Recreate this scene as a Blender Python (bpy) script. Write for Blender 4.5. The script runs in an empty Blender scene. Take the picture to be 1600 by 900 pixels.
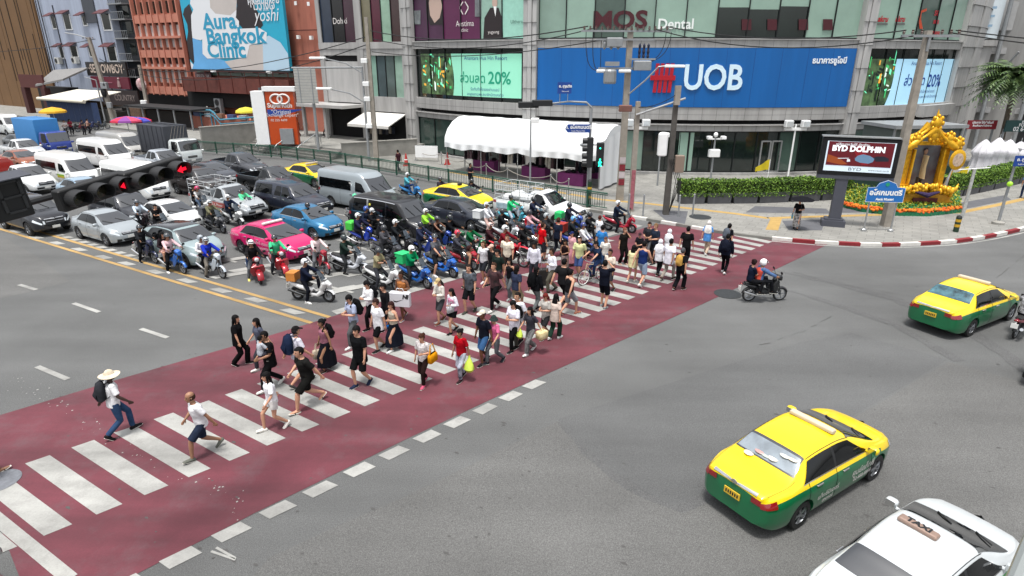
import bpy,bmesh,math,random,os
import numpy as np
from mathutils import Vector,Matrix
random.seed(7)
rad = math.radians
SC = bpy.context.scene
COL = SC.collection
F_PX,PITCH,ROLL,CAM_H = 958.4,rad(20.635),rad(-0.144),8.645
_cp,_sp,_cr,_sr = math.cos(PITCH),math.sin(PITCH),math.cos(ROLL),math.sin(ROLL)
_X,_F,_D = Vector((1,0,0)),Vector((0,_cp,-_sp)),Vector((0,-_sp,-_cp))
RIGHT,DOWN = _X * _cr + _D * _sr,-_X * _sr + _D * _cr
cam_data = bpy.data.cameras.new('camera')
cam = bpy.data.objects.new('camera',cam_data)
COL.objects.link(cam)
m = Matrix.Identity(4)
for i in range(3):
 m[i][0],m[i][1],m[i][2] = RIGHT[i],-DOWN[i],-_F[i]
m[2][3] = CAM_H
cam.matrix_world = m
cam_data.sensor_width = 36
cam_data.lens = F_PX / 1600 * 36
cam_data.clip_start = 0.1
cam_data.clip_end = 3000
SC.camera = cam
SUN_EL,SUN_AZ = 76,200           # bright overcast, sun high behind the cloud
world = bpy.data.worlds.new('World')
SC.world = world
world.use_nodes = True
nt = world.node_tree
bg = nt.nodes['Background']
sky = nt.nodes.new('ShaderNodeTexSky')
sky.sky_type = 'NISHITA'
sky.sun_disc = False
sky.sun_elevation = rad(SUN_EL)
sky.sun_rotation = rad(SUN_AZ)
sky.air_density = 1.0
sky.dust_density = 3.5
sky.ozone_density = 1.0
hs = nt.nodes.new('ShaderNodeHueSaturation')
hs.inputs['Saturation'].default_value = 0.22
nt.links.new(sky.outputs[0],hs.inputs['Color'])
nt.links.new(hs.outputs[0],bg.inputs[0])
bg.inputs[1].default_value = 0.092
sun_d = bpy.data.lights.new('sun','SUN')
sun_d.energy = 1.5
sun_d.angle = rad(10)
sun_d.color = (1.0,0.965,0.92)
sun = bpy.data.objects.new('sun',sun_d)
COL.objects.link(sun)
_az = rad(SUN_AZ)
_sdir = Vector((math.sin(_az) * math.cos(rad(SUN_EL)),math.cos(_az) * math.cos(rad(SUN_EL)),math.sin(rad(SUN_EL))))
sun.rotation_euler = _sdir.to_track_quat('Z','Y').to_euler()
sun.location = (0,-20,60)
vs = SC.view_settings
vs.view_transform = 'Standard'
vs.look = 'None'
vs.exposure = 1.4
vs.gamma = 1
vs.use_curve_mapping = False
SC.cycles.max_bounces = 6
SC.cycles.diffuse_bounces = 3
SC.cycles.glossy_bounces = 3
SC.cycles.transparent_max_bounces = 6
SC.cycles.use_denoising = True
def ray(u,v):
 return (RIGHT * ((u - 800) / F_PX) + DOWN * ((v - 450) / F_PX) + _F)
def G(u,v,z=0.0):
 """the point of the horizontal level z that the photograph shows at (u, v)"""
 d = ray(u,v)
 t = (z - CAM_H) / d.z
 return Vector((d.x * t,d.y * t,z))
def ZAT(v,p):
 """height above the spot p at which the photograph's row v is reached"""
 a = DOWN * ((v - 450) / F_PX) + _F
 y = p[1]
 return CAM_H + y * a.z / a.y
def lin(h):
 h = h.lstrip('#')
 o = []
 for i in (0,2,4):
  c = int(h[i:i + 2],16) / 255
  o.append(c / 12.92 if c <= 0.04045 else ((c + 0.055) / 1.055) ** 2.4)
 return tuple(o)
_MATS = {}
def M(name,col,rough=0.6,metal=0.0,coat=0.0,emit=0.0,vary=0.0,scale=3.0,spec=0.5,bump=0.0,col2=None,bscale=None,streak=False):
 if name in _MATS:
  return _MATS[name]
 if isinstance(col,str):
  col = lin(col)
 mt = bpy.data.materials.new(name)
 mt.use_nodes = True
 n,l = mt.node_tree.nodes,mt.node_tree.links
 b = n['Principled BSDF']
 b.inputs['Base Color'].default_value = (*col,1)
 b.inputs['Roughness'].default_value = rough
 b.inputs['Metallic'].default_value = metal
 b.inputs['Coat Weight'].default_value = coat
 b.inputs['Coat Roughness'].default_value = 0.04
 b.inputs['Specular IOR Level'].default_value = spec
 if emit:
  b.inputs['Emission Color'].default_value = (*col,1)
  b.inputs['Emission Strength'].default_value = emit
 if vary or bump:
  tc = n.new('ShaderNodeTexCoord')
  nz = n.new('ShaderNodeTexNoise')
  nz.inputs['Scale'].default_value = scale
  nz.inputs['Detail'].default_value = 5
  nz.inputs['Roughness'].default_value = 0.6
  if streak:
   mp = n.new('ShaderNodeMapping')
   mp.inputs['Scale'].default_value = (1,1,.1)
   l.new(tc.outputs['Object'],mp.inputs['Vector'])
   l.new(mp.outputs[0],nz.inputs['Vector'])
  else:
   l.new(tc.outputs['Object'],nz.inputs['Vector'])
  if vary:
   rp = n.new('ShaderNodeValToRGB')
   d = tuple(max(0,c * (1 - vary)) for c in col)
   e = tuple(min(1,c * (1 + vary * 0.7)) for c in col) if col2 is None else (lin(col2) if isinstance(col2,str) else col2)
   rp.color_ramp.elements[0].color = (*d,1)
   rp.color_ramp.elements[0].position = 0.3
   rp.color_ramp.elements[1].color = (*e,1)
   rp.color_ramp.elements[1].position = 0.7
   l.new(nz.outputs['Fac'],rp.inputs[0])
   l.new(rp.outputs[0],b.inputs['Base Color'])
  if bump:
   bp = n.new('ShaderNodeBump')
   bp.inputs['Strength'].default_value = bump
   bp.inputs['Distance'].default_value = 0.02
   if bscale:
    nb = n.new('ShaderNodeTexNoise')
    nb.inputs['Scale'].default_value = bscale
    nb.inputs['Detail'].default_value = 3
    l.new(tc.outputs['Object'],nb.inputs['Vector'])
    l.new(nb.outputs['Fac'],bp.inputs['Height'])
   else:
    l.new(nz.outputs['Fac'],bp.inputs['Height'])
   l.new(bp.outputs[0],b.inputs['Normal'])
 _MATS[name] = mt
 return mt
def paint(h,metal=0.25):
 return M('paint_' + h,h,0.32,metal,coat=0.7,vary=0.05,scale=2)
def cloth(h):
 return M('cloth_' + h,h,0.95,spec=0.05,vary=0.28,scale=6,bump=0.7,bscale=11)
def flat(h,rough=0.55):
 return M('plain_' + h,h,rough,vary=0.06,scale=4)
MET = M('galvanised_steel','#a8aaab',0.42,0.75,vary=0.12)
GREYM = M('grey_painted_metal','#8b8e90',0.5,0.2,vary=0.12)
CHROME = M('chrome','#d8d8d8',0.14,1.0)
BLACKP = M('black_plastic','#17181a',0.5,vary=0.1)
RUBBER = M('tyre_rubber','#161617',0.85,vary=0.15,scale=9)
GLASSD = M('tinted_glass','#0b0f13',0.03,spec=1.0,coat=1.0)
GLASSD.node_tree.nodes['Principled BSDF'].inputs['IOR'].default_value = 1.75
WHITEP = M('white_paint','#e6e7e6',0.5,vary=0.05)
GLASSB = M('dark_side_glass','#07090b',0.05,spec=0.45)
LAMPW = M('headlamp_lens','#cfd6da',0.12,0.3,coat=1)
LAMPR = M('tail_lamp_lens','#7c0a12',0.15,coat=1)
AMBER = M('amber_lens','#c8650f',0.15,coat=1)
PLATEW = M('white_number_plate','#d9d9d4',0.5)
PLATEY = M('yellow_number_plate','#caa62f',0.5)
DARKIN = M('dark_interior','#0c0d0e',0.9)
CONC = M('concrete','#8c8a84',0.85,vary=0.18,scale=1.3,bump=0.2,bscale=14)
POLEC = M('weathered_concrete_pole','#918a80',0.9,vary=0.2,scale=2.5)
class MB:
 def __init__(s):
  s.v,s.f,s.m = [],[],[]
 def add(s,vs,fs,m=0):
  o = len(s.v)
  s.v += [tuple(p) for p in vs]
  s.f += [tuple(i + o for i in f) for f in fs]
  s.m += [m] * len(fs)
  return s
 def box(s,c,d,rz=0,m=0,taper=1.0,rot=None):
  x,y,z = d[0] / 2,d[1] / 2,d[2] / 2
  P = [Vector((sx * x * (taper if sz > 0 else 1),sy * y * (taper if sz > 0 else 1),sz * z)) for sz in (-1,1) for sy in (-1,1) for sx in (-1,1)]
  R = rot if rot is not None else Matrix.Rotation(rz,3,'Z')
  P = [R @ p + Vector(c) for p in P]
  return s.add(P,[(0,2,3,1),(4,5,7,6),(0,1,5,4),(2,6,7,3),(0,4,6,2),(1,3,7,5)],m)
 def rbox(s,c,d,b=0.03,rz=0,m=0):
  """box with chamfered vertical and top edges"""
  x,y,z = d[0] / 2,d[1] / 2,d[2] / 2
  b = min(b,x * .9,y * .9,z * .9)
  def ring(ix,zz):
   X,Y = x - ix,y - ix
   k = b * .6
   return [(X,-Y + k,zz),(X,Y - k,zz),(X - k,Y,zz),(-X + k,Y,zz),(-X,Y - k,zz),(-X,-Y + k,zz),(-X + k,-Y,zz),(X - k,-Y,zz)]
  R = Matrix.Rotation(rz,3,'Z')
  rings = [[R @ Vector(p) + Vector(c) for p in ring(i,zz)] for i,zz in ((b * .5,-z),(0,-z + b * .5),(0,z - b),(b * .35,z - b * .35),(b,z))]
  return s.loft(rings,m)
 def loft(s,rings,m=0,cap=True,closed=True):
  n = len(rings[0])
  o = []
  for r in rings:
   o += list(r)
  fs = []
  for i in range(len(rings) - 1):
   for j in range(n if closed else n - 1):
    k = (j + 1) % n
    fs.append((i * n + j,i * n + k,(i + 1) * n + k,(i + 1) * n + j))
  if cap:
   fs.append(tuple(reversed(range(n))))
   fs.append(tuple(range((len(rings) - 1) * n,len(rings) * n)))
  return s.add(o,fs,m)
 def tube(s,pts,r,n=8,m=0,cap=True,flat_=1.0,up=None):
  pts = [Vector(p) for p in pts]
  rs = r if isinstance(r,(list,tuple)) else [r] * len(pts)
  rings = []
  pu = None
  for i,p in enumerate(pts):
   t = (pts[min(i + 1,len(pts) - 1)] - pts[max(i - 1,0)])
   if t.length < 1e-9:
    t = Vector((0,0,1))
   t.normalize()
   a = up if up is not None else (pu if pu is not None else (Vector((0,0,1)) if abs(t.z) < .9 else Vector((1,0,0))))
   a = Vector(a)
   sd = a.cross(t)
   if sd.length < 1e-5:
    sd = Vector((0,1,0)).cross(t)
   sd.normalize()
   w = t.cross(sd).normalized()
   pu = w
   rr = rs[i]
   ry,rz = rr if isinstance(rr,(tuple,list)) else (rr,rr * flat_)
   rings.append([p + sd * (ry * math.cos(2 * math.pi * k / n)) + w * (rz * math.sin(2 * math.pi * k / n)) for k in range(n)])
  return s.loft(rings,m,cap)
 def lathe(s,prof,n=16,c=(0,0,0),m=0,cap=True,axis='Z',a0=0):
  rings = []
  for r,z in prof:
   ring = []
   for k in range(n):
    a = 2 * math.pi * k / n + a0
    if axis == 'Z':
     ring.append(Vector((r * math.cos(a),r * math.sin(a),z)) + Vector(c))
    elif axis == 'Y':
     ring.append(Vector((r * math.sin(a),z,r * math.cos(a))) + Vector(c))
    else:
     ring.append(Vector((z,r * math.cos(a),r * math.sin(a))) + Vector(c))
   rings.append(ring)
  return s.loft(rings,m,cap)
 def ball(s,c,r,n=10,k=6,m=0):
  rx,ry,rz = r if isinstance(r,(tuple,list)) else (r,r,r)
  rings = []
  for i in range(k + 1):
   ph = math.pi * (i / k)
   q = max(math.sin(ph),0.02)
   rings.append([(c[0] + rx * q * math.cos(2 * math.pi * j / n),c[1] + ry * q * math.sin(2 * math.pi * j / n),c[2] - rz * math.cos(ph)) for j in range(n)])
  return s.loft(rings,m)
 def prism(s,poly,z0,z1,m=0,mtop=None):
  n = len(poly)
  a = sum(poly[i][0] * poly[(i + 1) % n][1] - poly[(i + 1) % n][0] * poly[i][1] for i in range(n))
  if a < 0:
   poly = poly[::-1]
  P = [(p[0],p[1],z0) for p in poly] + [(p[0],p[1],z1) for p in poly]
  s.add(P,[(i,(i + 1) % n,n + (i + 1) % n,n + i) for i in range(n)] + [tuple(reversed(range(n)))],m)
  s.add([(p[0],p[1],z1) for p in poly],[tuple(range(n))],m if mtop is None else mtop)
  return s
 def sheet(s,poly,z,m=0):
  n = len(poly)
  a = sum(poly[i][0] * poly[(i + 1) % n][1] - poly[(i + 1) % n][0] * poly[i][1] for i in range(n))
  if a < 0:
   poly = poly[::-1]
  return s.add([(p[0],p[1],z) for p in poly],[tuple(range(n))],m)
 def grid(s,P,m=0,thick=0.0):
  """P: rows of points"""
  r,c = len(P),len(P[0])
  o = [p for row in P for p in row]
  return s.add(o,[(i * c + j,i * c + j + 1,(i + 1) * c + j + 1,(i + 1) * c + j) for i in range(r - 1) for j in range(c - 1)],m)
 def mesh(s,name,mats,smooth=None):
  me = bpy.data.meshes.new(name)
  me.from_pydata(s.v,[],s.f)
  for mt in (mats if isinstance(mats,(list,tuple)) else [mats]):
   me.materials.append(mt)
  if any(s.m):
   me.polygons.foreach_set('material_index',s.m)
  me.validate()
  if smooth:
   me.shade_smooth()
   me.set_sharp_from_angle(angle=rad(smooth))
  me.update()
  return me
 def build(s,name,mats,parent=None,loc=None,rz=0,smooth=None):
  return link(name,s.mesh(name,mats,smooth),parent,loc,rz)
def link(name,me,parent=None,loc=None,rz=0):
 o = bpy.data.objects.new(name,me)
 COL.objects.link(o)
 if parent is not None:
  o.parent = parent
 if loc is not None:
  o.location = loc
 if rz:
  o.rotation_euler = (0,0,rz)
 return o
def tag(o,label=None,cat=None,group=None,kind=None):
 if label: o['label'] = label
 if cat: o['category'] = cat
 if group: o['group'] = group
 if kind: o['kind'] = kind
 return o
def empty(name,label,cat,loc=(0,0,0),rz=0,group=None):
 o = link(name,None,None,loc,rz)
 o.empty_display_size = 0.3
 return tag(o,label,cat,group)
def struct(o):
 o['kind'] = 'structure'
 return o
def setmat(o,i,mt):
 s = o.material_slots[i]
 s.link = 'OBJECT'
 s.material = mt
FONT_CACHE = {}
def text_mb(txt,size,mb=None,bold=0.0,align='CENTER',depth=0.0,shear=0.0,xs=1.0):
 """flat outline of a piece of writing in the XY plane, as (verts, faces)"""
 k = (txt,size,bold,align,depth,shear,xs)
 if k not in FONT_CACHE:
  cu = bpy.data.curves.new('lettering','FONT')
  cu.body = txt
  cu.size = size
  cu.align_x = align
  cu.align_y = 'CENTER'
  cu.offset = bold
  cu.shear = shear
  cu.extrude = depth
  cu.resolution_u = 3
  ob = bpy.data.objects.new('lettering',cu)
  COL.objects.link(ob)
  dg = bpy.context.evaluated_depsgraph_get()
  dg.update()
  me = bpy.data.meshes.new_from_object(ob.evaluated_get(dg))
  vs = [Vector((v.co.x * xs,v.co.y,v.co.z)) for v in me.vertices]
  fs = [tuple(p.vertices) for p in me.polygons]
  bpy.data.objects.remove(ob)
  bpy.data.curves.remove(cu)
  bpy.data.meshes.remove(me)
  FONT_CACHE[k] = (vs,fs)
 return FONT_CACHE[k]
def letters(name,txt,size,mt,parent,loc,rx=math.pi / 2,rz=0.0,**kw):
 """writing stood upright (rx=90 deg) facing -Y, turned by rz, as a part of its sign"""
 vs,fs = text_mb(txt,size,**kw)
 me = bpy.data.meshes.new(name)
 R = Matrix.Rotation(rz,3,'Z') @ Matrix.Rotation(rx,3,'X')
 me.from_pydata([R @ v + Vector(loc) for v in vs],[],fs)
 me.materials.append(mt)
 me.update()
 return link(name,me,parent)
# ================================================================== ROAD AND PAVEMENTS
def asphalt_mat():
 mt = bpy.data.materials.new('worn_asphalt')
 mt.use_nodes = True
 n,l = mt.node_tree.nodes,mt.node_tree.links
 b = n['Principled BSDF']
 b.inputs['Roughness'].default_value = 0.86
 tc = n.new('ShaderNodeTexCoord')
 def noise(sc,det=4,rough=0.6,vec=None):
  q = n.new('ShaderNodeTexNoise')
  q.inputs['Scale'].default_value = sc
  q.inputs['Detail'].default_value = det
  q.inputs['Roughness'].default_value = rough
  l.new(vec if vec is not None else tc.outputs['Object'],q.inputs['Vector'])
  return q.outputs['Fac']
 def ramp(src,a,ca,b_,cb):
  r = n.new('ShaderNodeValToRGB')
  r.color_ramp.elements[0].position,r.color_ramp.elements[0].color = a,(ca,ca,ca,1)
  r.color_ramp.elements[1].position,r.color_ramp.elements[1].color = b_,(cb,cb,cb,1)
  l.new(src,r.inputs[0])
  return r.outputs[0]
 def mul(x,y):
  q = n.new('ShaderNodeMix')
  q.data_type = 'RGBA'
  q.blend_type = 'MULTIPLY'
  q.inputs[0].default_value = 1
  l.new(x,q.inputs[6])
  l.new(y,q.inputs[7])
  return q.outputs[2]
 mp = n.new('ShaderNodeMapping')
 mp.inputs['Rotation'].default_value = (0,0,rad(31.5))
 mp.inputs['Scale'].default_value = (0.09,0.8,1)
 l.new(tc.outputs['Object'],mp.inputs['Vector'])
 mp2 = n.new('ShaderNodeMapping')
 mp2.inputs['Rotation'].default_value = (0,0,rad(8))
 mp2.inputs['Scale'].default_value = (0.1,0.55,1)
 l.new(tc.outputs['Object'],mp2.inputs['Vector'])
 a = ramp(noise(0.16,5),0.3,0.78,0.7,1.15)
 s1 = ramp(noise(1.0,4,0.5,mp.outputs[0]),0.3,0.88,0.7,1.08)
 s2 = ramp(noise(1.3,4,0.5,mp2.outputs[0]),0.35,0.93,0.6,1.03)
 g = mul(ramp(noise(26,6,0.8),0.25,0.62,0.75,1.34),ramp(noise(75,2,0.5),0.34,0.6,0.66,1.42))
 sp = ramp(noise(2.6,6,0.7),0.66,1.0,0.78,0.72)
 rgb = n.new('ShaderNodeRGB')
 rgb.outputs[0].default_value = (0.100,0.102,0.101,1)
 o = mul(mul(mul(mul(mul(rgb.outputs[0],a),s1),g),sp),s2)
 l.new(o,b.inputs['Base Color'])
 bp = n.new('ShaderNodeBump')
 bp.inputs['Strength'].default_value = 0.35
 bp.inputs['Distance'].default_value = 0.01
 l.new(noise(60,3),bp.inputs['Height'])
 l.new(bp.outputs[0],b.inputs['Normal'])
 return mt,rgb
ASPH,_ = asphalt_mat()
ASPH2,_r = asphalt_mat()
_r.outputs[0].default_value = (0.103,0.103,0.100,1)
ASPH3,_r = asphalt_mat()
_r.outputs[0].default_value = (0.108,0.108,0.105,1)
def worn_paint(name,h,under,wear=0.35,sc=1.4):
 """road paint worn through in blotches and scuffs"""
 mt = M(name,h,0.75)
 n,l = mt.node_tree.nodes,mt.node_tree.links
 b = n['Principled BSDF']
 tc = n.new('ShaderNodeTexCoord')
 def nz(s,d):
  q = n.new('ShaderNodeTexNoise')
  q.inputs['Scale'].default_value = s
  q.inputs['Detail'].default_value = d
  q.inputs['Roughness'].default_value = 0.7
  l.new(tc.outputs['Object'],q.inputs['Vector'])
  return q.outputs['Fac']
 r1 = n.new('ShaderNodeValToRGB')
 c = lin(h)
 r1.color_ramp.elements[0].position,r1.color_ramp.elements[0].color = 0.3,(*[x * 0.78 for x in c],1)
 r1.color_ramp.elements[1].position,r1.color_ramp.elements[1].color = 0.7,(*[x * 1.12 for x in c],1)
 l.new(nz(0.7,6),r1.inputs[0])
 mp = n.new('ShaderNodeMapping')
 mp.inputs['Rotation'].default_value = (0,0,rad(31.5))
 mp.inputs['Scale'].default_value = (.1,.9,1)
 l.new(tc.outputs['Object'],mp.inputs['Vector'])
 nq = n.new('ShaderNodeTexNoise')
 nq.inputs['Scale'].default_value = 1.1
 nq.inputs['Detail'].default_value = 5
 l.new(mp.outputs[0],nq.inputs['Vector'])
 rq = n.new('ShaderNodeValToRGB')
 rq.color_ramp.elements[0].position,rq.color_ramp.elements[0].color = .32,(.66,.66,.66,1)
 rq.color_ramp.elements[1].position,rq.color_ramp.elements[1].color = .6,(1.08,1.08,1.08,1)
 l.new(nq.outputs['Fac'],rq.inputs[0])
 r2 = n.new('ShaderNodeValToRGB')
 r2.color_ramp.elements[0].position,r2.color_ramp.elements[0].color = 0.5,(0,0,0,1)
 r2.color_ramp.elements[1].position,r2.color_ramp.elements[1].color = 0.8,(wear,wear,wear,1)
 l.new(nz(sc,8),r2.inputs[0])
 g = n.new('ShaderNodeValToRGB')
 g.color_ramp.elements[0].position,g.color_ramp.elements[0].color = 0.25,(.86,.86,.86,1)
 g.color_ramp.elements[1].position,g.color_ramp.elements[1].color = 0.75,(1.1,1.1,1.1,1)
 l.new(nz(30,4),g.inputs[0])
 mx = n.new('ShaderNodeMix')
 mx.data_type = 'RGBA'
 l.new(r2.outputs[0],mx.inputs[0])
 l.new(r1.outputs[0],mx.inputs[6])
 mx.inputs[7].default_value = (*lin(under),1)
 m2 = n.new('ShaderNodeMix')
 m2.data_type = 'RGBA'
 m2.blend_type = 'MULTIPLY'
 m2.inputs[0].default_value = 1
 l.new(mx.outputs[2],m2.inputs[6])
 l.new(g.outputs[0],m2.inputs[7])
 m3 = n.new('ShaderNodeMix')
 m3.data_type = 'RGBA'
 m3.blend_type = 'MULTIPLY'
 m3.inputs[0].default_value = 1
 l.new(m2.outputs[2],m3.inputs[6])
 l.new(rq.outputs[0],m3.inputs[7])
 l.new(m3.outputs[2],b.inputs['Base Color'])
 return mt
RED = worn_paint('oxide_red_road_paint','#602b35','#5b474b',0.85,0.9)
WLINE = worn_paint('white_road_paint','#9a9a96','#6f6c6a',0.7,1.8)
YLINE = worn_paint('yellow_road_paint','#a98a55','#7b766a',0.6,2.2)
PAVE = M('pavement_slabs','#878681',0.85,vary=0.16,scale=1.1,bump=0.15,bscale=25)
def slabs():
 mt = PAVE
 n,l = mt.node_tree.nodes,mt.node_tree.links
 b = n['Principled BSDF']
 src = b.inputs['Base Color'].links[0].from_socket
 tc = n.new('ShaderNodeTexCoord')
 mp = n.new('ShaderNodeMapping')
 mp.inputs['Rotation'].default_value = (0,0,rad(31.5))
 l.new(tc.outputs['Object'],mp.inputs['Vector'])
 br = n.new('ShaderNodeTexBrick')
 br.inputs['Scale'].default_value = 1.0
 br.inputs['Brick Width'].default_value = 0.8
 br.inputs['Row Height'].default_value = 0.4
 br.inputs['Mortar Size'].default_value = 0.012
 br.inputs['Color1'].default_value = (1,1,1,1)
 br.inputs['Color2'].default_value = (0.82,0.82,0.82,1)
 br.inputs['Mortar'].default_value = (0.5,0.5,0.5,1)
 l.new(mp.outputs[0],br.inputs['Vector'])
 mx = n.new('ShaderNodeMix')
 mx.data_type = 'RGBA'
 mx.blend_type = 'MULTIPLY'
 mx.inputs[0].default_value = 1
 l.new(src,mx.inputs[6])
 l.new(br.outputs['Color'],mx.inputs[7])
 l.new(mx.outputs[2],b.inputs['Base Color'])
slabs()
g = MB().sheet([(-500,-300),(500,-300),(500,700),(-500,700)],0)
struct(g.build('road',ASPH))
g = MB().sheet([G(*p) for p in [(420,872),(520,825),(620,782),(745,722),(872,658),(915,705),(960,742),(1010,775),(1060,795),(1122,768),(1250,700),(1382,626),(1430,596),(1482,566),(1545,582),(1600,598),(1760,700),(1760,1010),(300,1010)]],0.004)
struct(g.build('road_patch',ASPH2))
g = MB().sheet([G(*p) for p in [(-120,372),(8,372),(60,402),(110,440),(40,458),(-120,492)]],0.004)
struct(g.build('road_patch',ASPH3))
ASPHD,_r = asphalt_mat()
_r.outputs[0].default_value = (0.090,0.091,0.091,1)
g = MB()
rr = random.Random(12)
for path,wd in (([(1215,424),(1300,440),(1400,468),(1520,520),(1640,600)],.55),([(1225,452),(1290,470),(1400,508),(1520,575)],.4),([(872,660),(915,707),(960,744),(1012,777),(1060,796),(1125,769),(1190,733)],.26)):
 P = [G(*q) for q in path]
 L,R = [],[]
 for a,b in zip(P,P[1:]):
  d = (b - a).normalized()
  nn = Vector((-d.y,d.x,0))
  n = int((b - a).length / .4)
  for i in range(n):
   q = a.lerp(b,i / n)
   t = 1 if 2 < len(L) else .3
   L.append(q + nn * (wd * t * rr.uniform(.35,.6)))
   R.append(q - nn * (wd * t * rr.uniform(.35,.6)))
 g.grid([[Vector((p.x,p.y,.006)) for p in L],[Vector((p.x,p.y,.006)) for p in R]][::-1])
struct(g.build('tyre_darkened_asphalt',ASPHD))
ASPHM,_r = asphalt_mat()
_r.outputs[0].default_value = (0.091,0.093,0.093,1)
struct(MB().sheet([G(*p) for p in [(872,655),(916,704),(960,741),(1012,774),(1060,792),(1122,765),(1250,697),(1382,622),(1480,562),(1420,545),(1330,520),(1250,535),(1120,575),(985,618)]],.002).build('road_patch',ASPHM))
CDIR = Vector((0.7325,0.681,0))          # along the crossing
TDIR = Vector((0.8542,-0.52,0))          # along the traffic
UP_E = [(-60,668),(0,649),(182,594),(400,531),(515,496),(640,458),(800,412),(950,372),(1030,350)]
LO_E = [(1300,379),(1120,465),(1010,515),(800,609),(640,684),(400,801),(222,893),(60,978)]
g = MB().sheet([G(*p) for p in UP_E + [(1090,358),(1150,368),(1206,376)] + LO_E],0.008)
struct(g.build('crossing',RED))
g = MB()
w = 0.46
for k in range(-2,34):
 p0 = Vector((-11.01,11.58,0)) + Vector((0.724,0.690,0)) * (0.880 * k)
 q0 = Vector((-8.65,9.66,0)) + Vector((0.736,0.677,0)) * (0.8675 * (k + 1))
 if k > 29:
  p0 = p0.lerp(q0,0.12 * (k - 29))
 g.sheet([p0,p0 + CDIR * w,q0,q0 - CDIR * w],0.012)
struct(g.build('crossing_stripe',WLINE))
g = MB()
for k in range(-2,11):
 p = Vector((-6.44,8.72,0)) + Vector((0.7235,0.690,0)) * (0.93 * k)
 q = p + Vector((0.7235,0.690,0)) * 0.56
 j = Vector((random.uniform(-.02,.02),random.uniform(-.02,.02),0))
 g.sheet([p + j,q + j,q + TDIR * .34,p + TDIR * .34 + j],0.012)
def strip(a,b,w,mb,dash=None,gap=0.0,z=0.012):
 d = (b - a).normalized()
 nrm = Vector((-d.y,d.x,0)) * (w / 2)
 L = (b - a).length
 t = 0
 while t < L - 1e-3:
  e = min(L,t + (dash or L))
  p,q = a + d * t,a + d * e
  mb.sheet([p + nrm,q + nrm,q - nrm,p - nrm],z)
  t = e + gap
for a,b in [((58,573),(106,593)),((115,474),(155,488)),((220,514),(262,528)),((30,445),(57,453))]:
 strip(G(*a),G(*b),0.16,g)
strip(G(-60,765),G(110,905),0.24,g)
strip(G(338,856),G(368,873),0.05,g)
strip(G(330,862),G(368,875),0.05,g)
st = [G(522,489),G(640,455),G(800,408),G(940,370),G(1000,352)]
for k,(a,b) in enumerate(zip(st,st[1:])):
 strip(a,b,0.42,g,z=.0116 + k * .0002)
for u,v in [(26,362),(57,371),(89,380),(124,390),(162,402),(198,412),(243,425),(292,439),(345,454),(400,469),(457,487)]:
 c = G(u,v)
 g.sheet([c - TDIR * .5 - CDIR * .16,c + TDIR * .35 - CDIR * .16,c + TDIR * .5 + CDIR * .16,c - TDIR * .35 + CDIR * .16],0.012)
for i in range(14):
 c = G(42,354).lerp(G(214,405),i / 13) + CDIR * .12
 g.sheet([c - TDIR * .3 - CDIR * .15,c + TDIR * .2 - CDIR * .15,c + TDIR * .3 + CDIR * .15,c - TDIR * .2 + CDIR * .15],0.012)
for u,v in [(600,470),(735,425),(850,392),(930,352)]:
 strip(G(u,v) - TDIR * 22,G(u,v),0.14,g,2.4,1.2,.0108)
for hk,(u,v) in enumerate([(400,418),(530,400),(560,372),(520,430),(760,352),(770,372),(830,405),(690,352),(790,332),(600,405),(330,340),(430,395),(575,425),(640,412),(700,402),(745,395),(460,420),(850,425),(930,380),(905,352),(560,300),(372,428),(452,410),(478,428),(520,455),(545,392),(585,408),(625,380),(655,420),(715,372),(800,395),(870,405),(885,380),(300,395),(350,408),(555,450)]):
 c = G(u,v)
 g.sheet([c - CDIR * .95 - TDIR * .42,c + CDIR * .95 - TDIR * .05,c + CDIR * .95 + TDIR * .42,c - CDIR * .95 + TDIR * .05],0.0125 + hk * .0004)
struct(g.build('road_markings',WLINE))
g = MB()
strip(G(-90,331),G(487,505),0.17,g)
strip(G(20,350),G(515,496),0.17,g)
struct(g.build('yellow_road_lines',YLINE))
g = MB()
rr = random.Random(3)
for i in range(95):
 t = rr.random()
 c = G(20,590).lerp(G(395,802),t) + CDIR * rr.gauss(0,.16) + TDIR * rr.gauss(0,.12)
 a = rr.uniform(.008,.032)
 k = rr.uniform(.5,1.3)
 g.sheet([c + Vector((a,0,0)),c + Vector((0,a * k,0)),c + Vector((-a * .8,a * .2,0)),c + Vector((-.1 * a,-a * k,0))],0.0105)
struct(g.build('paint_flecks',WLINE))
g = MB()
for i in range(240):
 c = G(rr.uniform(60,1580),rr.uniform(400,890))
 a = rr.uniform(.01,.045)
 k = rr.uniform(.4,2.5)
 g.sheet([c + TDIR * a * k,c + CDIR * a,c - TDIR * a * k * .7,c - CDIR * a * .8],0.0115)
for path in ([(1240,425),(1300,442),(1380,456),(1440,466)],[(1300,495),(1250,520),(1190,540)],[(1570,500),(1540,450),(1600,400)]):
 for a,b in zip(path,path[1:]):
  a,b = G(*a),G(*b)
  n = max(2,int((b - a).length / .35))
  P = [a.lerp(b,i / n) + Vector((rr.gauss(0,.025),rr.gauss(0,.025),0)) for i in range(n + 1)]
  for p,q in zip(P,P[1:]):
   if rr.random() < .8: strip(p,q,rr.uniform(.006,.026),g,z=.0118)
struct(g.build('tar_spots',M('tar','#474645',.85)))
IRON = M('cast_iron_cover','#35383a',0.7,0.3,vary=0.3,scale=14,bump=0.5)
def disc(name,u,v,r,z,mt,label):
 o = MB().lathe([(r,0),(r,.006),(r * .93,.010),(0.001,.010)],28,(0,0,0)).build(name,mt,None,G(u,v,z))
 return tag(o,label,'manhole cover')
disc('manhole_cover',1137,459,.52,.012,IRON,'dark round manhole cover at the lower edge of the red crossing')
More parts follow.
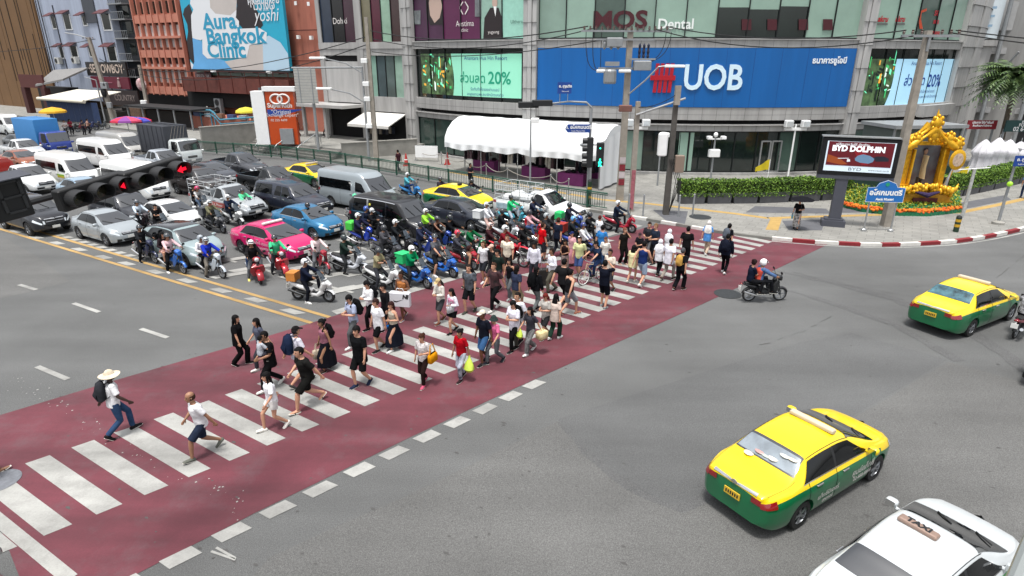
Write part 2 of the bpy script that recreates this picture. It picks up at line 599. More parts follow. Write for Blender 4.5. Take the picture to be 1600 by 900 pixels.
disc('manhole_cover',-3,752,.42,.013,M('worn_iron','#6d7076',.7,.2,vary=.25,scale=8),'grey round manhole cover on the red crossing at the far left')
disc('manhole_cover',1094,339,.62,.132,IRON,'dark grated manhole cover in the pavement by the dropped kerb')
KERB = [(-260,152),(-60,172),(100,190),(240,209),(350,226),(480,248),(590,263),(700,283),(790,303),(880,324),(1010,345),(1130,366),(1206,375),(1260,380),(1310,383),(1355,385),(1400,385),(1450,383),(1500,379),(1550,371),(1600,360),(1680,340),(1800,315)]
kp = [G(u,v) for u,v in KERB]
g = MB().prism([(p.x,p.y) for p in kp] + [(160,70),(160,400),(-400,400),(-400,200)],-0.02,0.13)
struct(g.build('pavement',PAVE))
def kerb_run(name,pts,mats,L,z=0.15,pick=None):
 g = MB()
 i = 0
 seq = [pts[0]]
 for a,b in zip(pts,pts[1:]):
  n = max(1,round((b - a).length / L))
  for k in range(1,n + 1):
   seq.append(a.lerp(b,k / n))
 for a,b in zip(seq,seq[1:]):
  d = (b - a).normalized()
  nn = Vector((d.y,-d.x,0))
  q = [a + nn * .03,b + nn * .03,b - nn * .18,a - nn * .18]
  g.prism([(p.x,p.y) for p in q],0.0,z,m=pick(i) if pick else 0)
  i += 1
 return struct(g.build(name,mats))
KERBG = M('grey_kerb_stone','#73726d',.85,vary=.2,scale=2)
KW = M('white_kerb_paint','#c9c7c1',.7,vary=.12,scale=3)
KR = M('red_kerb_paint','#7d1c24',.7,vary=.18,scale=3)
kerb_run('kerb',kp[:9],[KERBG],2.0)
kerb_run('kerb',kp[8:12],[KERBG,KW],0.95,.152,lambda i: (i % 2))
kerb_run('kerb',kp[11:13],[KERBG],1.0,.136)
KC = []
ctrl = kp[12:]
for i in range(len(ctrl) - 1):
 p0,p1,p2,p3 = ctrl[max(i - 1,0)],ctrl[i],ctrl[i + 1],ctrl[min(i + 2,len(ctrl) - 1)]
 for k in range(8):
  t = k / 8
  KC.append(.5 * ((2 * p1) + (p2 - p0) * t + (2 * p0 - 5 * p1 + 4 * p2 - p3) * t * t + (3 * p1 - p0 - 3 * p2 + p3) * t ** 3))
res = [KC[0]]
acc = 0
for a,b in zip(KC,KC[1:]):
 acc += (b - a).length
 if acc >= 0.92:
  res.append(b)
  acc = 0
kerb_run('kerb',res,[KW,KR],5,.16,lambda i: i % 2)
g = MB()
for a,b in zip(res,res[1:]):
 d = (b - a).normalized()
 nn = Vector((d.y,-d.x,0))
 g.sheet([a + nn * .18,b + nn * .18,b + nn * .3,a + nn * .3],.012)
struct(g.build('edge_line',WLINE))
TACT = M('yellow_tactile_paving','#a5884f',.85,vary=.15,scale=4,bump=.3,bscale=30)
g = MB()
tp = [G(u,v,.13) for u,v in [(700,268),(860,298),(940,312),(1010,318),(1080,326),(1150,334),(1200,341),(1290,338),(1400,335),(1500,332),(1560,320),(1640,302)]]
for a,b in zip(tp,tp[1:]):
 strip(a,b,0.42,g,z=0.1345)
g.sheet([G(u,v,.13) for u,v in [(1205,340),(1222,341),(1216,360),(1196,359)]],0.1375)
struct(g.build('tactile_strip',TACT))
g = MB()
for q in [[(1180,322),(1290,326),(1300,334),(1165,332)],[(1300,325),(1370,323),(1375,331),(1305,333)],[(1222,345),(1290,343),(1284,360),(1232,360)],[(1020,328),(1075,330),(1070,350),(1040,344)],[(1470,322),(1570,305),(1580,312),(1500,328)]]:
 g.sheet([G(u,v,.13) for u,v in q],.1342)
struct(g.build('paving_slab',M('dark_paving','#55565a',.85,vary=.15,scale=2)))
# ================================================================== BUILDINGS
BC,BR = Vector((16.58,80.45,0)),33.0
def ANG(u,v,R=BR):
 d = ray(u,v)
 ox,oy = -BC.x,-BC.y
 a = d.x ** 2 + d.y ** 2
 b = 2 * (ox * d.x + oy * d.y)
 c = ox * ox + oy * oy - R * R
 t = (-b - math.sqrt(max(b * b - 4 * a * c,0))) / (2 * a)
 return math.atan2(d.y * t - BC.y,d.x * t - BC.x),CAM_H + d.z * t
def CP(a,R,z):
 return Vector((R * math.cos(a),R * math.sin(a),z))
def arc_solid(mb,r0,r1,a0,a1,z0,z1,m=0):
 n = max(1,int(abs(a1 - a0) / rad(2.2)) + 1)
 rings = []
 for i in range(n + 1):
  a = a0 + (a1 - a0) * i / n
  rings.append([CP(a,r1,z0),CP(a,r1,z1),CP(a,r0,z1),CP(a,r0,z0)])
 return mb.loft(rings,m)
def arc_sheet(mb,r,a0,a1,z0,z1,m=0,seg=2.2):
 n = max(1,int(abs(a1 - a0) / rad(seg)) + 1)
 return mb.grid([[CP(a0 + (a1 - a0) * i / n,r,z) for i in range(n + 1)] for z in (z0,z1)],m)
CLAD = M('grey_stone_cladding','#9b9a98',0.6,vary=0.22,scale=1.6,bump=0.05,streak=True)
CLADL = M('pale_metal_cladding','#b0afad',0.45,0.2,vary=0.16,scale=1.8,streak=True)
JOINT = M('cladding_joint','#4f4f4e',0.8)
SLOT = M('shadow_gap','#0f0f10',0.9)
PALEG = M('window_with_pale_blind','#8aa597',0.12,spec=0.7,vary=0.12,scale=0.4)
PALEG2 = M('window_with_grey_blind','#7c9488',0.1,spec=0.7,vary=0.15,scale=0.5)
DARKG = M('dark_green_glass','#18211f',0.07,spec=0.8,vary=0.4,scale=0.35)
MIDG = M('mid_green_glass','#44564e',0.08,spec=0.8,vary=0.3,scale=0.4)
FRAME = M('black_window_frame','#15191a',0.45,0.3)
UBLUE = M('blue_signboard','#055a9f',0.35,vary=0.1,scale=1.2,streak=True)
UWHITE = M('white_acrylic_letters','#cfe6f2',0.3)
URED = M('red_acrylic','#a50f22',0.35)
bank = empty('bank_building','curved grey bank building with a long blue signboard and dark ground floor glass','building',BC)
aC0 = ANG(632,60)[0]
aL0,aL1 = ANG(645,60)[0],ANG(819,60)[0]
aM0,aM1 = ANG(840,60)[0],ANG(1362,40)[0]
aM1 = (ANG(1340,75)[0])
aR0,aR1 = ANG(1359,75)[0],ANG(1500,80)[0]
aE = ANG(1545,60)[0]
ZT = 16.0
g = MB()
arc_solid(g,20,32.45,aC0,aE,0.0,ZT)
g.build('core',SLOT,bank)
g = MB()
for z0,z1,r in ((0.13,.3,33.0),(3.42,3.92,32.9),(4.24,5.15,33.0),(9.31,9.86,33.0)):
 arc_solid(g,32.3,r,aC0,aE,z0,z1)
arc_solid(g,32.3,33,aC0,aE,14.2,ZT)
g.build('wall',[CLAD],bank)
g = MB()
def jy(mb,a,z0,z1,r=33.004,w=0.02):
 arc_sheet(mb,r,a - w / r / 2,a + w / r / 2,z0,z1)
for i in range(60):
 a = aC0 + (aE - aC0) * i / 59
 jy(g,a,4.24,5.15)
 jy(g,a + .012,9.31,9.86)
 jy(g,a,3.42,3.92,32.905)
arc_sheet(g,33.004,aC0,aE,4.62,4.635)
g.build('joint',JOINT,bank)
g = MB()
arc_solid(g,32.0,33.08,aC0,aE,3.86,3.93)
arc_solid(g,32.0,33.10,aC0,aE,9.86,9.93)
g.build('cornice',CLADL,bank)
for a0,a1 in ((aC0,aL0),(aL1,aM0),(aM1,aR0),(aR1,aE)):
 g = MB()
 wdt = a1 - a0
 for k in range(3):
  arc_solid(g,32.2,33.22 + .06 * (k == 1),a0 + wdt * (k / 3 + .02),a0 + wdt * ((k + 1) / 3 - .02),0.13,ZT)
 arc_solid(g,32.2,33.12,a0,a1,0.13,ZT)
 pil = g.build('pilaster',[CLADL],bank)
 g = MB()
 for z in (1.6,3.1,4.7,6.3,7.9,9.5,11.1,12.7):
  arc_solid(g,33.0,33.30,a0 + .0005,a1 - .0005,z,z + .025)
 g.build('joint',JOINT,pil)
def glaze(a0,a1,z0,z1,mats,parent=bank,name='window',r=32.72,w=None):
 n = len(mats)
 for i,mm in enumerate(mats):
  b0,b1 = a0 + (a1 - a0) * i / n,a0 + (a1 - a0) * (i + 1) / n
  wn = MB()
  if isinstance(mm,tuple):
   zc = z0 + (z1 - z0) * mm[2]
   arc_sheet(wn,r,b0,b1,z0,zc,0)
   arc_sheet(wn,r + .004,b0,b1,zc,z1,1)
   wo = wn.build(name,[mm[1],mm[0]],parent)
  else:
   arc_sheet(wn,r,b0,b1,z0,z1)
   wo = wn.build(name,mm,parent)
  fr = MB()
  e = .035 / r
  arc_solid(fr,r - .02,r + .09,b0 - e,b0 + e,z0,z1)
  arc_solid(fr,r - .02,r + .06,b0 + e,b1 - e,z0,z0 + .1)
  arc_solid(fr,r - .02,r + .06,b0 + e,b1 - e,z1 - .08,z1)
  fr.build('frame',FRAME,wo)
def bent(name,txt,size,mt,parent,u,v,R,bold=0.0,align='CENTER',depth=0.03,xs=1.0,shear=0.0):
 """letters wrapped onto the curved front"""
 a0,z0 = ANG(u,v,R)
 vs,fs = text_mb(txt,size,bold=bold,align=align,depth=depth,xs=xs,shear=shear)
 me = bpy.data.meshes.new(name)
 me.from_pydata([CP(a0 + p.x / R,R + p.z,z0 + p.y) for p in vs],[],fs)
 me.materials.append(mt)
 return link(name,me,parent)
glaze(aM0,aM1,9.93,14.2,[PALEG2,PALEG,MIDG,PALEG2,PALEG,PALEG,(PALEG,DARKG,.48),(PALEG,DARKG,.45),(PALEG,DARKG,.5),PALEG,PALEG])
POST1 = M('purple_poster','#45233f',.4,vary=.2,scale=.6)
POST2 = M('plum_poster','#571f45',.4,vary=.08,scale=.6)
POST3 = M('teal_poster','#8fb0a2',.4,vary=.1)
POST4 = M('mint_poster','#96c9b8',.4,vary=.08)
glaze(aL0,aL1,9.93,14.2,[POST1,POST1,POST2,POST2,POST3,POST4])
glaze(aR0,aR1,9.93,14.2,[PALEG,PALEG,MIDG,PALEG2,PALEG])
def patch(name,pts,mt,R=32.75,parent=bank):
 """a flat cut-out stuck on the curved glass, outline given in the photograph"""
 P = []
 for u,v in pts:
  a,z = ANG(u,v,R)
  P.append(CP(a,R,z))
 g = MB().add(P,[tuple(range(len(P)))])
 return g.build(name,mt,parent)
SKINP = M('printed_skin','#b9a093',.5)
HAIRP = M('printed_dark_hair','#231a1c',.5)
PGREY = M('printed_grey','#73787a',.5,vary=.4,scale=1.5)
patch('poster_picture',[(665,-20),(690,-20),(692,38),(672,39),(666,20)],HAIRP)
patch('poster_picture',[(672,-10),(686,-12),(691,10),(687,28),(679,36),(672,24),(670,5)],SKINP,32.758)
patch('poster_picture',[(644,17),(657,16),(657,38),(644,38)],PGREY,32.757)
patch('poster_picture',[(755,62),(757,28),(766,12),(779,12),(785,30),(786,62)],HAIRP,32.757)
patch('poster_picture',[(769,-8),(777,-8),(777,8),(773,13),(769,8)],SKINP,32.761)
patch('poster_picture',[(771,10),(776,10),(774,26)],WHITEP,32.765)
patch('poster_picture',[(742,-10),(752,-10),(752,26),(742,26)],PGREY,32.757)
PW = M('printed_white','#d8d2cf',.5)
for s,q in ((1,0),(-1,0)):
 cx = 725
 patch('poster_emblem',[(cx + s * 2,2),(cx + s * 7,10),(cx + s * 7,14),(cx + s * 2,23),(cx + s * 1,22),(cx + s * 5.6,13),(cx + s * 5.6,11),(cx + s * 1,3)],PW,32.757)
bent('poster_lettering','Aestima',.62,PW,bank,726,37,32.757,depth=0)
bent('poster_lettering','clinic',.4,PW,bank,726,47,32.757,depth=0)
bent('poster_lettering','yugyung',.34,PW,bank,771,50,32.77,depth=0)
bent('poster_lettering','Ulthera',.36,M('printed_grey_text','#4c6a63',.5),bank,807,34,32.757,depth=0)
MRED = M('dark_red_letters','#430d18',.5)
bent('window_lettering','MOS',1.6,MRED,bank,968,32,32.76,bold=.05,depth=.02,xs=1.22)
bent('window_lettering','Dental',.95,M('white_letters','#dfe5e2',.5),bank,1056,38,32.76,bold=.02,depth=.02)
for u,ch in ((1167,'k'),(1207,'i'),(1256,'r'),(1294,'a')):
 patch('window_lettering',[(u - 8,30),(u + 7,30),(u + 7,47),(u - 8,47)],MRED,32.80)
for u in (1380,1407):
 bent('window_lettering','akru',.55,URED,bank,u,30,32.76,bold=.02,depth=0,shear=.15)
 patch('window_lettering',[(u - 9,36),(u + 7,36),(u + 7,39),(u - 9,39)],M('printed_small_text','#5b5f5b',.6),32.757)
patch('window_lettering',[(1437,45),(1435,28),(1438,17),(1448,13),(1448,17),(1440,20),(1439,30),(1442,45)],M('orange_logo','#b5421c',.5),32.757)
bent('window_lettering','รอ',.6,URED,bank,1464,20,32.757,bold=.02,depth=0)
bent('window_lettering','ยนต',.45,URED,bank,1463,34,32.757,bold=.02,depth=0)
bent('window_lettering','A TSTIEEE',.45,URED,bank,1458,53,32.76,bold=.02,depth=0)
sg = MB()
arc_solid(sg,32.6,33.05,aM0 + .002,aM1 - .002,5.17,9.29)
sgn = sg.build('signboard',UBLUE,bank)
g = MB()
for i in range(1,12):
 jy(g,aM0 + (aM1 - aM0) * i / 12,5.18,9.28,33.054,.025)
g.build('panel_seam',M('signboard_seam','#083a78',.5),sgn)
for i in range(4):
 u = 1024 + i * 7.7
 patchpts = []
 gg = MB()
 a,z = ANG(u,122,33.09)
 n = 3
 w_ = .125
 P = []
 for (du,dz) in ((-w_,-1.02),(w_,-1.02),(w_ + .1,1.02),(-w_ + .1,1.02)):
  P += [CP(a + du / 33.1,33.06,z + dz),CP(a + du / 33.1,33.14,z + dz)]
 gg.add(P,[(1,3,5,7),(0,2,3,1),(2,4,5,3),(4,6,7,5),(6,0,1,7)])
 gg.build('emblem_bar',URED,sgn)
a0,z0 = ANG(1016,121.5,33.1)
a1,_z = ANG(1055,121.5,33.1)
gg = MB()
arc_solid(gg,33.06,33.17,a0,a1,z0 - .17,z0 + .17)
gg.build('emblem_bar',URED,sgn)
bent('sign_lettering','UOB',2.45,UWHITE,sgn,1114,123,33.09,bold=.05,depth=.05,xs=.84)
bent('sign_lettering','ธนาคารยูโอบี',.56,M('white_lettering','#e8eef2',.4),sgn,1297,95,33.07,bold=.015,depth=.01)
def lit(name,h,e):
 return M(name,h,.3,emit=e)
def screen(a0,a1,lu,ru,tv,bv,title_u,big_u,small,tint):
 wn = MB()
 arc_sheet(wn,32.7,a0,a1,5.17,9.29)
 wo = wn.build('window',DARKG,bank)
 fr = MB()
 for i in range(7):
  b = a0 + (a1 - a0) * i / 6
  arc_solid(fr,32.72,32.80,b - .0006,b + .0006,5.17,9.29)
 fr.build('mullion',FRAME,wo)
 sc = MB()
 l0,zt = ANG(lu[0],tv,32.72)
 r1,zb = ANG(ru,bv,32.72)
 m0 = ANG(lu[1],tv,32.72)[0]
 arc_sheet(sc,32.715,l0,m0,zb,zt,0)
 so = sc.build('display_screen',M('screen_market_photo','#1d3a30',.3,vary=.8,scale=1.3,col2='#6d8f5d',emit=.0),wo)
 rs = random.Random(int(lu[0]))
 cols = [lit('screen_mint','#5fc79b',.5),lit('screen_amber','#b9862f',.5),lit('screen_green','#2f8f4f',.5),lit('screen_white','#b8c9bd',.5),lit('screen_night','#10201c',.1)]
 for k in range(46):
  g = MB()
  aa = l0 + (m0 - l0) * rs.uniform(.03,.93)
  zz = zb + (zt - zb) * rs.betavariate(1.5,1.6)
  ww,hh = rs.uniform(.08,.45),rs.uniform(.05,.22)
  if k % 3 == 0: ww,hh = hh,ww * 2
  sl = rs.uniform(-.25,.1)
  rr_ = 32.722 + k * .0004
  g.add([CP(aa,rr_,zz),CP(aa + ww / 33,rr_,zz + sl),CP(aa + ww / 33,rr_,zz + hh + sl),CP(aa,rr_,zz + hh)],[(0,1,2,3)])
  g.build('screen_picture',cols[rs.choice([0,0,1,2,3,4,4])],so)
 g = MB()
 n = 12
 L = []
 for i in range(n + 1):
  t = i / n
  off = .16 * math.sin(t * math.pi * 1.4) + .5 * (t - 1) * tint[2]
  L.append([CP(m0 + off / 33 + (r1 - m0 - off / 33) * j / 8,32.765,zb + (zt - zb) * t) for j in range(9)])
 g.grid(L)
 so2 = g.build('screen_panel',lit('screen_' + tint[0],tint[0],.16),so)
 T = lit('screen_text_' + tint[1],tint[1],.12)
 N = lit('screen_text_navy','#1c3f7a',.12)
 bent('screen_lettering','Anantara Hua Hin Resort',.43,N,so2,title_u,tv + 7,32.78,depth=0)
 bent('screen_lettering','ส่วนลด',1.0,T,so2,big_u[0],big_u[2],32.78,bold=.015,depth=0)
 bent('screen_lettering','20%',1.35,T,so2,big_u[1],big_u[2],32.78,bold=.02,depth=0)
 bent('screen_lettering','รับทันทีเมื่อจองผ่านแอป',.32,N,so2,small,bv - 14,32.78,depth=0)
 bent('screen_lettering','ลดสูงสุดเฉพาะสมาชิกบัตรเครดิต',.3,N,so2,small,bv - 6,32.78,depth=0)
screen(aL0 + .004,aL1 - .004,(657,707),815,84,154,757,(738,780,123),757,('#86c9ae','#178a6c',0))
screen(aR0 + .004,aR1 - .006,(1347,1403),1488,92,157,1450,(1430,1460,127),1446,('#a3cfe6','#153a86',1))
g = MB()
arc_solid(g,33.0,33.5,ANG(1433,175)[0],ANG(1480,175)[0],4.15,5.05)
g.build('sign_box',CLADL,bank)
gf = [DARKG] * 3 + [(DARKG,DARKG,.5),PALEG2,DARKG,DARKG,DARKG,DARKG,DARKG,DARKG,MIDG,DARKG,DARKG]
glaze(aL0,aL1,.3,3.42,[M('green_glass','#2c3f39',.08,spec=.8,vary=.2,scale=.5)] * 3 + [DARKG] * 2,name='shopfront_pane')
glaze(aM0,aM1,.3,3.42,gf,name='shopfront_pane')
glaze(aR0,aR1,.3,3.42,[MIDG,DARKG,MIDG,DARKG],name='shopfront_pane')
for u0,u1 in ((1062,1074),(1077,1083),(1060,1061)):
 g = MB()
 arc_sheet(g,32.735,ANG(u0,240)[0],ANG(u1,240)[0],.4,3.3)
 g.build('curtain',PALEG,bank)
for u0,u1 in ((1190,1204),(1207,1221)):
 a0,a1 = ANG(u0,240)[0],ANG(u1,240)[0]
 g = MB()
 for b in (a0,a1):
  arc_solid(g,32.75,32.84,b - .0016,b + .0016,.3,2.7)
 arc_solid(g,32.75,32.84,a0,a1,2.62,2.72)
 arc_solid(g,32.75,32.84,a0,a1,.31,.42)
 dr = g.build('door',MET,bank)
 g = MB()
 arc_solid(g,32.86,32.9,a1 - .0035,a1 - .0025,1.0,1.6)
 g.build('handle',CHROME,dr)
g = MB()
cc = CP(aE,33.0,0)
g.lathe([(1.6,0.13),(1.6,9.7),(1.9,9.7),(1.9,10.2),(1.4,10.2),(1.4,16)],20,(cc.x,cc.y + 1.1,0))
g.box((cc.x + 7,cc.y + 9,8),(14,14,16),rz=rad(28))
g.build('corner_tower',CLAD,bank,smooth=40)
g = MB()
g.lathe([(1.75,10.3),(1.75,14.5)],24,(cc.x,cc.y + 1.1,0))
lb = g.build('light_box',M('white_sign_film','#c9d3d8',.35,vary=.05),bank,smooth=40)
g = MB()
for z in (12.9,12.2,11.4):
 g.box((cc.x - .45,cc.y - .75,z),(.9,.06,.2),rz=rad(-25))
g.build('sign_lettering',M('pale_blue_print','#8aa6bd',.5),lb)
g = MB()
a0 = ANG(1512,150)[0]
arc_solid(g,33.1,33.3,a0,a0 + .006,4.2,7.6)
g.build('vent_slot',SLOT,bank)
WO = CP(aC0,33.0,0) + BC
WR = rad(-31.5)
def WL(u,v,off=0.0,org=WO,rot=WR):
 """pixel -> (x along the wall, z) on the vertical plane through org turned by rot"""
 d = ray(u,v)
 ax,n = Vector((math.cos(rot),math.sin(rot),0)),Vector((math.sin(rot),-math.cos(rot),0))
 o = org + n * off
 t = (o - Vector((0,0,CAM_H))).dot(n) / d.dot(n)
 p = Vector((0,0,CAM_H)) + d * t
 return (p - org).dot(ax),p.z
wing = empty('bank_wing','flat grey end wing of the bank with tinted upper windows and a white shop awning','building',WO,WR)
xL = WL(498,60)[0]
g = MB()
g.box((xL / 2,4.2,8),(-xL,8,15.9))
g.build('core',SLOT,wing)
g = MB()
def wbox(mb,x0,x1,z0,z1,d=.25,m=0,base=0.0):
 mb.box(((x0 + x1) / 2,-d / 2 + .2 - base,(z0 + z1) / 2),(abs(x1 - x0),d + .0,z1 - z0),m=m)
xa,xb = WL(567,60)[0],WL(557,60)[0]
wbox(g,xL,0,9.35,9.95,.34)
wbox(g,xL,0,8.75,9.33,.26)
wbox(g,xL,xL + .55,0.9,8.74,.3)
wbox(g,xL,xL + .5,9.96,16,.3)
wbox(g,xb,xa,0.9,16,.32)
wbox(g,-.35,.1,0.9,16,.3)
wbox(g,xa,-.35,3.6,5.0,.25)
wbox(g,xa,xa + .35,5.0,8.74,.25)
g.build('wall',CLAD,wing)
g = MB()
wbox(g,xL + .56,xb - .01,4.3,8.2,.2)
g.build('blank_panel',CLADL,wing)
for x0,x1,z0,z1,cols in ((xL + .5,xb,9.96,14.4,['#2a3444','#17171a','#3b2330']),(xa,-.35,9.96,14.4,['#6f6a55','#4d1a2c','#8aa894','#3d2b2c']),(xa + .35,-.35,5.0,8.74,['#7fa092','#3f4d50','#52605e','#8da99a'])):
 n = len(cols)
 for i,h in enumerate(cols):
  a,b = x0 + (x1 - x0) * i / n,x0 + (x1 - x0) * (i + 1) / n
  g = MB()
  g.box(((a + b) / 2,.12,(z0 + z1) / 2),(b - a - .06,.04,z1 - z0))
  wo = g.build('window',M('wing_glass_' + h,h,.1,spec=.7,vary=.25,scale=.5),wing)
  g = MB()
  g.box((a,.08,(z0 + z1) / 2),(.07,.12,z1 - z0))
  g.build('frame',FRAME,wo)
letters('window_lettering','Dohki',.8,PW,wing,(WL(530,33)[0],.085,WL(530,33)[1]))
g = MB()
g.box(((xL + xb) / 2 - .8,-1.3,4.05),(xb - xL + 2.2,3.2,.28))
g.build('canopy',CLADL,wing)
g = MB()
for x in (xL - .5,xL + 2.6):
 MB().box((x,-2.5,2.4),(.28,.28,3.0)).build('canopy_post',CLAD,wing)
g = MB()
x0,x1 = WL(572,185)[0],WL(634,170)[0]
g.add([(x0,.0,3.5),(x1,.0,3.5),(x1,-2.6,2.55),(x0,-2.6,2.55),(x0,-2.6,2.3),(x1,-2.6,2.3),(x0,.0,3.42),(x1,.0,3.42),(x1,-2.58,2.47),(x0,-2.58,2.47)],[(0,3,2,1),(3,4,5,2),(6,7,8,9),(0,6,9,3),(1,2,8,7)])
g.build('awning',M('white_awning_fabric','#c7c5c0',.8,vary=.08),wing)
g = MB()
for i in range(9):
 g.box((x0 + .4 + i * .42,-.25,1.9),(.3,.12,random.uniform(.6,1.1)),m=i % 3)
g.build('hanging_goods',[cloth('#4a4a50'),cloth('#8d857a'),cloth('#2c2f38')],wing)
PLF = [G(425,237),G(538,250),G(654,242),G(700,262),G(655,226)]
W0,W1 = G(538,250),G(654,242)
nrm = Vector((-.515,-.857,0))
SLp = G(400,232)
deck = [SLp,W0,W1,W1 + Vector((3,5,0)),CP(aC0 + .1,33.6,0) + BC,WO - nrm * 1,WO + Vector((-math.cos(WR),-math.sin(WR),0)) * -xL + nrm * .3 * 0,SLp + Vector((4,8,0)),SLp + Vector((-3,2,0))]
deck = [SLp,W0,W1,W1 + Vector((2.0,2.6,0)),WO + nrm * .3,WO + Vector((math.cos(WR),math.sin(WR),0)) * (xL - 3),SLp + Vector((-1,6,0))]
g = MB().prism([(p.x,p.y) for p in deck],0.1,0.92)
struct(g.build('plaza',PAVE))
g = MB()
for k in range(1,5):
 q = [SLp,W0 - (W0 - SLp).normalized() * .3,W0 - (W0 - SLp).normalized() * .3 + nrm * .36 * k,SLp + nrm * .36 * k]
 g.prism([(p.x,p.y) for p in q],0.1,0.92 - .17 * k,mtop=0)
struct(g.build('steps',[M('step_stone','#6f6c68',.85,vary=.15)]))
def wall_between(name,a,b,h,t,mt,label,z0=.1):
 d = (b - a)
 g = MB().box((d.length / 2,0,h / 2),(d.length,t,h))
 g.box((d.length / 2,0,h + .04),(d.length + .08,t + .1,.08))
 o = g.build(name,mt,None,Vector((a.x,a.y,z0)),math.atan2(d.y,d.x))
 return tag(o,label,'wall')
wall_between('plaza_wall',W0 + nrm * .2,W1 + nrm * .2,1.35,.3,CONC,'low pale concrete wall around the raised plaza by the white awning')
RAILW = M('stainless_handrail','#b9bbbc',.3,.8)
for i,(u,v) in enumerate([(418,238),(448,241),(482,244)]):
 a = G(u,v)
 g = MB()
 p0,p1 = a + nrm * 1.0 + Vector((0,0,1.0)),a - nrm * 1.0 + Vector((0,0,1.85))
 g.tube([p0 + nrm * .3 + Vector((0,0,-.3)),p0,p1,p1 - nrm * .6,p1 - nrm * .7 + Vector((0,0,-.9))],.045,8)
 g.box((p0.x,p0.y,.55),(.05,.05,.95))
 g.box((p1.x,p1.y,1.35),(.05,.05,.95))
 o = g.build('handrail',RAILW)
 tag(o,['steel handrail on the plaza steps, the one nearest the orange booth','steel handrail in the middle of the plaza steps','steel handrail on the plaza steps nearest the concrete wall'][i],'handrail','handrails on the plaza steps')
FO = G(236,147,3.5)
FO.z = 0
FR = rad(-31.0)
def FX(u,v,off=0.0):
 return WL(u,v,off,FO,FR)
BRICK = M('terracotta_render','#a06251',.8,vary=.18,scale=1.5,streak=True)
BRICKL = M('light_terracotta','#b57663',.8,vary=.16,scale=1.5,streak=True)
BRICKD = M('dark_brick','#5c2f27',.85,vary=.25,scale=1.5)
terra = empty('terracotta_building','terracotta office block with finned window rows behind a large blue clinic billboard','building',FO,FR)
xW = FX(500,60)[0]
g = MB()
g.box((xW / 2,6.3,11.5),(xW,12,16))
g.box((xW / 2 + 6,6.6,1.8),(xW - 12,12,3.5))
g.build('wall',BRICK,terra)
xF = FX(292,80)[0]
zl = [(14.3,17.5),(9.9,11.6),(5.2,6.9)]
def band(mb,x0,x1,z0,z1,d,y=0.0,m=0):
 mb.box(((x0 + x1) / 2,y - d / 2,(z0 + z1) / 2),(x1 - x0,d,z1 - z0),m=m)
NB = 7
for r,v_rows in enumerate([(0,22),(40,74),(100,128)]):
 vt,vb = v_rows
 z1,z0 = FX(240,vt)[1],FX(240,vb)[1]
 if r == 0: z1 = 15.5
 for i in range(NB):
  a,b = xF * i / NB,xF * (i + 1) / NB
  g = MB()
  band(g,a + .2,b - .2,z0,z1,.05,.22 - .25)
  wo = g.build('window',M('white_window_film','#b8b2ae',.4,vary=.12) if r else DARKG,terra)
  g = MB()
  band(g,a + .2,b - .2,z0 - .08,z0,.14,-.03)
  g.build('sill',BRICKL,wo)
  if r:
   g = MB()
   ct = z1 + .15
   band(g,a + .12,b - .12,ct,ct + .75,.04,-.035,0)
   g.build('vent_panel',M('dark_recess','#2a1a17',.9),wo)
g = MB()
for i in range(NB + 1):
 x = xF * i / NB
 g.box((x,-.25,10),(.2,.5,13.0))
g.build('fin',BRICKL,terra)
g = MB()
for vtop in (30,84,140):
 z = FX(240,vtop)[1]
 band(g,-.1,xF,z - .5,z + .5,.38,0)
for vtop in (57,104):
 z = FX(240,vtop)[1] - .3
 band(g,-.1,xF,z,z + .3,.62,-.02)
g.build('spandrel',BRICKL,terra)
g = MB()
for v in (48,96):
 z = FX(480,v)[1]
 band(g,FX(445,v)[0],xW,z,z + .12,.1)
g.build('string_course',BRICKD,terra)
g = MB()
for u,v in ((462,5),(482,6)):
 x,z = FX(u,v)
 band(g,x - .2,x + .2,z - .2,z + .2,.05)
for u,v in ((468,58),(488,59)):
 x,z = FX(u,v)
 band(g,x - .18,x + .18,z - .2,z + .2,.3)
g.build('wall_light',WHITEP,terra)
g = MB()
x0,x1 = FX(305,140)[0],FX(470,140)[0]
z0,z1 = FX(380,145)[1],FX(380,122)[1]
band(g,x0,x1,z0,z1,1.6)
g.build('brick_parapet',BRICKD,terra)
g = MB()
for i in range(9):
 x = x0 + (x1 - x0) * i / 8
 band(g,x - .04,x + .04,z0,z1 + .8,.05,-1.62)
band(g,x0,x1,z1 + .75,z1 + .8,.05,-1.68)
g.build('balcony_rail',M('rusty_red_steel','#5a2721',.6,.3),terra)
g = MB()
for i in range(4):
 x = x0 + 1.2 + (x1 - x0 - 2) * i / 4
 band(g,x,x + (x1 - x0) / 4 - .7,z1 + .25,z1 + 1.5,.06,-.06)
g.build('window',PALEG2,terra)
g = MB()
band(g,x0 - 1,x1 - 6,z0 - 1.9,z0 - .02,.3,-.3,0)
g.build('dark_shopfront',DARKIN,terra)
g = MB()
x,z = FX(352,165)
g.rbox((x,-.9,z),(1.3,.5,1.9),.05)
ac = g.build('air_conditioner',GREYM,terra)
g = MB()
for dz in (.45,-.45):
 g.lathe([(.4,0),(.4,-.03)],18,(x,-1.16,z + dz),axis='Y')
g.build('fan_grille',BLACKP,ac)
g = MB()
x,z = FX(318,121,.5)
g.box((x,-.5,z),(3.4,.1,1.3))
pl = g.build('phone_sign',M('brown_signboard','#5f474a',.6,vary=.1),terra)
letters('sign_lettering','090-576-1538',.46,PW,pl,(x,-.56,z + .2))
letters('sign_lettering','098-582-6608',.46,PW,pl,(x,-.56,z - .3))
bb = empty('billboard','huge turquoise clinic billboard with a figure in white on the terracotta wall','billboard',FO,FR)
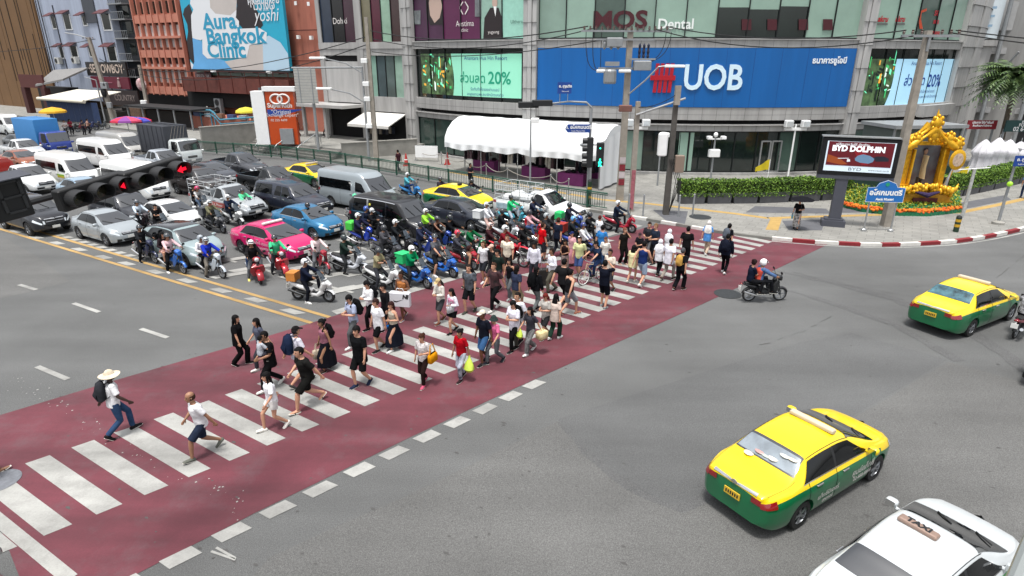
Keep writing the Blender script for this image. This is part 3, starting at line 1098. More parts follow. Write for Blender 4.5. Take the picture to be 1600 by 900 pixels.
def BP(u,v,off):
 x,z = FX(u,v,off)
 return Vector((x,-off,z))
x0,zb = FX(299,108,1.2)
x1,_z = FX(453,106,1.2)
xt = x0 - .0
g = MB()
g.box(((x0 + x1) / 2,-1.0,(zb + 17) / 2),(x1 - x0,.36,17 - zb))
g.build('panel',M('turquoise_print','#1f9fbe',.4,vary=.04),bb)
g = MB()
g.box(((x0 + x1) / 2,-1.05,zb - .12),(x1 - x0 + .3,.6,.2))
for i in range(4):
 g.box((x0 + (x1 - x0) * (i + .5) / 4,-.4,zb - .3),(.12,1.0,.12))
g.build('frame',BLACKP,bb)
for u in (333,420):
 g = MB()
 x,z = FX(u,110,1.9)
 g.box((x,-1.9,zb - .15),(.6,.35,.25))
 g.build('floodlight',WHITEP,bb)
WHT,LGREY,SKB,HR = M('bb_white','#d6d9dc',.45),M('bb_lightgrey','#b9b2ad',.45,vary=.06,scale=.4),M('bb_skirt_blue','#5fa3d6',.45,vary=.12,scale=.3),M('bb_dark_hair','#241c1f',.4,vary=.2,scale=.5)
def bpic(pts,mt,off,name='billboard_picture'):
 P = [BP(u,v,off) for u,v in pts]
 P = [Vector((min(max(p.x,x0 + .02),x1 - .02),p.y,max(p.z,zb + .02))) for p in P]
 return MB().add(P,[tuple(range(len(P)))]).build(name,mt,bb)
def zz(pts): return [(270 + x / 6.667,y / 6.667) for x,y in pts]
bpic(zz([(95,480),(120,560),(130,640),(220,680),(215,735),(140,735),(110,560)]),WHT,1.19)
bpic(zz([(170,40),(120,90),(105,150),(150,250),(160,330),(125,430),(115,520),(140,610),(222,675),(240,500),(230,200)]),HR,1.20)
bpic(zz([(660,-60),(670,60),(650,160),(680,240),(740,310),(850,320),(910,300),(940,260),(910,170),(850,60),(830,-60)]),HR,1.20)
bpic(zz([(190,-60),(180,40),(215,100),(190,160),(195,300),(205,400),(290,420),(320,400),(420,300),(640,260),(660,160),(668,-60)]),WHT,1.21)
bpic(zz([(380,-60),(390,80),(470,170),(600,160),(662,100),(668,-60)]),LGREY,1.215)
bpic(zz([(205,395),(225,640),(205,735),(620,735),(560,640),(330,560),(300,430)]),SKB,1.22)
bpic(zz([(540,640),(620,735),(945,735),(940,460),(800,470),(760,600)]),LGREY,1.225)
bpic(zz([(935,400),(945,735),(1225,735),(1210,560),(1120,440),(1000,370)]),M('bb_pale_blue','#a9c4d6',.45),1.23)
bpic(zz([(300,160),(345,130),(640,165),(690,220),(690,300),(900,290),(980,340),(975,430),(800,470),(770,600),(360,610),(310,560)]),WHT,1.24,'billboard_panel')
TEAL = M('bb_teal_letters','#2390b3',.4)
for t,uu,vv,s in (('Aura',342,34,2.5),('Bangkok',366,57,2.5),('Clinic',353,79,2.5)):
 x,z = FX(uu,vv,1.26)
 letters('billboard_lettering',t,s,TEAL,bb,(x,-1.26,z),bold=.07,xs=1.3)
for t,uu,vv,s,kw in (('yoshi',415,24,2.0,dict(shear=.3)),('ไว้วางใจ',412,9,1.25,dict(bold=.02)),('คุณหมอ เลย',411,1,1.1,dict(bold=.02)),('for clinic',412,14.5,.5,{})):
 x,z = FX(uu,vv,1.26)
 letters('billboard_lettering',t,s,WHT,bb,(x,-1.26,z),**kw)
gh = empty('pale_blue_building','pale grey-blue building with maroon window hoods above the cowboy sign','building',FO,FR)
gx0,gx1 = FX(68,60)[0],FX(180,60)[0]
dx1 = FX(203,60)[0]
PB = M('pale_blue_render','#9aa3b4',.8,vary=.14,scale=1.5,streak=True)
g = MB()
g.box(((gx0 + gx1) / 2,5,9.5),(gx1 - gx0,10,15))
g.build('wall',PB,gh)
g = MB()
g.box(((gx0 + gx1) / 2 + 5.4,-.04,15.5),(3.2,.3,4.5),m=0)
g.build('parapet_panel',M('slate_panel','#3f434a',.7,vary=.1),gh)
HOOD = M('maroon_hood','#4c2429',.7,vary=.15)
for (u,v,wpx,hpx) in [(85,35,9,16),(106,34,15,20),(133,32,8,12),(167,34,17,20),(97,82,8,15),(117,82,15,17),(143,81,8,12),(176,84,17,18)]:
 x,z = FX(u,v)
 ww,hh = wpx * .118,hpx * .105
 g = MB()
 band(g,x - ww / 2,x + ww / 2,z - hh / 2,z + hh / 2,.04,-.01)
 wo = g.build('window',DARKG,gh)
 g = MB()
 t = .16
 band(g,x - ww / 2 - t,x + ww / 2 + t,z - hh / 2 - t,z - hh / 2,.1,-.005)
 band(g,x - ww / 2 - t,x - ww / 2,z - hh / 2,z + hh / 2,.1,-.005)
 band(g,x + ww / 2,x + ww / 2 + t,z - hh / 2,z + hh / 2,.1,-.005)
 g.build('frame',WHITEP,wo)
 g = MB()
 a,b,zt = x - ww / 2 - .5,x + ww / 2 + .3,z + hh / 2 + .6
 g.add([(a,-.02,zt),(b,-.02,zt),(b,-1.1,zt - .55),(a,-1.1,zt - .55),(a,-.02,zt - .08),(b,-.02,zt - .08),(b,-1.1,zt - .65),(a,-1.1,zt - .65)],[(0,3,2,1),(3,7,6,2),(4,5,6,7),(0,4,7,3),(1,2,6,5)])
 g.build('window_hood',HOOD,gh)
for u,v in ((92,95),(118,94)):
 x,z = FX(u,v,.4)
 g = MB()
 g.rbox((x,-.42,z),(1.3,.6,1.0),.05)
 ac = g.build('air_conditioner',M('offwhite_casing','#b5b5b0',.6),gh)
 g = MB().lathe([(.34,0),(.34,-.03)],16,(x - .2,-.73,z),axis='Y')
 g.build('fan_grille',BLACKP,ac)
for u in (85,150):
 x = FX(u,20)[0]
 g = MB()
 g.box((x,-.08,9),(.12,.12,14))
 g.build('drain_pipe',M('dark_pipe','#3a3d45',.6),gh)
dk = empty('dark_building','narrow dark grey building with balconies between the pale blue and terracotta ones','building',FO,FR)
g = MB()
g.box(((gx1 + dx1) / 2,5.5,9),(dx1 - gx1 - .05,9,18))
g.build('wall',M('charcoal_render','#2d2f33',.8,vary=.2,scale=.5),dk)
for v in (5,30,60,95,120):
 z = FX(192,v)[1]
 g = MB()
 g.box(((gx1 + dx1) / 2,.5,z),(dx1 - gx1 - .1,1.4,.15))
 for k in range(8):
  g.box((gx1 + .3 + k * (dx1 - gx1 - .6) / 7,-.15,z + .5),(.04,.04,1.0))
 g.box(((gx1 + dx1) / 2,-.15,z + 1.0),(dx1 - gx1 - .3,.05,.06))
 g.build('balcony',GREYM,dk)
for v in (18,44,78):
 z = FX(192,v)[1]
 g = MB()
 band(g,gx1 + .7,dx1 - .7,z - .7,z + .9,.05,1.0)
 g.build('window',DARKG,dk)
bn = empty('brown_building','brown clad building with thin dark vertical slits at the far left','building',FO,FR)
bx1 = FX(68,60)[0] - .05
g = MB()
g.box((bx1 - 14,6,9),(28,12.6,18))
g.build('wall',M('bronze_cladding','#6d4f2e',.6,.1,vary=.1,scale=.5),bn)
g = MB()
rs = random.Random(5)
for i,u in enumerate([2,12,16,27,31,35,40,44,56,61,65,69,73,77]):
 x = FX(u,60)[0]
 z0 = rs.choice([4.5,4.5,8,12.4])
 z1 = rs.choice([18,18,12,9.8])
 if z1 <= z0: z0,z1 = 4.5,12
 g.box((x,-.31,(z0 + z1) / 2),(.17,.06,z1 - z0))
g.build('vertical_slit',M('dark_slit','#150f0b',.9),bn)
g = MB()
for i in range(6):
 g.box((bx1 - 2 - i * 3.6,-.305,9),(.03,.04,18))
g.build('panel_joint',M('bronze_joint','#4e371f',.8),bn)
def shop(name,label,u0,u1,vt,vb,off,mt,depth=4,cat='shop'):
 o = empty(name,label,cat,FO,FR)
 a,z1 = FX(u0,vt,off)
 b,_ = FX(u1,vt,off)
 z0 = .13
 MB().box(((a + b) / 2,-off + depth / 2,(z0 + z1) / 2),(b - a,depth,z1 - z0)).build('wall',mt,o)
 return o,a,b,z1
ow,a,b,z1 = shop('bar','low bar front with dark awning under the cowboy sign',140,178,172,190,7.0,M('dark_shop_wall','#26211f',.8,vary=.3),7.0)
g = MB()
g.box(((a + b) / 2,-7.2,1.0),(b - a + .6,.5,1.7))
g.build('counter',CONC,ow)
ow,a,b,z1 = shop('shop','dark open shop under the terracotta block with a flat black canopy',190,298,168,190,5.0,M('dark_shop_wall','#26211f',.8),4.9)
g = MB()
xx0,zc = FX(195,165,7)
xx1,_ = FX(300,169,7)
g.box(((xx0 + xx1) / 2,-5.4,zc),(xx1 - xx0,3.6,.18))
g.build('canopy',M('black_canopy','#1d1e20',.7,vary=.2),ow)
g = MB()
for i in range(5):
 x = xx0 + .5 + (xx1 - xx0 - 1) * i / 4
 g.box((x,-7.0,zc / 2),(.14,.14,zc))
g.build('post',GREYM,ow)
g = MB()
xs0 = FX(205,175,5.1)[0]
g.box((xs0 + 1.6,-5.1,zc - 1.3),(3.6,.1,1.6))
g.build('roller_shutter',M('wood_slats','#6b5445',.8,vary=.4,scale=5),ow)
cn = empty('canopy','grey pitched canopy roof with a maroon hoarding beside the brown building','canopy',FO,FR)
g = MB()
pts = [FX(62,115,5),FX(128,105,2.0),FX(130,112,2.0),FX(70,135,5)]
P = [(pts[0][0],-3.0,pts[0][1] + .5),(pts[1][0],-1.0,pts[1][1]),(pts[1][0],-5,pts[1][1] - 1.6),(pts[0][0],-6.0,pts[0][1] - 1.6)]
g.add(P + [(p[0],p[1],p[2] - .25) for p in P],[(0,3,2,1),(4,5,6,7),(0,4,7,3),(3,7,6,2),(2,6,5,1),(1,5,4,0)])
g.build('roof',M('grey_sheet_roof','#7e7d7c',.6,.2,vary=.12),cn)
g = MB()
a,z1 = FX(30,116,5.5)
b,z0 = FX(72,138,5.5)
g.box(((a + b) / 2,-5.6,(z0 + z1) / 2),(b - a,.25,z1 - z0))
g.build('hoarding',M('maroon_hoarding','#512420',.7,vary=.12),cn)
g = MB()
for x in (a + .6,b - .6):
 g.box((x,-5.4,z0 / 2),(1.2,.8,z0))
g.build('pier',M('maroon_pier','#401c19',.8),cn)
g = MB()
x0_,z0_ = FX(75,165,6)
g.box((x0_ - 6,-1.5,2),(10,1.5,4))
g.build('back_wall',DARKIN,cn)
aw = empty('awning','cream roller awning over dark blue cloth beside the yellow parasol','awning',FO,FR)
a,z1 = FX(60,152,10)
b,z0 = FX(133,160,10)
g = MB()
zt = FX(120,140,6)[1]
g.add([(a,-10,z1),(b,-10,z1),(b + .6,-5.5,zt),(a + 1.5,-5.5,zt),(a,-10,z1 - .1),(b,-10,z1 - .1),(b + .6,-5.5,zt - .1),(a + 1.5,-5.5,zt - .1)],[(0,1,2,3),(7,6,5,4),(0,4,5,1),(1,5,6,2),(0,3,7,4)])
g.build('fabric',M('cream_awning','#c9c5b9',.8,vary=.06),aw)
g = MB().tube([(a,-10.1,z1 - .15),(b,-10.1,z1 - .15)],.22,12)
g.build('roller',M('ivory_roller','#cfc9b6',.5),aw)
g = MB()
n = 26
g.grid([[(a + .3 + (b - a + 1.4) * i / n,-9.3 + .12 * math.sin(i * 2.1),z) for i in range(n + 1)] for z in (.2,z1 - .3)])
g.build('cloth_screen',M('navy_tarpaulin','#1b2f52',.7,vary=.15),aw)
def board(name,label,uc,vc,wpx,hpx,off,h,txt,th,size,font={},tx=0,ty=0,extra=None):
 x,z = FX(uc,vc,off)
 x_l = FX(uc - wpx / 2,vc,off)[0]
 x_r = FX(uc + wpx / 2,vc,off)[0]
 zt,zb_ = FX(uc,vc - hpx / 2,off)[1],FX(uc,vc + hpx / 2,off)[1]
 o = empty(name,label,'sign',FO,FR)
 MB().box(((x_l + x_r) / 2,-off + .13,(zt + zb_) / 2),(x_r - x_l,.25,zt - zb_)).build('board',M('board_' + h,h,.5,vary=.1),o)
 if txt:
  letters('sign_lettering',txt,size,M('lettering_' + th,th,.5),o,(x + tx,-off - .02,z + ty),**font)
 return o,x_l,x_r,zb_,zt
o_,xl,xr,zb_,zt = board('street_sign_board','black sign board with pale western lettering high on the bar front',166,108,62,22,1.2,'#1b1718','·SE COWBOY·','#b8a79a',1.7,dict(bold=.03,xs=.92))
g = MB()
for x in (xl + .4,xr - .4):
 g.box((x,-.5,(zt + zb_) / 2),(.12,1.4,.12))
g.build('bracket',BLACKP,o_)
o_,xl,xr,zb_,zt = board('poster','crimson poster with a pale figure under the black cowboy sign',172,129,58,18,1.3,'#5c0f26',None,'#b0928f',1)
g = MB()
xx,zzz = FX(186,130,1.34)
g.lathe([(.05,-.8),(.3,-.5),(.22,.1),(.14,.4),(.2,.6),(.05,.8)],10,(xx,-1.32,zzz))
g.build('printed_figure',M('printed_figure','#8d7373',.6),o_)
g = MB()
g.box(((xl + xr) / 2 - 1,-1.33,(zb_ + zt) / 2),(3.5,.06,.06))
g.build('neon_line',M('pink_neon','#b8798a',.4),o_)
board('street_sign_board','dark maroon sign board reading COUNTRY above the low bar',188,153,56,24,1.4,'#221516','COUNTRY','#8d807c',1.25,dict(xs=.9),tx=1.2)
g = MB()
x,z = FX(222,132,.8)
g.ball((x,-.9,z),(1.2,.35,.9),14,8)
tag(g.build('balloon_sign',M('red_polka','#b23a44',.5,vary=.5,scale=1.6,col2='#d8c4c4'),None,FO,FR),'round red and white spotted sign on the terracotta wall','sign')
gw = empty('garden_terrace','terracotta terrace with a turquoise stair rail behind the concrete ramp wall','terrace',FO,FR)
a,z1 = FX(297,190,5)
b,z0 = FX(398,190,5)
g = MB()
g.box(((a + b) / 2,-3.5,.9),(b - a,3,1.5))
g.build('wall',BRICK,gw)
g = MB()
tp_ = []
for u,v in ((312,172),(328,172),(334,176),(344,187),(398,183)):
 x,z = FX(u,v,5.2)
 tp_.append((x,-5.2,z))
g.tube(tp_,.11,6)
tp_ = [(p[0],p[1],p[2] - .5) for p in tp_]
g.tube(tp_,.07,6)
for p in tp_:
 g.box((p[0],p[1],p[2] / 2 + .2),(.1,.1,p[2]))
g.build('rail',M('turquoise_rail','#3f7f95',.5),gw)
g = MB()
for i in range(7):
 x = a + 2 + i * 2.2
 g.box((x,-5.0,1.9),(1.2,.5,.45),m=i % 3)
g.build('stacked_boxes',[flat('#39456b'),flat('#8a8f95'),flat('#7a5a48')],gw)
c0,c1 = G(316,240),G(410,232)
wall_between('ramp_wall',G(318,236),G(412,226),2.1,.3,CONC,'pale concrete ramp wall beside the green railing at the left')
ob = G(437,226,0.9)
ob_r = rad(2)
booth = empty('exchange_booth','bright orange money exchange booth wall with a white top','booth',(ob.x,ob.y,.92),ob_r)
def BX(u,v,off=0.0):
 return WL(u,v,off,Vector((ob.x,ob.y,0)),ob_r)
xl,zt = BX(413,143)
xr,_ = BX(457,140)
ORG = M('orange_vinyl','#b5430e',.4,vary=.05)
g = MB()
g.box(((xl + xr) / 2,.3,(zt - .9) / 2),(xr - xl,.6,zt - .9))
g.build('panel',ORG,booth)
g = MB()
g.box(((xl + xr) / 2,.4,zt - .9 + .2),(xr - xl + .4,1.0,.4))
g.box((xl - .7,.6,(zt - .9) / 2),(1.2,1.2,zt - .9))
g.build('white_surround',WHITEP,booth)
def blet(t,u,v,s,**kw):
 x,z = BX(u,v,.02)
 letters('sign_lettering',t,s,PW,booth,(x,-.012,z - .92),**kw)
blet('SuperRich',437,165,.55,bold=.02)
blet('"Original',439,175,.5)
blet('Exchange Expert"',441,180,.42)
blet('02 255 4499',436,188,.3)
g = MB()
x,z = BX(437,155,.03)
z -= .92
for s in (-.33,.33):
 ring = [(.52 * math.cos(t * math.pi / 10) + s,-.02,.42 * math.sin(t * math.pi / 10)) for t in range(21)]
 g.tube([(p[0] + x,p[1],p[2] + z) for p in ring],.09,6)
g.build('emblem',PW,booth)
g = MB()
x0_,z1_ = BX(417,171,.02)
x1_,z0_ = BX(430,181,.02)
g.add([(x0_,-.008,z1_ - .92),(x0_,-.008,z0_ - .92),(x1_ + .5,-.008,z0_ - .92),(x1_ + 2.6,-.008,z1_ - .92)],[(0,1,2,3)])
g.build('blue_flash',M('blue_vinyl','#1c3f8f',.4),booth)
g = MB()
x,z = BX(452,207,.02)
g.box((x - .2,-.1,.75),(1.2,.3,1.4))
g.build('cash_machine',GREYM,booth)
# ================================================================== STREET FURNITURE
T0,T1 = G(697,272),G(938,301)
td = T1 - T0
TR = math.atan2(td.y,td.x)
TL_ = td.length
tent = empty('market_tent','long white fabric market tent with a scalloped valance in front of the bank','tent',(T0.x,T0.y,.13),TR)
TENTW = M('white_tent_fabric','#dcdedf',.75,vary=.04,scale=.5)
prof = [(-.05,2.35),(.0,2.75),(.35,3.3),(1.0,3.8),(1.8,4.1),(2.6,4.15),(3.4,3.9),(4.0,3.2)]
g = MB()
n = 26
rows = []
for y,z in prof:
 rows.append([(TL_ * i / n,y,z - (.10 * math.sin(math.pi * ((i / n * 4) % 1)) if z < 3.5 else .03 * math.sin(i * 1.7))) for i in range(n + 1)])
g.grid(rows)
g.add([(0,y,z) for y,z in prof],[tuple(range(len(prof)))])
g.add([(TL_,y,z) for y,z in prof],[tuple(range(len(prof)))])
g.build('roof',TENTW,tent,smooth=60)
g = MB()
n = 90
top = [(TL_ * i / n,-.06,2.36 - .10 * math.sin(math.pi * ((i / n * 4) % 1))) for i in range(n + 1)]
bot = [(TL_ * i / n,-.06 + .07 * math.sin(i * .9),1.98 - .10 * math.sin(math.pi * ((i / n * 4) % 1)) + .05 * math.sin(i * .45)) for i in range(n + 1)]
g.grid([bot,top])
g.build('valance',TENTW,tent,smooth=60)
g = MB()
g.grid([[(TL_ + .03 + .06 * math.sin(i * 1.3),-.3 + 3.6 * i / 12,z * (1 if z > 1 else 1) + (.5 * i / 12 if z > 2 else 0)) for i in range(13)] for z in (.15,1.4,2.7,3.3)])
g.build('side_curtain',TENTW,tent,smooth=60)
for i in range(5):
 for y in (0.08,3.6):
  g = MB().tube([(TL_ * (i + .02) / 4.08,y,0),(TL_ * (i + .02) / 4.08,y,2.7)],.035,8)
  g.build('post',MET,tent)
PINK = M('magenta_skirt_cloth','#6f2760',.8,vary=.15)
for i,(u,v,wd) in enumerate([(755,268,2.0),(832,279,2.0),(890,290,2.0),(915,278,1.8)]):
 p = G(u,v,.13)
 o = empty('market_table',['magenta skirted stall table at the left end of the white tent','magenta skirted stall table in the middle of the white tent','magenta skirted stall table at the front right of the white tent','magenta skirted stall table at the back right of the white tent'][i],'table',p,TR,'stall tables under the white tent')
 MB().box((0,.5,.42),(wd,.9,.84)).build('table_skirt',PINK,o)
 rs = random.Random(i)
 for k in range(7):
  MB().ball((rs.uniform(-wd / 2 + .2,wd / 2 - .2),.5 + rs.uniform(-.3,.3),.9 + rs.uniform(0,.1)),(.17,.14,.12),8,5).build('bundle',cloth(rs.choice(['#1a1a1d','#2a2226','#39303a','#15171c'])),o)
rs = random.Random(8)
for i in range(4):
 p = T0 + td * (.12 + .25 * i) + Vector((.515,.857,0)) * 2.0
 o = empty('clothes_rack',['clothes rack of dark garments at the left end inside the white tent','clothes rack with a pale shirt in the left half of the white tent','clothes rack of pink and black garments in the right half of the white tent','clothes rack of dark garments at the right end inside the white tent'][i],'clothes rack',(p.x,p.y,.13),TR,'clothes racks under the tent')
 MB().tube([(-1.2,0,0),(-1.2,0,1.75),(1.2,0,1.75),(1.2,0,0)],.025,6).build('rail',MET,o)
 for k in range(9):
  x = -1.05 + k * .26
  h = rs.choice(['#17171a','#241d20','#3a2f33','#5b4a4d','#101114','#6b5960','#262a33'])
  if i in (1,2) and k in (3,4): h = '#c9c4ba'
  g = MB().box((x,0,1.25),(.22,.16,rs.uniform(.7,1.0)),taper=.6)
  g.build('garment',cloth(h),o)
FEN = [(312,238),(440,247),(517,256),(640,277),(770,300),(870,317),(948,329)]
GREENM = M('green_enamel','#1d4a3a',.45,.1,vary=.15)
fp = [G(u,v,.13) for u,v in FEN]
fence = empty('railing','long green metal railing along the far kerb between traffic and pavement','railing',fp[0])
def rel(p): return p - fp[0]
g = MB()
for a,b in zip(fp,fp[1:]):
 for z in (1.02,.92,.16):
  g.tube([rel(a) + Vector((0,0,z)),rel(b) + Vector((0,0,z))],.045 if z > 1 else .03,6)
g.build('rail',GREENM,fence)
bal = MB()
L = 0
npost = 0
for a,b in zip(fp,fp[1:]):
 d = (b - a)
 n = int(d.length / .16)
 for k in range(n):
  p = rel(a.lerp(b,k / n))
  if k % 13 == 0 and npost < 90:
   MB().box((p.x,p.y,.55),(.09,.09,1.1),rz=math.atan2(d.y,d.x)).build('post',GREENM,fence)
   npost += 1
  else:
   bal.box((p.x,p.y,.55),(.035,.035,.76))
o = bal.build('baluster',M('grey_green_bars','#5c6b62',.5,.2,vary=.15),fence)
tag(o,kind='stuff')
g = MB()
pts = [Vector((t,0,0)) for t in ()]
e = fp[-1]
dd = (fp[-1] - fp[-2]).normalized()
LEAFS = [M('hedge_leaf_%d' % i,h,.6,spec=.3) for i,h in enumerate(['#55752a','#6a8c33','#3d591f','#7f9f40','#314a18'])]
PLANT = M('grey_planter','#4a4b4e',.7,vary=.2,scale=2)
def leaves(mb,n,fn,s0,s1,rs,nm):
 for i in range(n):
  p,nn = fn(rs)
  s = rs.uniform(s0,s1)
  t = Vector((rs.gauss(0,1),rs.gauss(0,1),rs.gauss(0,1)))
  t = (t + nn * .6)
  a = t.cross(Vector((rs.gauss(0,1),rs.gauss(0,1),rs.gauss(0,1))))
  if a.length < 1e-4: continue
  a.normalize()
  b = t.cross(a).normalized()
  mb.add([p - a * s,p + b * s * .5,p + a * s,p - b * s * .5],[(0,1,2,3)],rs.randrange(nm))
def hedge_run(name,label,pts,h0,h1,dep,dens=900,seed=1):
 rs = random.Random(seed)
 segs = list(zip(pts,pts[1:]))
 o = MB()
 core = MB()
 org = pts[0]
 for a,b in segs:
  d = b - a
  L = d.length
  d.normalize()
  nrm_ = Vector((-d.y,d.x,0))
  def fn(r):
   t = r.random() * L
   f = r.random()
   if f < .42:
    q = a + d * t + nrm_ * r.uniform(-.03,.05) + Vector((0,0,r.uniform(h0 - .05,h1)))
    nn = -nrm_
   elif f < .85:
    q = a + d * t + nrm_ * r.uniform(0,dep)
    q.z += h1 + r.gauss(.0,.04) + .07 * math.sin(q.x * 2.3) * math.sin(q.y * 3 + q.x)
    nn = Vector((0,0,1))
   else:
    q = a + d * t + nrm_ * dep + Vector((0,0,r.uniform(h0,h1)))
    nn = nrm_
   return q - org,nn
  leaves(o,int(dens * L),fn,.04,.085,rs,len(LEAFS))
  c = (a + b) / 2 - org + nrm_ * (dep / 2)
  core.box((c.x,c.y,(h0 + h1) / 2),(L,dep * .8,h1 - h0 - .08),rz=math.atan2(d.y,d.x))
 root = empty(name,label,'hedge',org)
 root.location.z = 0
 for p in range(0): pass
 o.build('foliage',LEAFS,root)
 core.build('twigs',M('hedge_twigs','#1c2411',.9,vary=.3,scale=6),root)
def planters(pts,wd,label_fn,group,dep=.9):
 i = 0
 for a,b in zip(pts,pts[1:]):
  d = b - a
  n = max(1,round(d.length / wd))
  rz = math.atan2(d.y,d.x)
  nrm_ = Vector((-math.sin(rz),math.cos(rz),0))
  for k in range(n):
   c = a + d * ((k + .5) / n) + nrm_ * dep / 2
   g = MB()
   w_ = d.length / n - .12
   g.box((0,0,.33),(w_ * .94,dep * .94,.66),taper=1.06)
   g.box((0,0,.63),(w_ * 1.01,dep * 1.01,.08))
   ob = g.build('planter',PLANT,None,(c.x,c.y,.13),rz)
   tag(ob,label_fn(i),'planter',group)
   i += 1
h1 = [G(u,v,.13) for u,v in [(1062,319),(1185,318),(1283,314),(1330,310)]]
ORD = ['first','second','third','fourth','fifth','sixth','seventh','eighth','ninth','tenth','eleventh','twelfth','thirteenth','fourteenth','fifteenth','sixteenth']
planters(h1,1.75,lambda i: f'grey planter box of the straight hedge, {ORD[i]} from its left end','planter boxes under the straight hedge')
hedge_run('hedge','clipped green hedge in grey planters between the bank and the advertising screen',h1,.62,1.5,.95,1000,2)
h2 = [G(u,v,.13) for u,v in [(1478,312),(1530,302),(1575,292),(1625,280),(1680,268)]]
planters(h2,1.75,lambda i: f'grey planter box of the curving right hedge, {ORD[i]} from the shrine','planter boxes under the curving hedge')
hedge_run('hedge','curving clipped green hedge to the right of the golden shrine',h2,.62,1.5,1.0,900,3)
ADR = rad(-20)
ap = G(1300,352,.13)
ad = empty('advertising_screen','wide dark red car advertisement screen on a grey pillar by the red and white kerb','screen',ap,ADR)
def AX(u,v,off=0.0): return WL(u,v,off,Vector((ap.x,ap.y,0)),ADR)
SLATE = M('slate_grey_metal','#4a4c55',.5,.2,vary=.08)
MB().box((0,0,.16),(1.15,.75,.32)).box((0,0,.36),(.9,.6,.12)).build('base',SLATE,ad)
xl,zb_ = AX(1277,272,.3)
xr,_ = AX(1397,285,.3)
zt = AX(1288,214,.3)[1]
zb_,zt = zb_ - .13,zt - .13
MB().box((.05,0,zb_ / 2),(.56,.4,zb_ + .2)).build('pillar',SLATE,ad)
cx,wd = (xl + xr) / 2,xr - xl
MB().rbox((cx,0,(zb_ + zt) / 2),(wd,.5,zt - zb_),.05).build('housing',M('black_housing','#141519',.4,.2),ad)
MB().box((cx,0,zb_ - .1),(wd * .99,.46,.2)).build('lower_rail',SLATE,ad)
MB().box((cx - .05,-.02,zt + .05),(wd * 1.0,.6,.05)).build('top_trim',MET,ad)
iw,z0,z1 = wd * .87,zb_ + .22,zt - .18
MB().box((cx,-.27,(z0 + z1) / 2),(iw,.03,z1 - z0)).build('screen_border',lit('screen_pale','#b9c6d0',.25),ad)
sc = MB().box((cx,-.285,(z0 + z1) / 2 + .14),(iw * .955,.02,(z1 - z0) * .80)).build('display',lit('screen_maroon','#4d0d17',.3),ad)
def poly_on(name,pts,mt,parent,off):
 return MB().add([(cx + x * iw / 2,-off,z0 + (z1 - z0) * z) for x,z in pts],[tuple(range(len(pts)))]).build(name,mt,parent)
poly_on('picture',[(-.93,.55),(-.6,.45),(-.3,.25),(-.5,.22),(-.93,.3)],lit('screen_rust','#7d3a17',.25),sc,.299)
poly_on('picture',[(-.2,.72),(.1,.25),(.3,.25),(.1,.9),(-.1,.9)],lit('screen_red','#6f0f1c',.25),sc,.2985)
poly_on('picture',[(-.12,.45),(-.05,.55),(.1,.60),(.3,.56),(.45,.47),(.42,.36),(.3,.30),(.05,.32),(-.1,.38)],lit('screen_steel','#55708a',.25),sc,.300)
poly_on('picture',[(.4,.5),(.5,.55),(.7,.56),(.86,.5),(.86,.4),(.5,.38)],lit('screen_dark','#1c1f2b',.1),sc,.300)
poly_on('picture',[(-.62,.44),(-.3,.46),(-.3,.44),(-.62,.42)],lit('screen_white2','#b9c0c6',.3),sc,.301)
poly_on('picture',[(-.34,.42),(-.26,.42),(-.24,.34),(-.34,.33)],lit('screen_white2','#b9c0c6',.3),sc,.3012)
TXT = lit('screen_white3','#d5dade',.35)
letters('screen_lettering','BYD DOLPHIN',.38,TXT,sc,(cx - .1,-.303,z0 + (z1 - z0) * .76),bold=.02,xs=.98)
letters('screen_lettering','เปลี่ยนทุกวันให้ อัจฉริยะ',.17,TXT,sc,(cx - .4,-.303,z0 + (z1 - z0) * .9))
letters('screen_lettering','BYD',.22,lit('screen_grey','#454a52',.1),ad,(cx - .1,-.29,z0 + .13),xs=1.5)
letters('screen_lettering','www.rever.co.th',.14,lit('screen_grey','#454a52',.1),ad,(cx + 1.0,-.29,z0 + .12))
SR = rad(-4)
sp = G(1426,322,.13)
GOLD = M('gold_leaf','#dba722',.36,.5,vary=.3,scale=5,bump=.5,bscale=12)
GOLDP = M('gold_paint','#bd8c22',.45,.25,vary=.2,scale=3)
shr = empty('golden_shrine','ornate golden royal arch holding a full length portrait in a flower bed','shrine',sp,SR)
shr.scale = (.74,.85,.97)
hw = 1.45
g = MB()
for i,(w_,d_,z0_,z1_) in enumerate([(4.6,2.2,0,.55),(4.2,2.0,.55,.8),(4.4,2.1,.8,.95),(3.6,1.7,.95,1.3)]):
 g.box((0,0,(z0_ + z1_) / 2),(w_,d_,z1_ - z0_))
g.build('base',GOLDP,shr)
MB().box((.1,-1.13,.6),(1.9,.06,.28)).build('name_plaque',M('maroon_plaque','#4b0f16',.5),shr)
g = MB()
for s in (-1,1):
 g.box((s * hw,.1,2.5),(.42,.9,2.5))
 g.box((s * (hw + .05),0,3.78),(.75,1.35,.14))
 g.box((s * (hw - .32),-.45,2.45),(.12,.3,2.3))
 g.box((s * (hw + .1),0,1.36),(.8,1.4,.16))
g.box((0,.2,2.6),(2.6,.12,2.8))
g.build('frame',GOLD,shr)
g = MB()
for lay,(r_,y_) in enumerate(((.3,-.35),(.24,-.62),(.3,.35))):
 for s in (-1,1):
  pts = []
  for t in range(9):
   q = t / 8
   pts.append((s * (1.95 - 1.95 * q),y_,3.85 + 1.15 * q ** 1.7 + .18 * math.sin(q * math.pi) - .2 * lay % .3))
  g.tube(pts,[r_ * (.75 + .4 * math.sin(i * .9)) for i in range(9)],8)
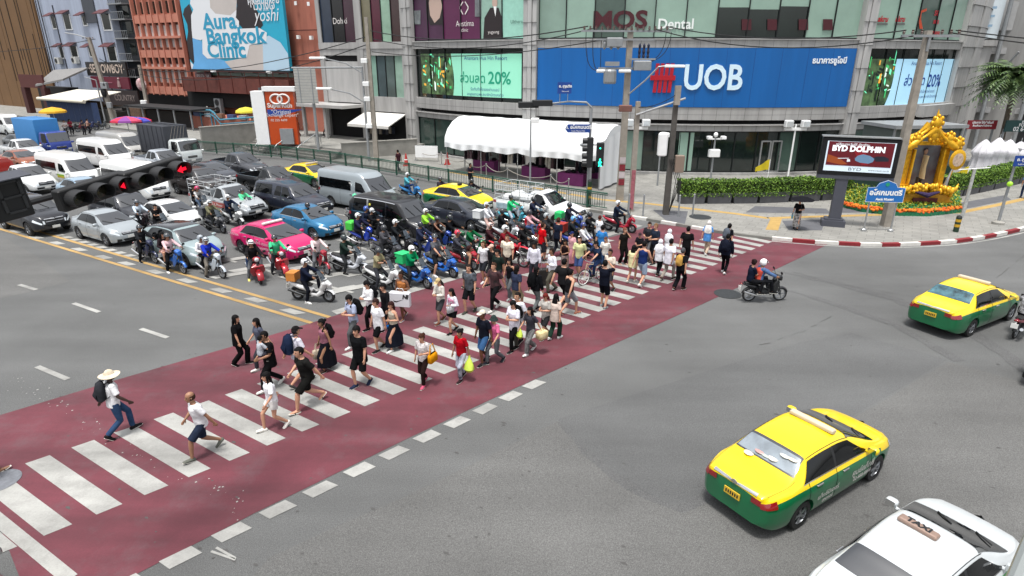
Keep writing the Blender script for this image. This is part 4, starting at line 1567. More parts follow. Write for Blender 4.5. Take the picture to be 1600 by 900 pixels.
for (x,z,r_) in ((0,5.15,.42),(-1.95,3.95,.34),(1.95,3.95,.36),(1.2,4.25,.35),(-1.2,4.25,.3),(0,4.45,.4)):
 g.ball((x,-.5,z),(r_,.3,r_),12,7)
 for k in range(8):
  a = k * math.pi / 4
  g.ball((x + r_ * math.cos(a) * .95,-.6,z + r_ * .95 * math.sin(a)),(.14,.14,.14),8,5)
g.tube([(0,-.4,5.4),(.02,-.4,5.75),(0,-.4,5.95)],[.12,.07,.01],8)
g.build('pediment',GOLD,shr,smooth=50)
rs = random.Random(4)
g = MB()
for i in range(120):
 x = rs.uniform(-2.0,2.0)
 g.ball((x,-1.0 - rs.random() * .25,1.0 + .35 * rs.random() + .2 * math.cos(x)),(rs.uniform(.08,.2),) * 3,7,4)
for s in (-1,1):
 g.tube([(s * 1.2,-1.1,1.3),(s * 1.9,-1.2,1.15),(s * 2.3,-1.1,1.35),(s * 2.45,-1.0,1.6)],[.15,.2,.13,.04],8)
g.build('carved_scrolls',GOLD,shr,smooth=50)
MB().box((0,.1,2.55),(2.4,.04,2.45)).build('portrait_panel',M('portrait_backdrop','#75828a',.4,vary=.4,scale=1.2,col2='#4a3a42'),shr)
por = MB()
por.tube([(.02,0,1.8),(.03,-.01,2.55),(.03,0,3.2)],[(.62,.06),(.46,.08),(.55,.06)],12)
po = por.build('portrait_robe',M('cream_robe_print','#c4b48f',.6,vary=.15),shr,smooth=60)
g = MB()
g.box((-.12,.05,1.55),(.16,.06,.6))
g.box((.16,.05,1.55),(.16,.06,.6))
g.build('portrait_boots',M('black_boots_print','#141214',.4),shr)
MB().ball((.03,-.01,3.42),(.15,.1,.19),10,7).build('portrait_head',M('portrait_skin','#8f6f5b',.6),shr)
MB().ball((.03,.01,3.51),(.16,.1,.13),10,6).build('portrait_hair',M('portrait_hair','#191518',.6),shr)
g = MB().tube([(1.5,-.95,1.2),(1.75,-.95,2.4)],.06,8).lathe([(.52,-.06),(.62,0),(.52,.06)],20,(1.95,-.95,3.05),axis='Y')
em = g.build('oval_emblem',GOLD,shr,smooth=40)
MB().lathe([(.4,0),(.001,-.02)],18,(1.95,-1.02,3.05),axis='Y').build('emblem_crest',M('cream_crest','#b7a28e',.6,vary=.4,scale=7),em)
MB().tube([(1.35,-1.1,1.2),(1.42,-1.15,1.9),(1.6,-1.1,2.5)],[.16,.1,.03],8).build('silver_finial',MET,shr)
MB().tube([(-1.0,-1.3,1.15),(0,-1.45,.95),(1.0,-1.3,1.15)],[.05,.16,.05],8).build('purple_bunting',cloth('#3c3350'),shr)
bed = empty('flower_bed','flower bed of yellow green foliage edged with orange marigolds round the golden shrine','flower bed',sp,0)
bp_ = [G(u,v,.13) - sp for u,v in [(1310,322),(1345,331),(1395,337),(1450,338),(1502,332)]]
bq = [G(u,v,.13) - sp for u,v in [(1316,304),(1352,308),(1400,312),(1450,312),(1494,306)]]
fg,fo,fs = MB(),MB(),MB()
rs = random.Random(11)
for a,b,c,d in zip(bp_,bp_[1:],bq,bq[1:]):
 def fn(r):
  t,q = r.random(),r.random()
  p = a.lerp(b,t).lerp(c.lerp(d,t),q)
  return Vector((p.x,p.y,.24 + q * .5 + r.gauss(0,.07))),Vector((0,-.3,1))
 leaves(fg,1300,fn,.05,.11,rs,4)
 for i in range(70):
  p = a.lerp(b,rs.random()) + Vector((rs.gauss(0,.06),rs.uniform(.02,.3),0))
  fo.ball((p.x,p.y,.26 + rs.uniform(-.08,.08)),(.1,.1,.08),6,4,rs.randrange(2))
 m_ = 16
 fs.grid([[a.lerp(b,i / m_) + Vector((0,-.05 * (i % 2),z)) for i in range(m_ + 1)] for z in (0.0,.22)])
 fs.grid([[a.lerp(b,i / m_) + Vector((0,.02,.2)) for i in range(m_ + 1)],[c.lerp(d,i / m_) + Vector((0,0,.62)) for i in range(m_ + 1)]])
fg.build('foliage',[M('bed_leaf_%d' % i,h,.6) for i,h in enumerate(['#5d7a1c','#7f8f22','#3f5f18','#a89a24'])],bed)
tag(fo.build('marigolds',[M('marigold','#c4560c',.7),M('marigold_deep','#d1720f',.7)],bed),kind='stuff')
fs.build('green_skirt',M('green_foil','#0f6a45',.5,vary=.3,scale=6),bed)
kb = G(1385,318,.13)
ksk = empty('service_kiosk','big grey green box kiosk with a flat canopy behind the golden shrine','kiosk',(kb.x + 1.6,kb.y + 3.4,.13),rad(8))
MB().box((2.45,1.5,2.1),(4.9,3,4.1)).build('wall',M('grey_green_panel','#4f5753',.6,vary=.12,scale=1),ksk)
MB().box((2.45,1.48,.9),(4.96,3.06,1.6)).build('lower_panel',M('dark_green_panel','#143529',.6,vary=.1),ksk)
MB().box((2.45,1.4,4.3),(5.3,3.4,.22)).build('roof',GREYM,ksk)
for x in (.0,4.9):
 MB().box((x,-.03,2.1),(.12,.1,4.2)).build('corner_post',GREYM,ksk)
BLUES = M('blue_enamel_sign','#173f8a',.4)
SKY = M('sky_blue_sign','#1d66ad',.4)
def street_sign(p0,p1,zt,label,txt,sub,arch=True):
 d = p1 - p0
 rz = math.atan2(d.y,d.x)
 o = empty('street_name_sign',label,'sign',(p0.x,p0.y,.13),rz)
 L = d.length
 for x in (0,L):
  g = MB().tube([(x,0,0),(x,0,zt - .2)],.045,8)
  g.lathe([(.14,0),(.14,.1),(.06,.16)],10,(x,0,0))
  g.build('post',MET,o)
 w_ = L + .5
 z0 = zt - .8
 c = L / 2
 pl = [(c - w_ / 2,z0),(c + w_ / 2,z0),(c + w_ / 2,z0 + .75)]
 if arch:
  pl += [(c + w_ * .28,z0 + .78),(c + w_ * .22,z0 + .98),(c + .3,z0 + 1.02),(c,z0 + 1.14),(c - .3,z0 + 1.02),(c - w_ * .22,z0 + .98),(c - w_ * .28,z0 + .78)]
 pl += [(c - w_ / 2,z0 + .75)]
 g = MB()
 n = len(pl)
 g.add([(x,-.07,z) for x,z in pl] + [(x,-.03,z) for x,z in pl],[tuple(range(n)),tuple(reversed(range(n,2 * n)))] + [(i,(i + 1) % n,n + (i + 1) % n,n + i) for i in range(n)])
 g.build('plate',SKY,o)
 g = MB()
 bo = [(x * .985 + c * .015,z * .965 + (z0 + .4) * .035) for x,z in pl]
 for (a,b),(e_,f_) in zip(zip(pl,pl[1:] + pl[:1]),zip(bo,bo[1:] + bo[:1])):
  g.add([(a[0],-.072,a[1]),(b[0],-.072,b[1]),(f_[0],-.072,f_[1]),(e_[0],-.072,e_[1])],[(0,1,2,3)])
 g.build('border',WHITEP,o)
 letters('sign_lettering',txt,.36,WHITEP,o,(c,-.08,z0 + .48),bold=.015)
 letters('sign_lettering',sub,.17,WHITEP,o,(c,-.08,z0 + .15),bold=.008)
 MB().lathe([(.1,0),(.1,-.01)],14,(c,-.075,z0 + .92),axis='Y').build('crest',M('green_crest','#1c8a6a',.5),o)
s0,s1 = G(1349,361,.13),G(1391,362,.13)
zt = ZAT(290,(s0 + s1) / 2)
street_sign(s0,s1,zt - .13,'arched sky blue street name sign with Thai lettering in front of the flower bed','อโศกมนตรี','Asok Montri')
ORD = ['first','second','third','fourth','fifth','sixth','seventh','eighth']+['ninth','tenth','eleventh','twelfth']
def pole(name,label,u,v,vtop,r0,r1,mt,cat='pole',z=.13,sq=False,lean=0.0):
 p = G(u,v,z)
 h = ZAT(vtop,p) - z
 o = empty(name,label,cat,p)
 g = MB()
 if sq:
  g.add([(s * (r0 if k == 0 else r1) * a + k * lean,t * (r0 if k == 0 else r1) * a,k * h) for k in (0,1) for s,t,a in ((-1,-1,1),(1,-1,1),(1,1,1),(-1,1,1))],[(3,2,1,0),(4,5,6,7)] + [(i,(i + 1) % 4,4 + (i + 1) % 4,4 + i) for i in range(4)])
 else:
  g.tube([(0,0,0),(0,0,h)],[r0,r1],12)
 g.build('shaft',mt,o)
 return o,p,h
def insulator(parent,x,y,z):
 MB().lathe([(.03,0),(.07,.03),(.05,.06),(.08,.1),(.05,.13),(.06,.2),(.02,.22)],8,(x,y,z)).build('insulator',M('brown_porcelain','#4d3a33',.3),parent)
pr,prp,prh = pole('utility_pole','tall square concrete utility pole rising in front of the golden shrine',1383,353,46,.2,.13,POLEC,'utility pole',sq=True)
g = MB().box((0,-.2,prh - .25),(2.6,.12,.12),rz=rad(-8)).box((0,-.2,prh - .6),(.1,.1,.7))
g.build('crossarm',GREYM,pr)
for x in (-1.2,-.8,-.4,.5,.9,1.25):
 insulator(pr,x,-.2 - x * .14,prh - .18)
pc,pcp,pch = pole('utility_pole','crowded concrete utility pole carrying transformers in front of the blue signboard',968,313,44,.21,.15,POLEC,'utility pole',sq=True)
g = MB()
for dz,ln in ((-.15,5.2),(-.6,3.4)):
 g.box((-.3,-.22,pch + dz),(ln,.1,.1),rz=rad(4))
g.build('crossarm',GREYM,pc)
for k in range(15):
 insulator(pc,-2.7 + k * .34,-.22,pch - .1)
for x in (-1.5,-1.1,-.7):
 MB().lathe([(.02,-.5),(.1,-.4),(.12,-.15),(.05,0)],8,(x,-.25,pch - .65)).build('fuse_cutout',GREYM,pc)
g = MB().rbox((-.95,-.35,pch - .75),(.9,.5,.5),.05)
g.build('switch_box',GREYM,pc)
zz1,zz2 = ZAT(97,pcp),ZAT(117,pcp)
g = MB().rbox((.75,-.3,zz1 - .3),(1.0,.6,.55),.06).box((.75,-.3,zz1 + .05),(1.5,.12,.1))
t1 = g.build('transformer',GREYM,pc)
for x in (.55,.8,1.05):
 MB().lathe([(.06,0),(.09,.1),(.06,.2),(.09,.35),(.06,.5),(.08,.7),(.03,.8)],8,(x,-.3,zz1 + .1)).build('bushing',M('navy_porcelain','#1b1f35',.3),t1)
g = MB().lathe([(.35,-.4),(.38,-.3),(.38,.3),(.3,.4)],12,(-1.1,-.35,zz2 - .2))
g.box((-.8,-.3,zz2 + .25),(2.0,.12,.12)).box((-1.0,-.3,zz2 + .5),(.8,.3,.25))
t2 = g.build('transformer',GREYM,pc)
for x,zc_ in ((-1.5,zz2 + .1),(-.2,zz2 + .1)):
 MB().tube([(x - .4,-.35,zc_),(x + .3,-.35,zc_)],.09,8).build('bushing',WHITEP,t2)
g = MB()
for k in range(4):
 g.box((0,-.215,1.2 + k * .45),(.36,.02,.38),m=k % 2)
g.build('number_plates',[M('red_notice','#7d1f2c',.6,vary=.4,scale=9),M('white_notice','#b9aeb0',.6,vary=.2)],pc)
CABLE = M('black_cable','#121314',.6)
for k in range(5):
 x = [-2.6,-2.2,-1.7,2.0,2.3][k]
 s = 1 if k < 3 else -1
 tgt = (-1.6,zz2 + .1) if k < 3 else (.9,zz1 - .2)
 pts = []
 for t in range(13):
  q = t / 12
  zq = pch - .2 + (tgt[1] - pch + .2) * q - .9 * math.sin(q * math.pi) * (.7 if k < 3 else .3)
  xq = x + (tgt[0] - x) * q ** 2.2
  pts.append((xq,-.3,zq))
 MB().tube(pts,.022,5).build('jumper_cable',CABLE,pc)
g = MB().tube([(.1,-.2,ZAT(150,pcp)),(.95,-.6,ZAT(128,pcp)),(1.6,-.9,ZAT(107,pcp)),(1.9,-1.0,ZAT(106,pcp))],.045,8)
la = g.build('lamp_arm',MET,pc)
MB().rbox((2.45,-1.2,ZAT(106,pcp)),(1.15,.36,.15),.06,rz=rad(-15)).build('lamp_head',WHITEP,la)
p2,p2p,p2h = pole('utility_pole','slim pale concrete pole with faded red notices beside the crowded pole',985,330,158,.16,.12,POLEC,'utility pole',sq=True)
MB().box((0,-.17,1.3),(.22,.02,2.3)).build('faded_poster',M('faded_red_paper','#9a5a62',.8,vary=.35,scale=6),p2)
g = MB().tube([(-.1,-.2,p2h - .7),(2.5,-.4,ZAT(156,p2p))],.06,8)
g.build('bracket_arm',MET,p2)
g = MB().rbox((-.75,-.3,p2h - .35),(.7,.3,.35),.04)
g.build('junction_box',M('rust_box','#6f4a41',.7,vary=.2),p2)
p3,p3p,p3h = pole('utility_pole','dark weathered pole with cable boxes at the left end of the hedge',1040,335,133,.16,.11,M('dark_weathered_pole','#4d4a46',.9,vary=.2),'utility pole',sq=True)
g = MB().box((.02,-.1,p3h - .5),(.28,.28,1.0))
g.build('pole_cap',POLEC,p3)
MB().rbox((.45,-.2,ZAT(258,p3p)),(.5,.3,.95),.04).build('meter_box',M('beige_meter_box','#7f6f62',.6),p3)
MB().rbox((-.55,-.1,ZAT(228,p3p)),(.5,.4,1.3),.12).build('camera_cabinet',WHITEP,p3)
for i,(x,y) in enumerate([(-2.2,-.2),(-1.4,-.4),(.6,-.5),(1.5,-.2)]):
 gpo = MB().tube([(0,0,0),(0,0,1.2)],.05,8).ball((0,0,1.2),.06,8,5).build('guard_post',GREYM,None,(p3p.x + x,p3p.y + y,.13))
 tag(gpo,f'short grey steel guard post by the dark weathered pole, {ORD[i]} from the left','guard post','guard posts round the dark pole')
g = MB()
for k in range(4):
 g.tube([(.1 * k - .1,-.17,3.2),(.3 + .1 * k,-.4,2.0),(.15,-.18,.2)],.02,5)
g.build('loose_cable',CABLE,p3)
ts,tsp,tsh = pole('traffic_signal','grey traffic signal mast with a green walking man lamp and a curved arm',917,322,178,.09,.08,GREYM,'traffic light')
xw = lambda du: du * tsp.y / 900
g = MB().tube([(.0,0,tsh - .1),(.02,0,tsh + .35),(-.3,0,tsh + .65),(-1.3,0,tsh + .7),(-3.5,-.1,tsh + .45)],[.07,.065,.06,.05,.045],8)
g.build('arm',GREYM,ts)
g = MB()
for k,x in enumerate((-2.55,-3.35)):
 g.rbox((x - .3,-.1,tsh + .62 - k * .1),(1.15,.36,.34),.04,rz=rad(8))
hz = g.build('signal_head',BLACKP,ts)
zc_ = ZAT(237,tsp) - .13
g = MB().rbox((-.0,-.22,zc_),(.36,.3,1.75),.04)
sh = g.build('signal_head',BLACKP,ts)
for k in range(4):
 g = MB()
 ring = [(-.2 - .0,-.22,zc_ + .66 - k * .44)]
 g.lathe([(.17,0),(.17,-.26)],14,(-.18,-.22,zc_ + .66 - k * .44),axis='X',cap=False)
 g.build('visor',BLACKP,sh)
g = MB().rbox((.62,-.12,ZAT(240,tsp) - .13),(.44,.26,1.35),.04)
ph = g.build('pedestrian_head',BLACKP,ts)
GRN = lit('green_walk_lamp','#18d3a0',3.0)
zz_ = ZAT(253,tsp) - .13
g = MB().ball((.62,-.27,zz_ + .19),(.05,.02,.05),8,5)
for pth in ([(.62,-.27,zz_ + .13),(.62,-.27,zz_ - .05)],[(.62,-.27,zz_ - .05),(.55,-.27,zz_ - .2)],[(.62,-.27,zz_ - .05),(.70,-.27,zz_ - .2)],[(.62,-.27,zz_ + .1),(.53,-.27,zz_ - .02)],[(.62,-.27,zz_ + .1),(.71,-.27,zz_ - .0)]):
 g.tube(pth,.03,6)
g.build('walking_man',GRN,ph)
MB().lathe([(.04,0),(.04,-.02)],10,(.6,-.26,zz_ + .85),axis='Y').build('green_dot',GRN,ph)
def blue_plate(o,x,z,w_,h_,t1_,t2_,rot=0,y=-.15,s1=.26,s2=.12,arrow=0):
 g = MB()
 if arrow:
  g.add([(x - w_ / 2,y,z),(x - w_ / 2 + .2,y,z + h_ / 2),(x + w_ / 2,y,z + h_ / 2),(x + w_ / 2,y,z - h_ / 2),(x - w_ / 2 + .2,y,z - h_ / 2)],[(4,3,2,1,0)])
 else:
  g.box((x,y + .02,z),(w_,.03,h_))
 p_ = g.build('name_plate',BLUES,o)
 letters('sign_lettering',t1_,s1,WHITEP,p_,(x + .05,y - .012,z + h_ * .14),bold=.008)
 letters('sign_lettering',t2_,s2,WHITEP,p_,(x + .05,y - .012,z - h_ * .3))
blue_plate(ts,-.78,ZAT(200,tsp) - .13,1.5,.48,'ถ. อโศกมนตรี','Asok Montri Rd.',arrow=1,s1=.28)
blue_plate(ts,-1.6,tsh + 1.45,.8,.62,'ถ. สุขุมวิท','Sukhumvit',s1=.19,s2=.1)
MB().tube([(-1.85,-.1,tsh + .6),(-1.85,-.1,tsh + 1.7)],.02,6).tube([(-1.4,-.1,tsh + .66),(-1.4,-.1,tsh + 1.7)],.02,6).build('sign_stem',MET,ts)
def flood(u,v,vt,label):
 o,p,h = pole('floodlight_post',label,u,v,vt,.07,.06,WHITEP,'lamp post')
 MB().box((0,0,h - .35),(1.6,.2,.18)).build('cross_bar',WHITEP,o)
 for s in (-1,1):
  q = MB().rbox((s * .62,-.15,h + .05),(.55,.45,.5),.05).build('floodlight',WHITEP,o)
  MB().box((s * .62,-.39,h + .05),(.45,.03,.4)).build('lens',LAMPW,q)
flood(1231,276,193,'white twin floodlight post in front of the bank doors')
flood(990,275,192,'white twin floodlight post behind the crowded utility pole')
o,p,h = pole('camera_post','grey surveillance camera post in front of the dark bank windows',1110,282,214,.07,.06,GREYM,'camera post')
MB().box((0,0,h - .1),(1.1,.1,.1)).rbox((0,-.1,h - 1.1),(.8,.35,.55),.05).build('bracket_box',WHITEP,o)
for x in (-.5,.5):
 MB().rbox((x,-.25,h + .02),(.3,.5,.2),.03).build('camera',WHITEP,o)
MB().ball((0,-.05,h + .2),(.16,.16,.18),10,6).build('dome_camera',WHITEP,o)
for u,v,vt,lb in ((828,308,188,'slim white lamp post in front of the white tent'),(1027,290,210,'thin grey post with a small camera behind the dark weathered pole')):
 o,p,h = pole('lamp_post',lb,u,v,vt,.06,.05,GREYM,'lamp post')
 MB().rbox((.25,-.1,h),(.5,.3,.3),.05).build('lamp_head',WHITEP,o)
o,p,h = pole('display_post','short grey post with a crossbar beside the right end of the white tent',921,300,226,.09,.08,GREYM,'post')
MB().tube([(-.6,0,h),(.7,0,h)],.05,8).ball((-.65,0,h),.12,8,5).build('crossbar',GREYM,o)
for (u,v,vt,lb) in ((920,323,283,'short black and yellow bollard at the railing end'),(1493,362,338,'short dark green and yellow bollard at the striped kerb')):
 o,p,h = pole('bollard',lb,u,v,vt,.13,.13,M('dark_green_bollard','#15301f',.5),'bollard')
 for k in (.35,.7):
  MB().lathe([(.135,0),(.135,.14)],12,(0,0,h * k)).build('yellow_band',M('yellow_band','#b8901f',.5),o)
 MB().lathe([(.14,0),(.1,.08),(.01,.12)],12,(0,0,h)).build('cap',BLACKP,o)
o,p,h = pole('taped_post','leaning clear wrapped post behind the green bollard on the right pavement',1503,340,262,.1,.08,M('plastic_wrap','#a8aaa8',.2,vary=.3,scale=8),'post')
MB().tube([(-.9,0,h - .05),(.9,.1,h + .05)],.025,6).build('crossbar',WHITEP,o)
o,p,h = pole('street_name_sign','tall grey post with a small dark blue street plate at the right edge',1559,350,252,.08,.06,GREYM,'sign')
MB().lathe([(.3,0),(.3,.12),(.12,.2)],14).build('footing',CONC,o)
blue_plate(o,.3,h + .1,1.0,.55,'ถ. สุขุมวิท','Sukhumvit Rd',s1=.22,s2=.12)
MB().ball((-.05,-.1,ZAT(283,p) - .2),.14,8,6).build('green_button',lit('lime_plastic','#8fbf2a',.1),o)
pa,pap,pah = pole('utility_pole','leaning concrete utility pole in front of the cowboy sign',180,196,60,.24,.17,POLEC,'utility pole',sq=True,lean=-.9)
MB().tube([(-.9,-.1,pah - .1),(-2.1,-.4,pah + .3),(-3.2,-.8,pah + .5)],.06,8).build('lamp_arm',MET,pa)
MB().rbox((.0,-.4,5.0),(.8,.5,.8),.05).rbox((.1,-.4,2.6),(.6,.4,.7),.05).build('cable_box',GREYM,pa)
for k in range(4):
 insulator(pa,-1.5 + k * .4,-.2,pah - .2)
pb,pbp,pbh = pole('utility_pole','concrete utility pole in front of the terracotta fins',235,189,103,.22,.16,POLEC,'utility pole',sq=True)
MB().rbox((-.2,-.35,2.3),(.8,.4,1.0),.05).build('meter_box',WHITEP,pb)
pd,pdp,pdh = pole('steel_pole','slim steel pole beside the leaning concrete pole at the bar',166,196,127,.1,.08,GREYM,'pole')
MB().tube([(0,0,pdh),(-1.2,-.3,pdh + .4)],.05,6).build('arm',GREYM,pd)
MB().ball((-.3,-.4,4.2),(.35,.3,.7),9,6).ball((.1,-.4,5.1),(.3,.3,.4),9,6).build('cable_bundle',M('cable_tangle','#1a1b1d',.7,vary=.4,scale=7,bump=.8),pa)
plm,plmp,plmh = pole('street_lamp','twin armed grey street lamp in front of the bank wing',577,252,105,.12,.08,GREYM,'street lamp')
for (du,v,s) in ((-60,95,1),(-55,142,.9)):
 z1 = ZAT(v,plmp)
 x1 = du * plmp.y / 900
 g = MB().tube([(0,0,z1 - 1.1),(x1 * .35,-.2,z1 - .35),(x1 * .8,-.5,z1)],.05,8)
 g.build('arm',GREYM,plm)
 MB().rbox((x1 * .95,-.6,z1 + .05),(1.3,.4,.18),.06,rz=rad(-8)).build('lamp_head',WHITEP,plm)
pe,pep,peh = pole('utility_pole','grey utility pole hung with small cameras beside the twin street lamp',573,250,28,.2,.13,POLEC,'utility pole',sq=True)
pe.location.x += 1.0; pe.location.y -= .6
for z in (3,5.2,6.4,8.2):
 MB().rbox((-.35,-.3,z),(.5,.3,.35),.04).build('camera',WHITEP,pe)
pf,pfp,pfh = pole('sign_gantry','grey gantry post holding the blank back of a white road sign',499,244,106,.14,.12,GREYM,'sign')
MB().tube([(-1.6,0,pfh - .05),(4.6,0,pfh)],.08,8).build('arm',GREYM,pf)
sb = MB().box((-.45,-.2,pfh - 1.55),(1.9,.06,2.9)).build('sign_back',M('blank_sign_back','#a6a5a0',.6,vary=.06),pf)
g = MB()
for k in range(12):
 g.box((-.45,-.235,pfh - 2.9 + k * .24),(1.9,.012,.02))
for x in (-1.0,.1):
 g.box((x,-.24,pfh - 1.55),(.07,.05,2.9))
g.build('rib',GREYM,sb)
pg,pgp,pgh = pole('cctv_pole','dark pole with camera boxes in front of the orange booth',418,233,138,.13,.11,M('dark_grey_pole','#54585c',.6,.2),'pole')
for z,x in ((3.6,-.3),(2.9,.2),(4.9,.2)):
 MB().rbox((x,-.25,z),(.6,.4,.55),.05).build('cabinet',WHITEP,pg)
def cable(name,label,pts,r=.03,sag=.5):
 P = []
 for a,b in zip(pts,pts[1:]):
  a,b = Vector(a),Vector(b)
  for i in range(13):
   t = i / 12
   q = a.lerp(b,t)
   q.z -= sag * 4 * t * (1 - t)
   if not P or i: P.append(q)
 return tag(MB().tube(P,r,5).build(name,CABLE),label,'cable','overhead cables')
def top(p,h,dx=0,dz=-.1): return Vector((p.x + dx,p.y - .2,p.z + h + dz))
cable('overhead_cable','overhead power cable from the crowded pole to the pole by the golden shrine',[top(pcp,pch,2.0,.1),top(prp,prh,-1.2,0)],.03,.5)
cable('overhead_cable','lower overhead cable from the crowded pole to the pole by the golden shrine',[top(pcp,pch,1.4,-.05),top(prp,prh,-.8,-.25)],.03,.75)
cable('overhead_cable','overhead cable leaving the golden shrine pole to the right edge',[top(prp,prh,1.2,0),Vector((60,40,9))],.03,.6)
cable('overhead_cable','second overhead cable leaving the golden shrine pole to the right edge',[top(prp,prh,.9,-.1),Vector((60,37,8.8))],.03,.9)
cable('overhead_cable','topmost overhead cable from the crowded pole leftwards to the pole by the bank wing',[top(pcp,pch,-2.5,.1),top(pep,peh,1.2,-1.0)],.035,.7)
cable('overhead_cable','second overhead cable from the crowded pole leftwards to the pole by the bank wing',[top(pcp,pch,-2.1,0),top(pep,peh,1.3,-1.6)],.03,.9)
cable('overhead_cable','lowest overhead cable from the crowded pole leftwards to the pole by the bank wing',[top(pcp,pch,-1.5,-.6),top(pep,peh,1.2,-2.6)],.03,.6)
cable('overhead_cable','upper overhead cable across the turquoise billboard',[top(pep,peh,1.0,-1.4),top(pbp,pbh,0,-.6)],.04,1.2)
cable('overhead_cable','lower overhead cable across the turquoise billboard',[top(pep,peh,1.0,-2.0),top(pbp,pbh,0,-1.2)],.04,1.6)
cable('overhead_cable','overhead cable between the two concrete poles at the bar front',[top(pbp,pbh,0,-.3),top(pap,pah,0,-2.5)],.04,.6)
cable('overhead_cable','overhead cable from the leaning concrete pole past the brown building',[top(pap,pah,0,-.2),Vector((-95,108,9.5))],.04,.8)
cable('overhead_cable','thin wire between the slim pale pole and the dark weathered pole',[top(p2p,p2h,0,-.3),top(p3p,p3h,0,-.4)],.02,.2)
for i,(u,v) in enumerate([(650,250),(690,257),(727,270),(760,277),(793,285),(860,296),(888,303)]):
 p = G(u,v,.13)
 o = MB().lathe([(.16,0),(.16,.04),(.035,.06),(.035,.95),(.06,.97),(.06,1.03),(.01,1.06)],12).build('rope_post',MET,None,p,smooth=40)
 tag(o,f'steel rope barrier post on the bank forecourt, {ORD[i]} from the left of its row','rope post','rope barrier posts on the forecourt')
 if i:
  a,b = pp + Vector((0,0,.95)),p + Vector((0,0,.95))
  if (b - a).length < 6:
   P = [a.lerp(b,t / 8) - Vector((0,0,.35 * 4 * (t / 8) * (1 - t / 8))) for t in range(9)]
   tag(MB().tube(P,.025,6).build('barrier_rope',M('pale_rope','#8c8780',.9)),f'pale sagging barrier rope, {ORD[i - 1]} from the left on the bank forecourt','rope','barrier ropes on the forecourt')
 pp = p
for i,(u,v) in enumerate([(635,259),(699,257)]):
 p = G(u,v,.13)
 g = MB().box((0,0,.03),(.5,.5,.06)).lathe([(.2,.06),(.05,1.0),(.02,1.02)],14)
 g2 = MB().lathe([(.158,.32),(.122,.55)],14)
 o = g.build('traffic_cone',M('cone_red','#a52a24',.6),None,p)
 tag(o,['red and white traffic cone beside the person at the railing','red and white traffic cone to the right of the white notice board'][i],'traffic cone','traffic cones on the forecourt')
 g2.build('white_band',WHITEP,o)
p = G(667,252,.13)
o = empty('notice_board','white blank notice banner on a low frame behind the green railing','notice board',p,rad(-8))
MB().box((0,0,.8),(2.0,.05,.95)).build('banner',WHITEP,o)
MB().tube([(-1,.05,0),(-1,.05,1.3),(1,.05,1.3),(1,.05,0)],.03,6).build('frame',MET,o)
p = G(452,247,.13)
for i,(u,v,vt) in enumerate([(1196,300,248),(1503,305,258)]):
 o,p,h = pole('flag',['small yellow flag on a leaning staff above the straight hedge','small yellow flag above the curving hedge by the white parasols'][i],u,v,vt,.02,.02,WHITEP,'flag')
 g = MB().grid([[(-.02 - .85 * t / 6,.08 * math.sin(t * 1.4),h - z * (1 - .1 * t) - .55 * (t / 6) ** 1.2) for t in range(7)] for z in (.0,.35,.7)])
 g.build('cloth',M('yellow_flag_cloth','#c6b21a',.8,vary=.1),o,smooth=60)
for i,(u,v) in enumerate([(1506,300),(1528,300),(1547,299),(1566,298),(1586,296),(1604,294)]):
 p = G(u,v,.13)
 p.y += 4.0; p.x += 3.6
 ztop = ZAT(213 + abs(i - 1) * 3,p) - .13
 o = empty('folded_parasol',f'tall white shrouded parasol, {ORD[i]} of the row behind the curving hedge','parasol',p,0,'shrouded white parasols at the right')
 n = 20
 rings = []
 for r_,z in ((.74,.05),(.70,.5),(.60,ztop * .4),(.55,ztop * .6),(.68,ztop * .68),(.60,ztop * .74),(.38,ztop * .88),(.10,ztop * .985),(.02,ztop)):
  rings.append([(r_ * (1 + .1 * math.cos(k * math.pi)) * math.cos(2 * math.pi * k / n),r_ * (1 + .1 * math.cos(k * math.pi)) * math.sin(2 * math.pi * k / n),z) for k in range(n)])
 MB().loft(rings).build('shroud',M('white_shroud','#c9c8cd',.8,vary=.06),o,smooth=50)
 MB().tube([(0,0,ztop - .1),(0,0,ztop + .25)],.03,6).build('finial',MET,o)
p = G(1560,286,.13); p.y += 2.2; p.x += 1.4
o = empty('bar_counter','pale timber counter with a small grey parasol among the white parasols','counter',p)
MB().rbox((0,0,.6),(2.6,1,1.2),.05).build('counter',M('pale_timber','#a88660',.7,vary=.15),o)
MB().lathe([(1.5,2.3),(1.45,2.35),(.1,2.75)],18).tube([(0,0,1.1),(0,0,2.7)],.05,6).build('parasol',M('grey_canvas','#6d6e70',.8),o)
fb = empty('far_building','grey station building with steel struts and white bands behind the palm at the right edge','building',(47,62,0),rad(-35))
g = MB()
g.box((10,6,7),(30,10,14))
g.build('wall',M('dark_grey_cladding','#37383b',.7,vary=.3,scale=.5),fb)
g = MB()
for z,h_ in ((3.9,.5),(6.6,.5),(9.3,.55),(12.3,2.4)):
 g.box((10,.6,z),(30.4,1.2,h_))
g.build('white_band',M('pale_band','#a3a3a3',.6,vary=.1),fb)
g = MB()
for k in range(10):
 x = -4 + k * 3
 g.tube([(x,-.6,0),(x,-.6,14)],.18,8)
 g.tube([(x,-.6,6.4),(x + 1.5,-1.6,9.2)],.1,6)
g.build('strut',GREYM,fb)
g = MB()
for k in range(9):
 g.box((-3 + k * 3,.9,5.2),(2.2,.3,1.8))
 g.box((-3 + k * 3,.9,7.9),(2.2,.3,1.8))
g.build('window',MIDG,fb)
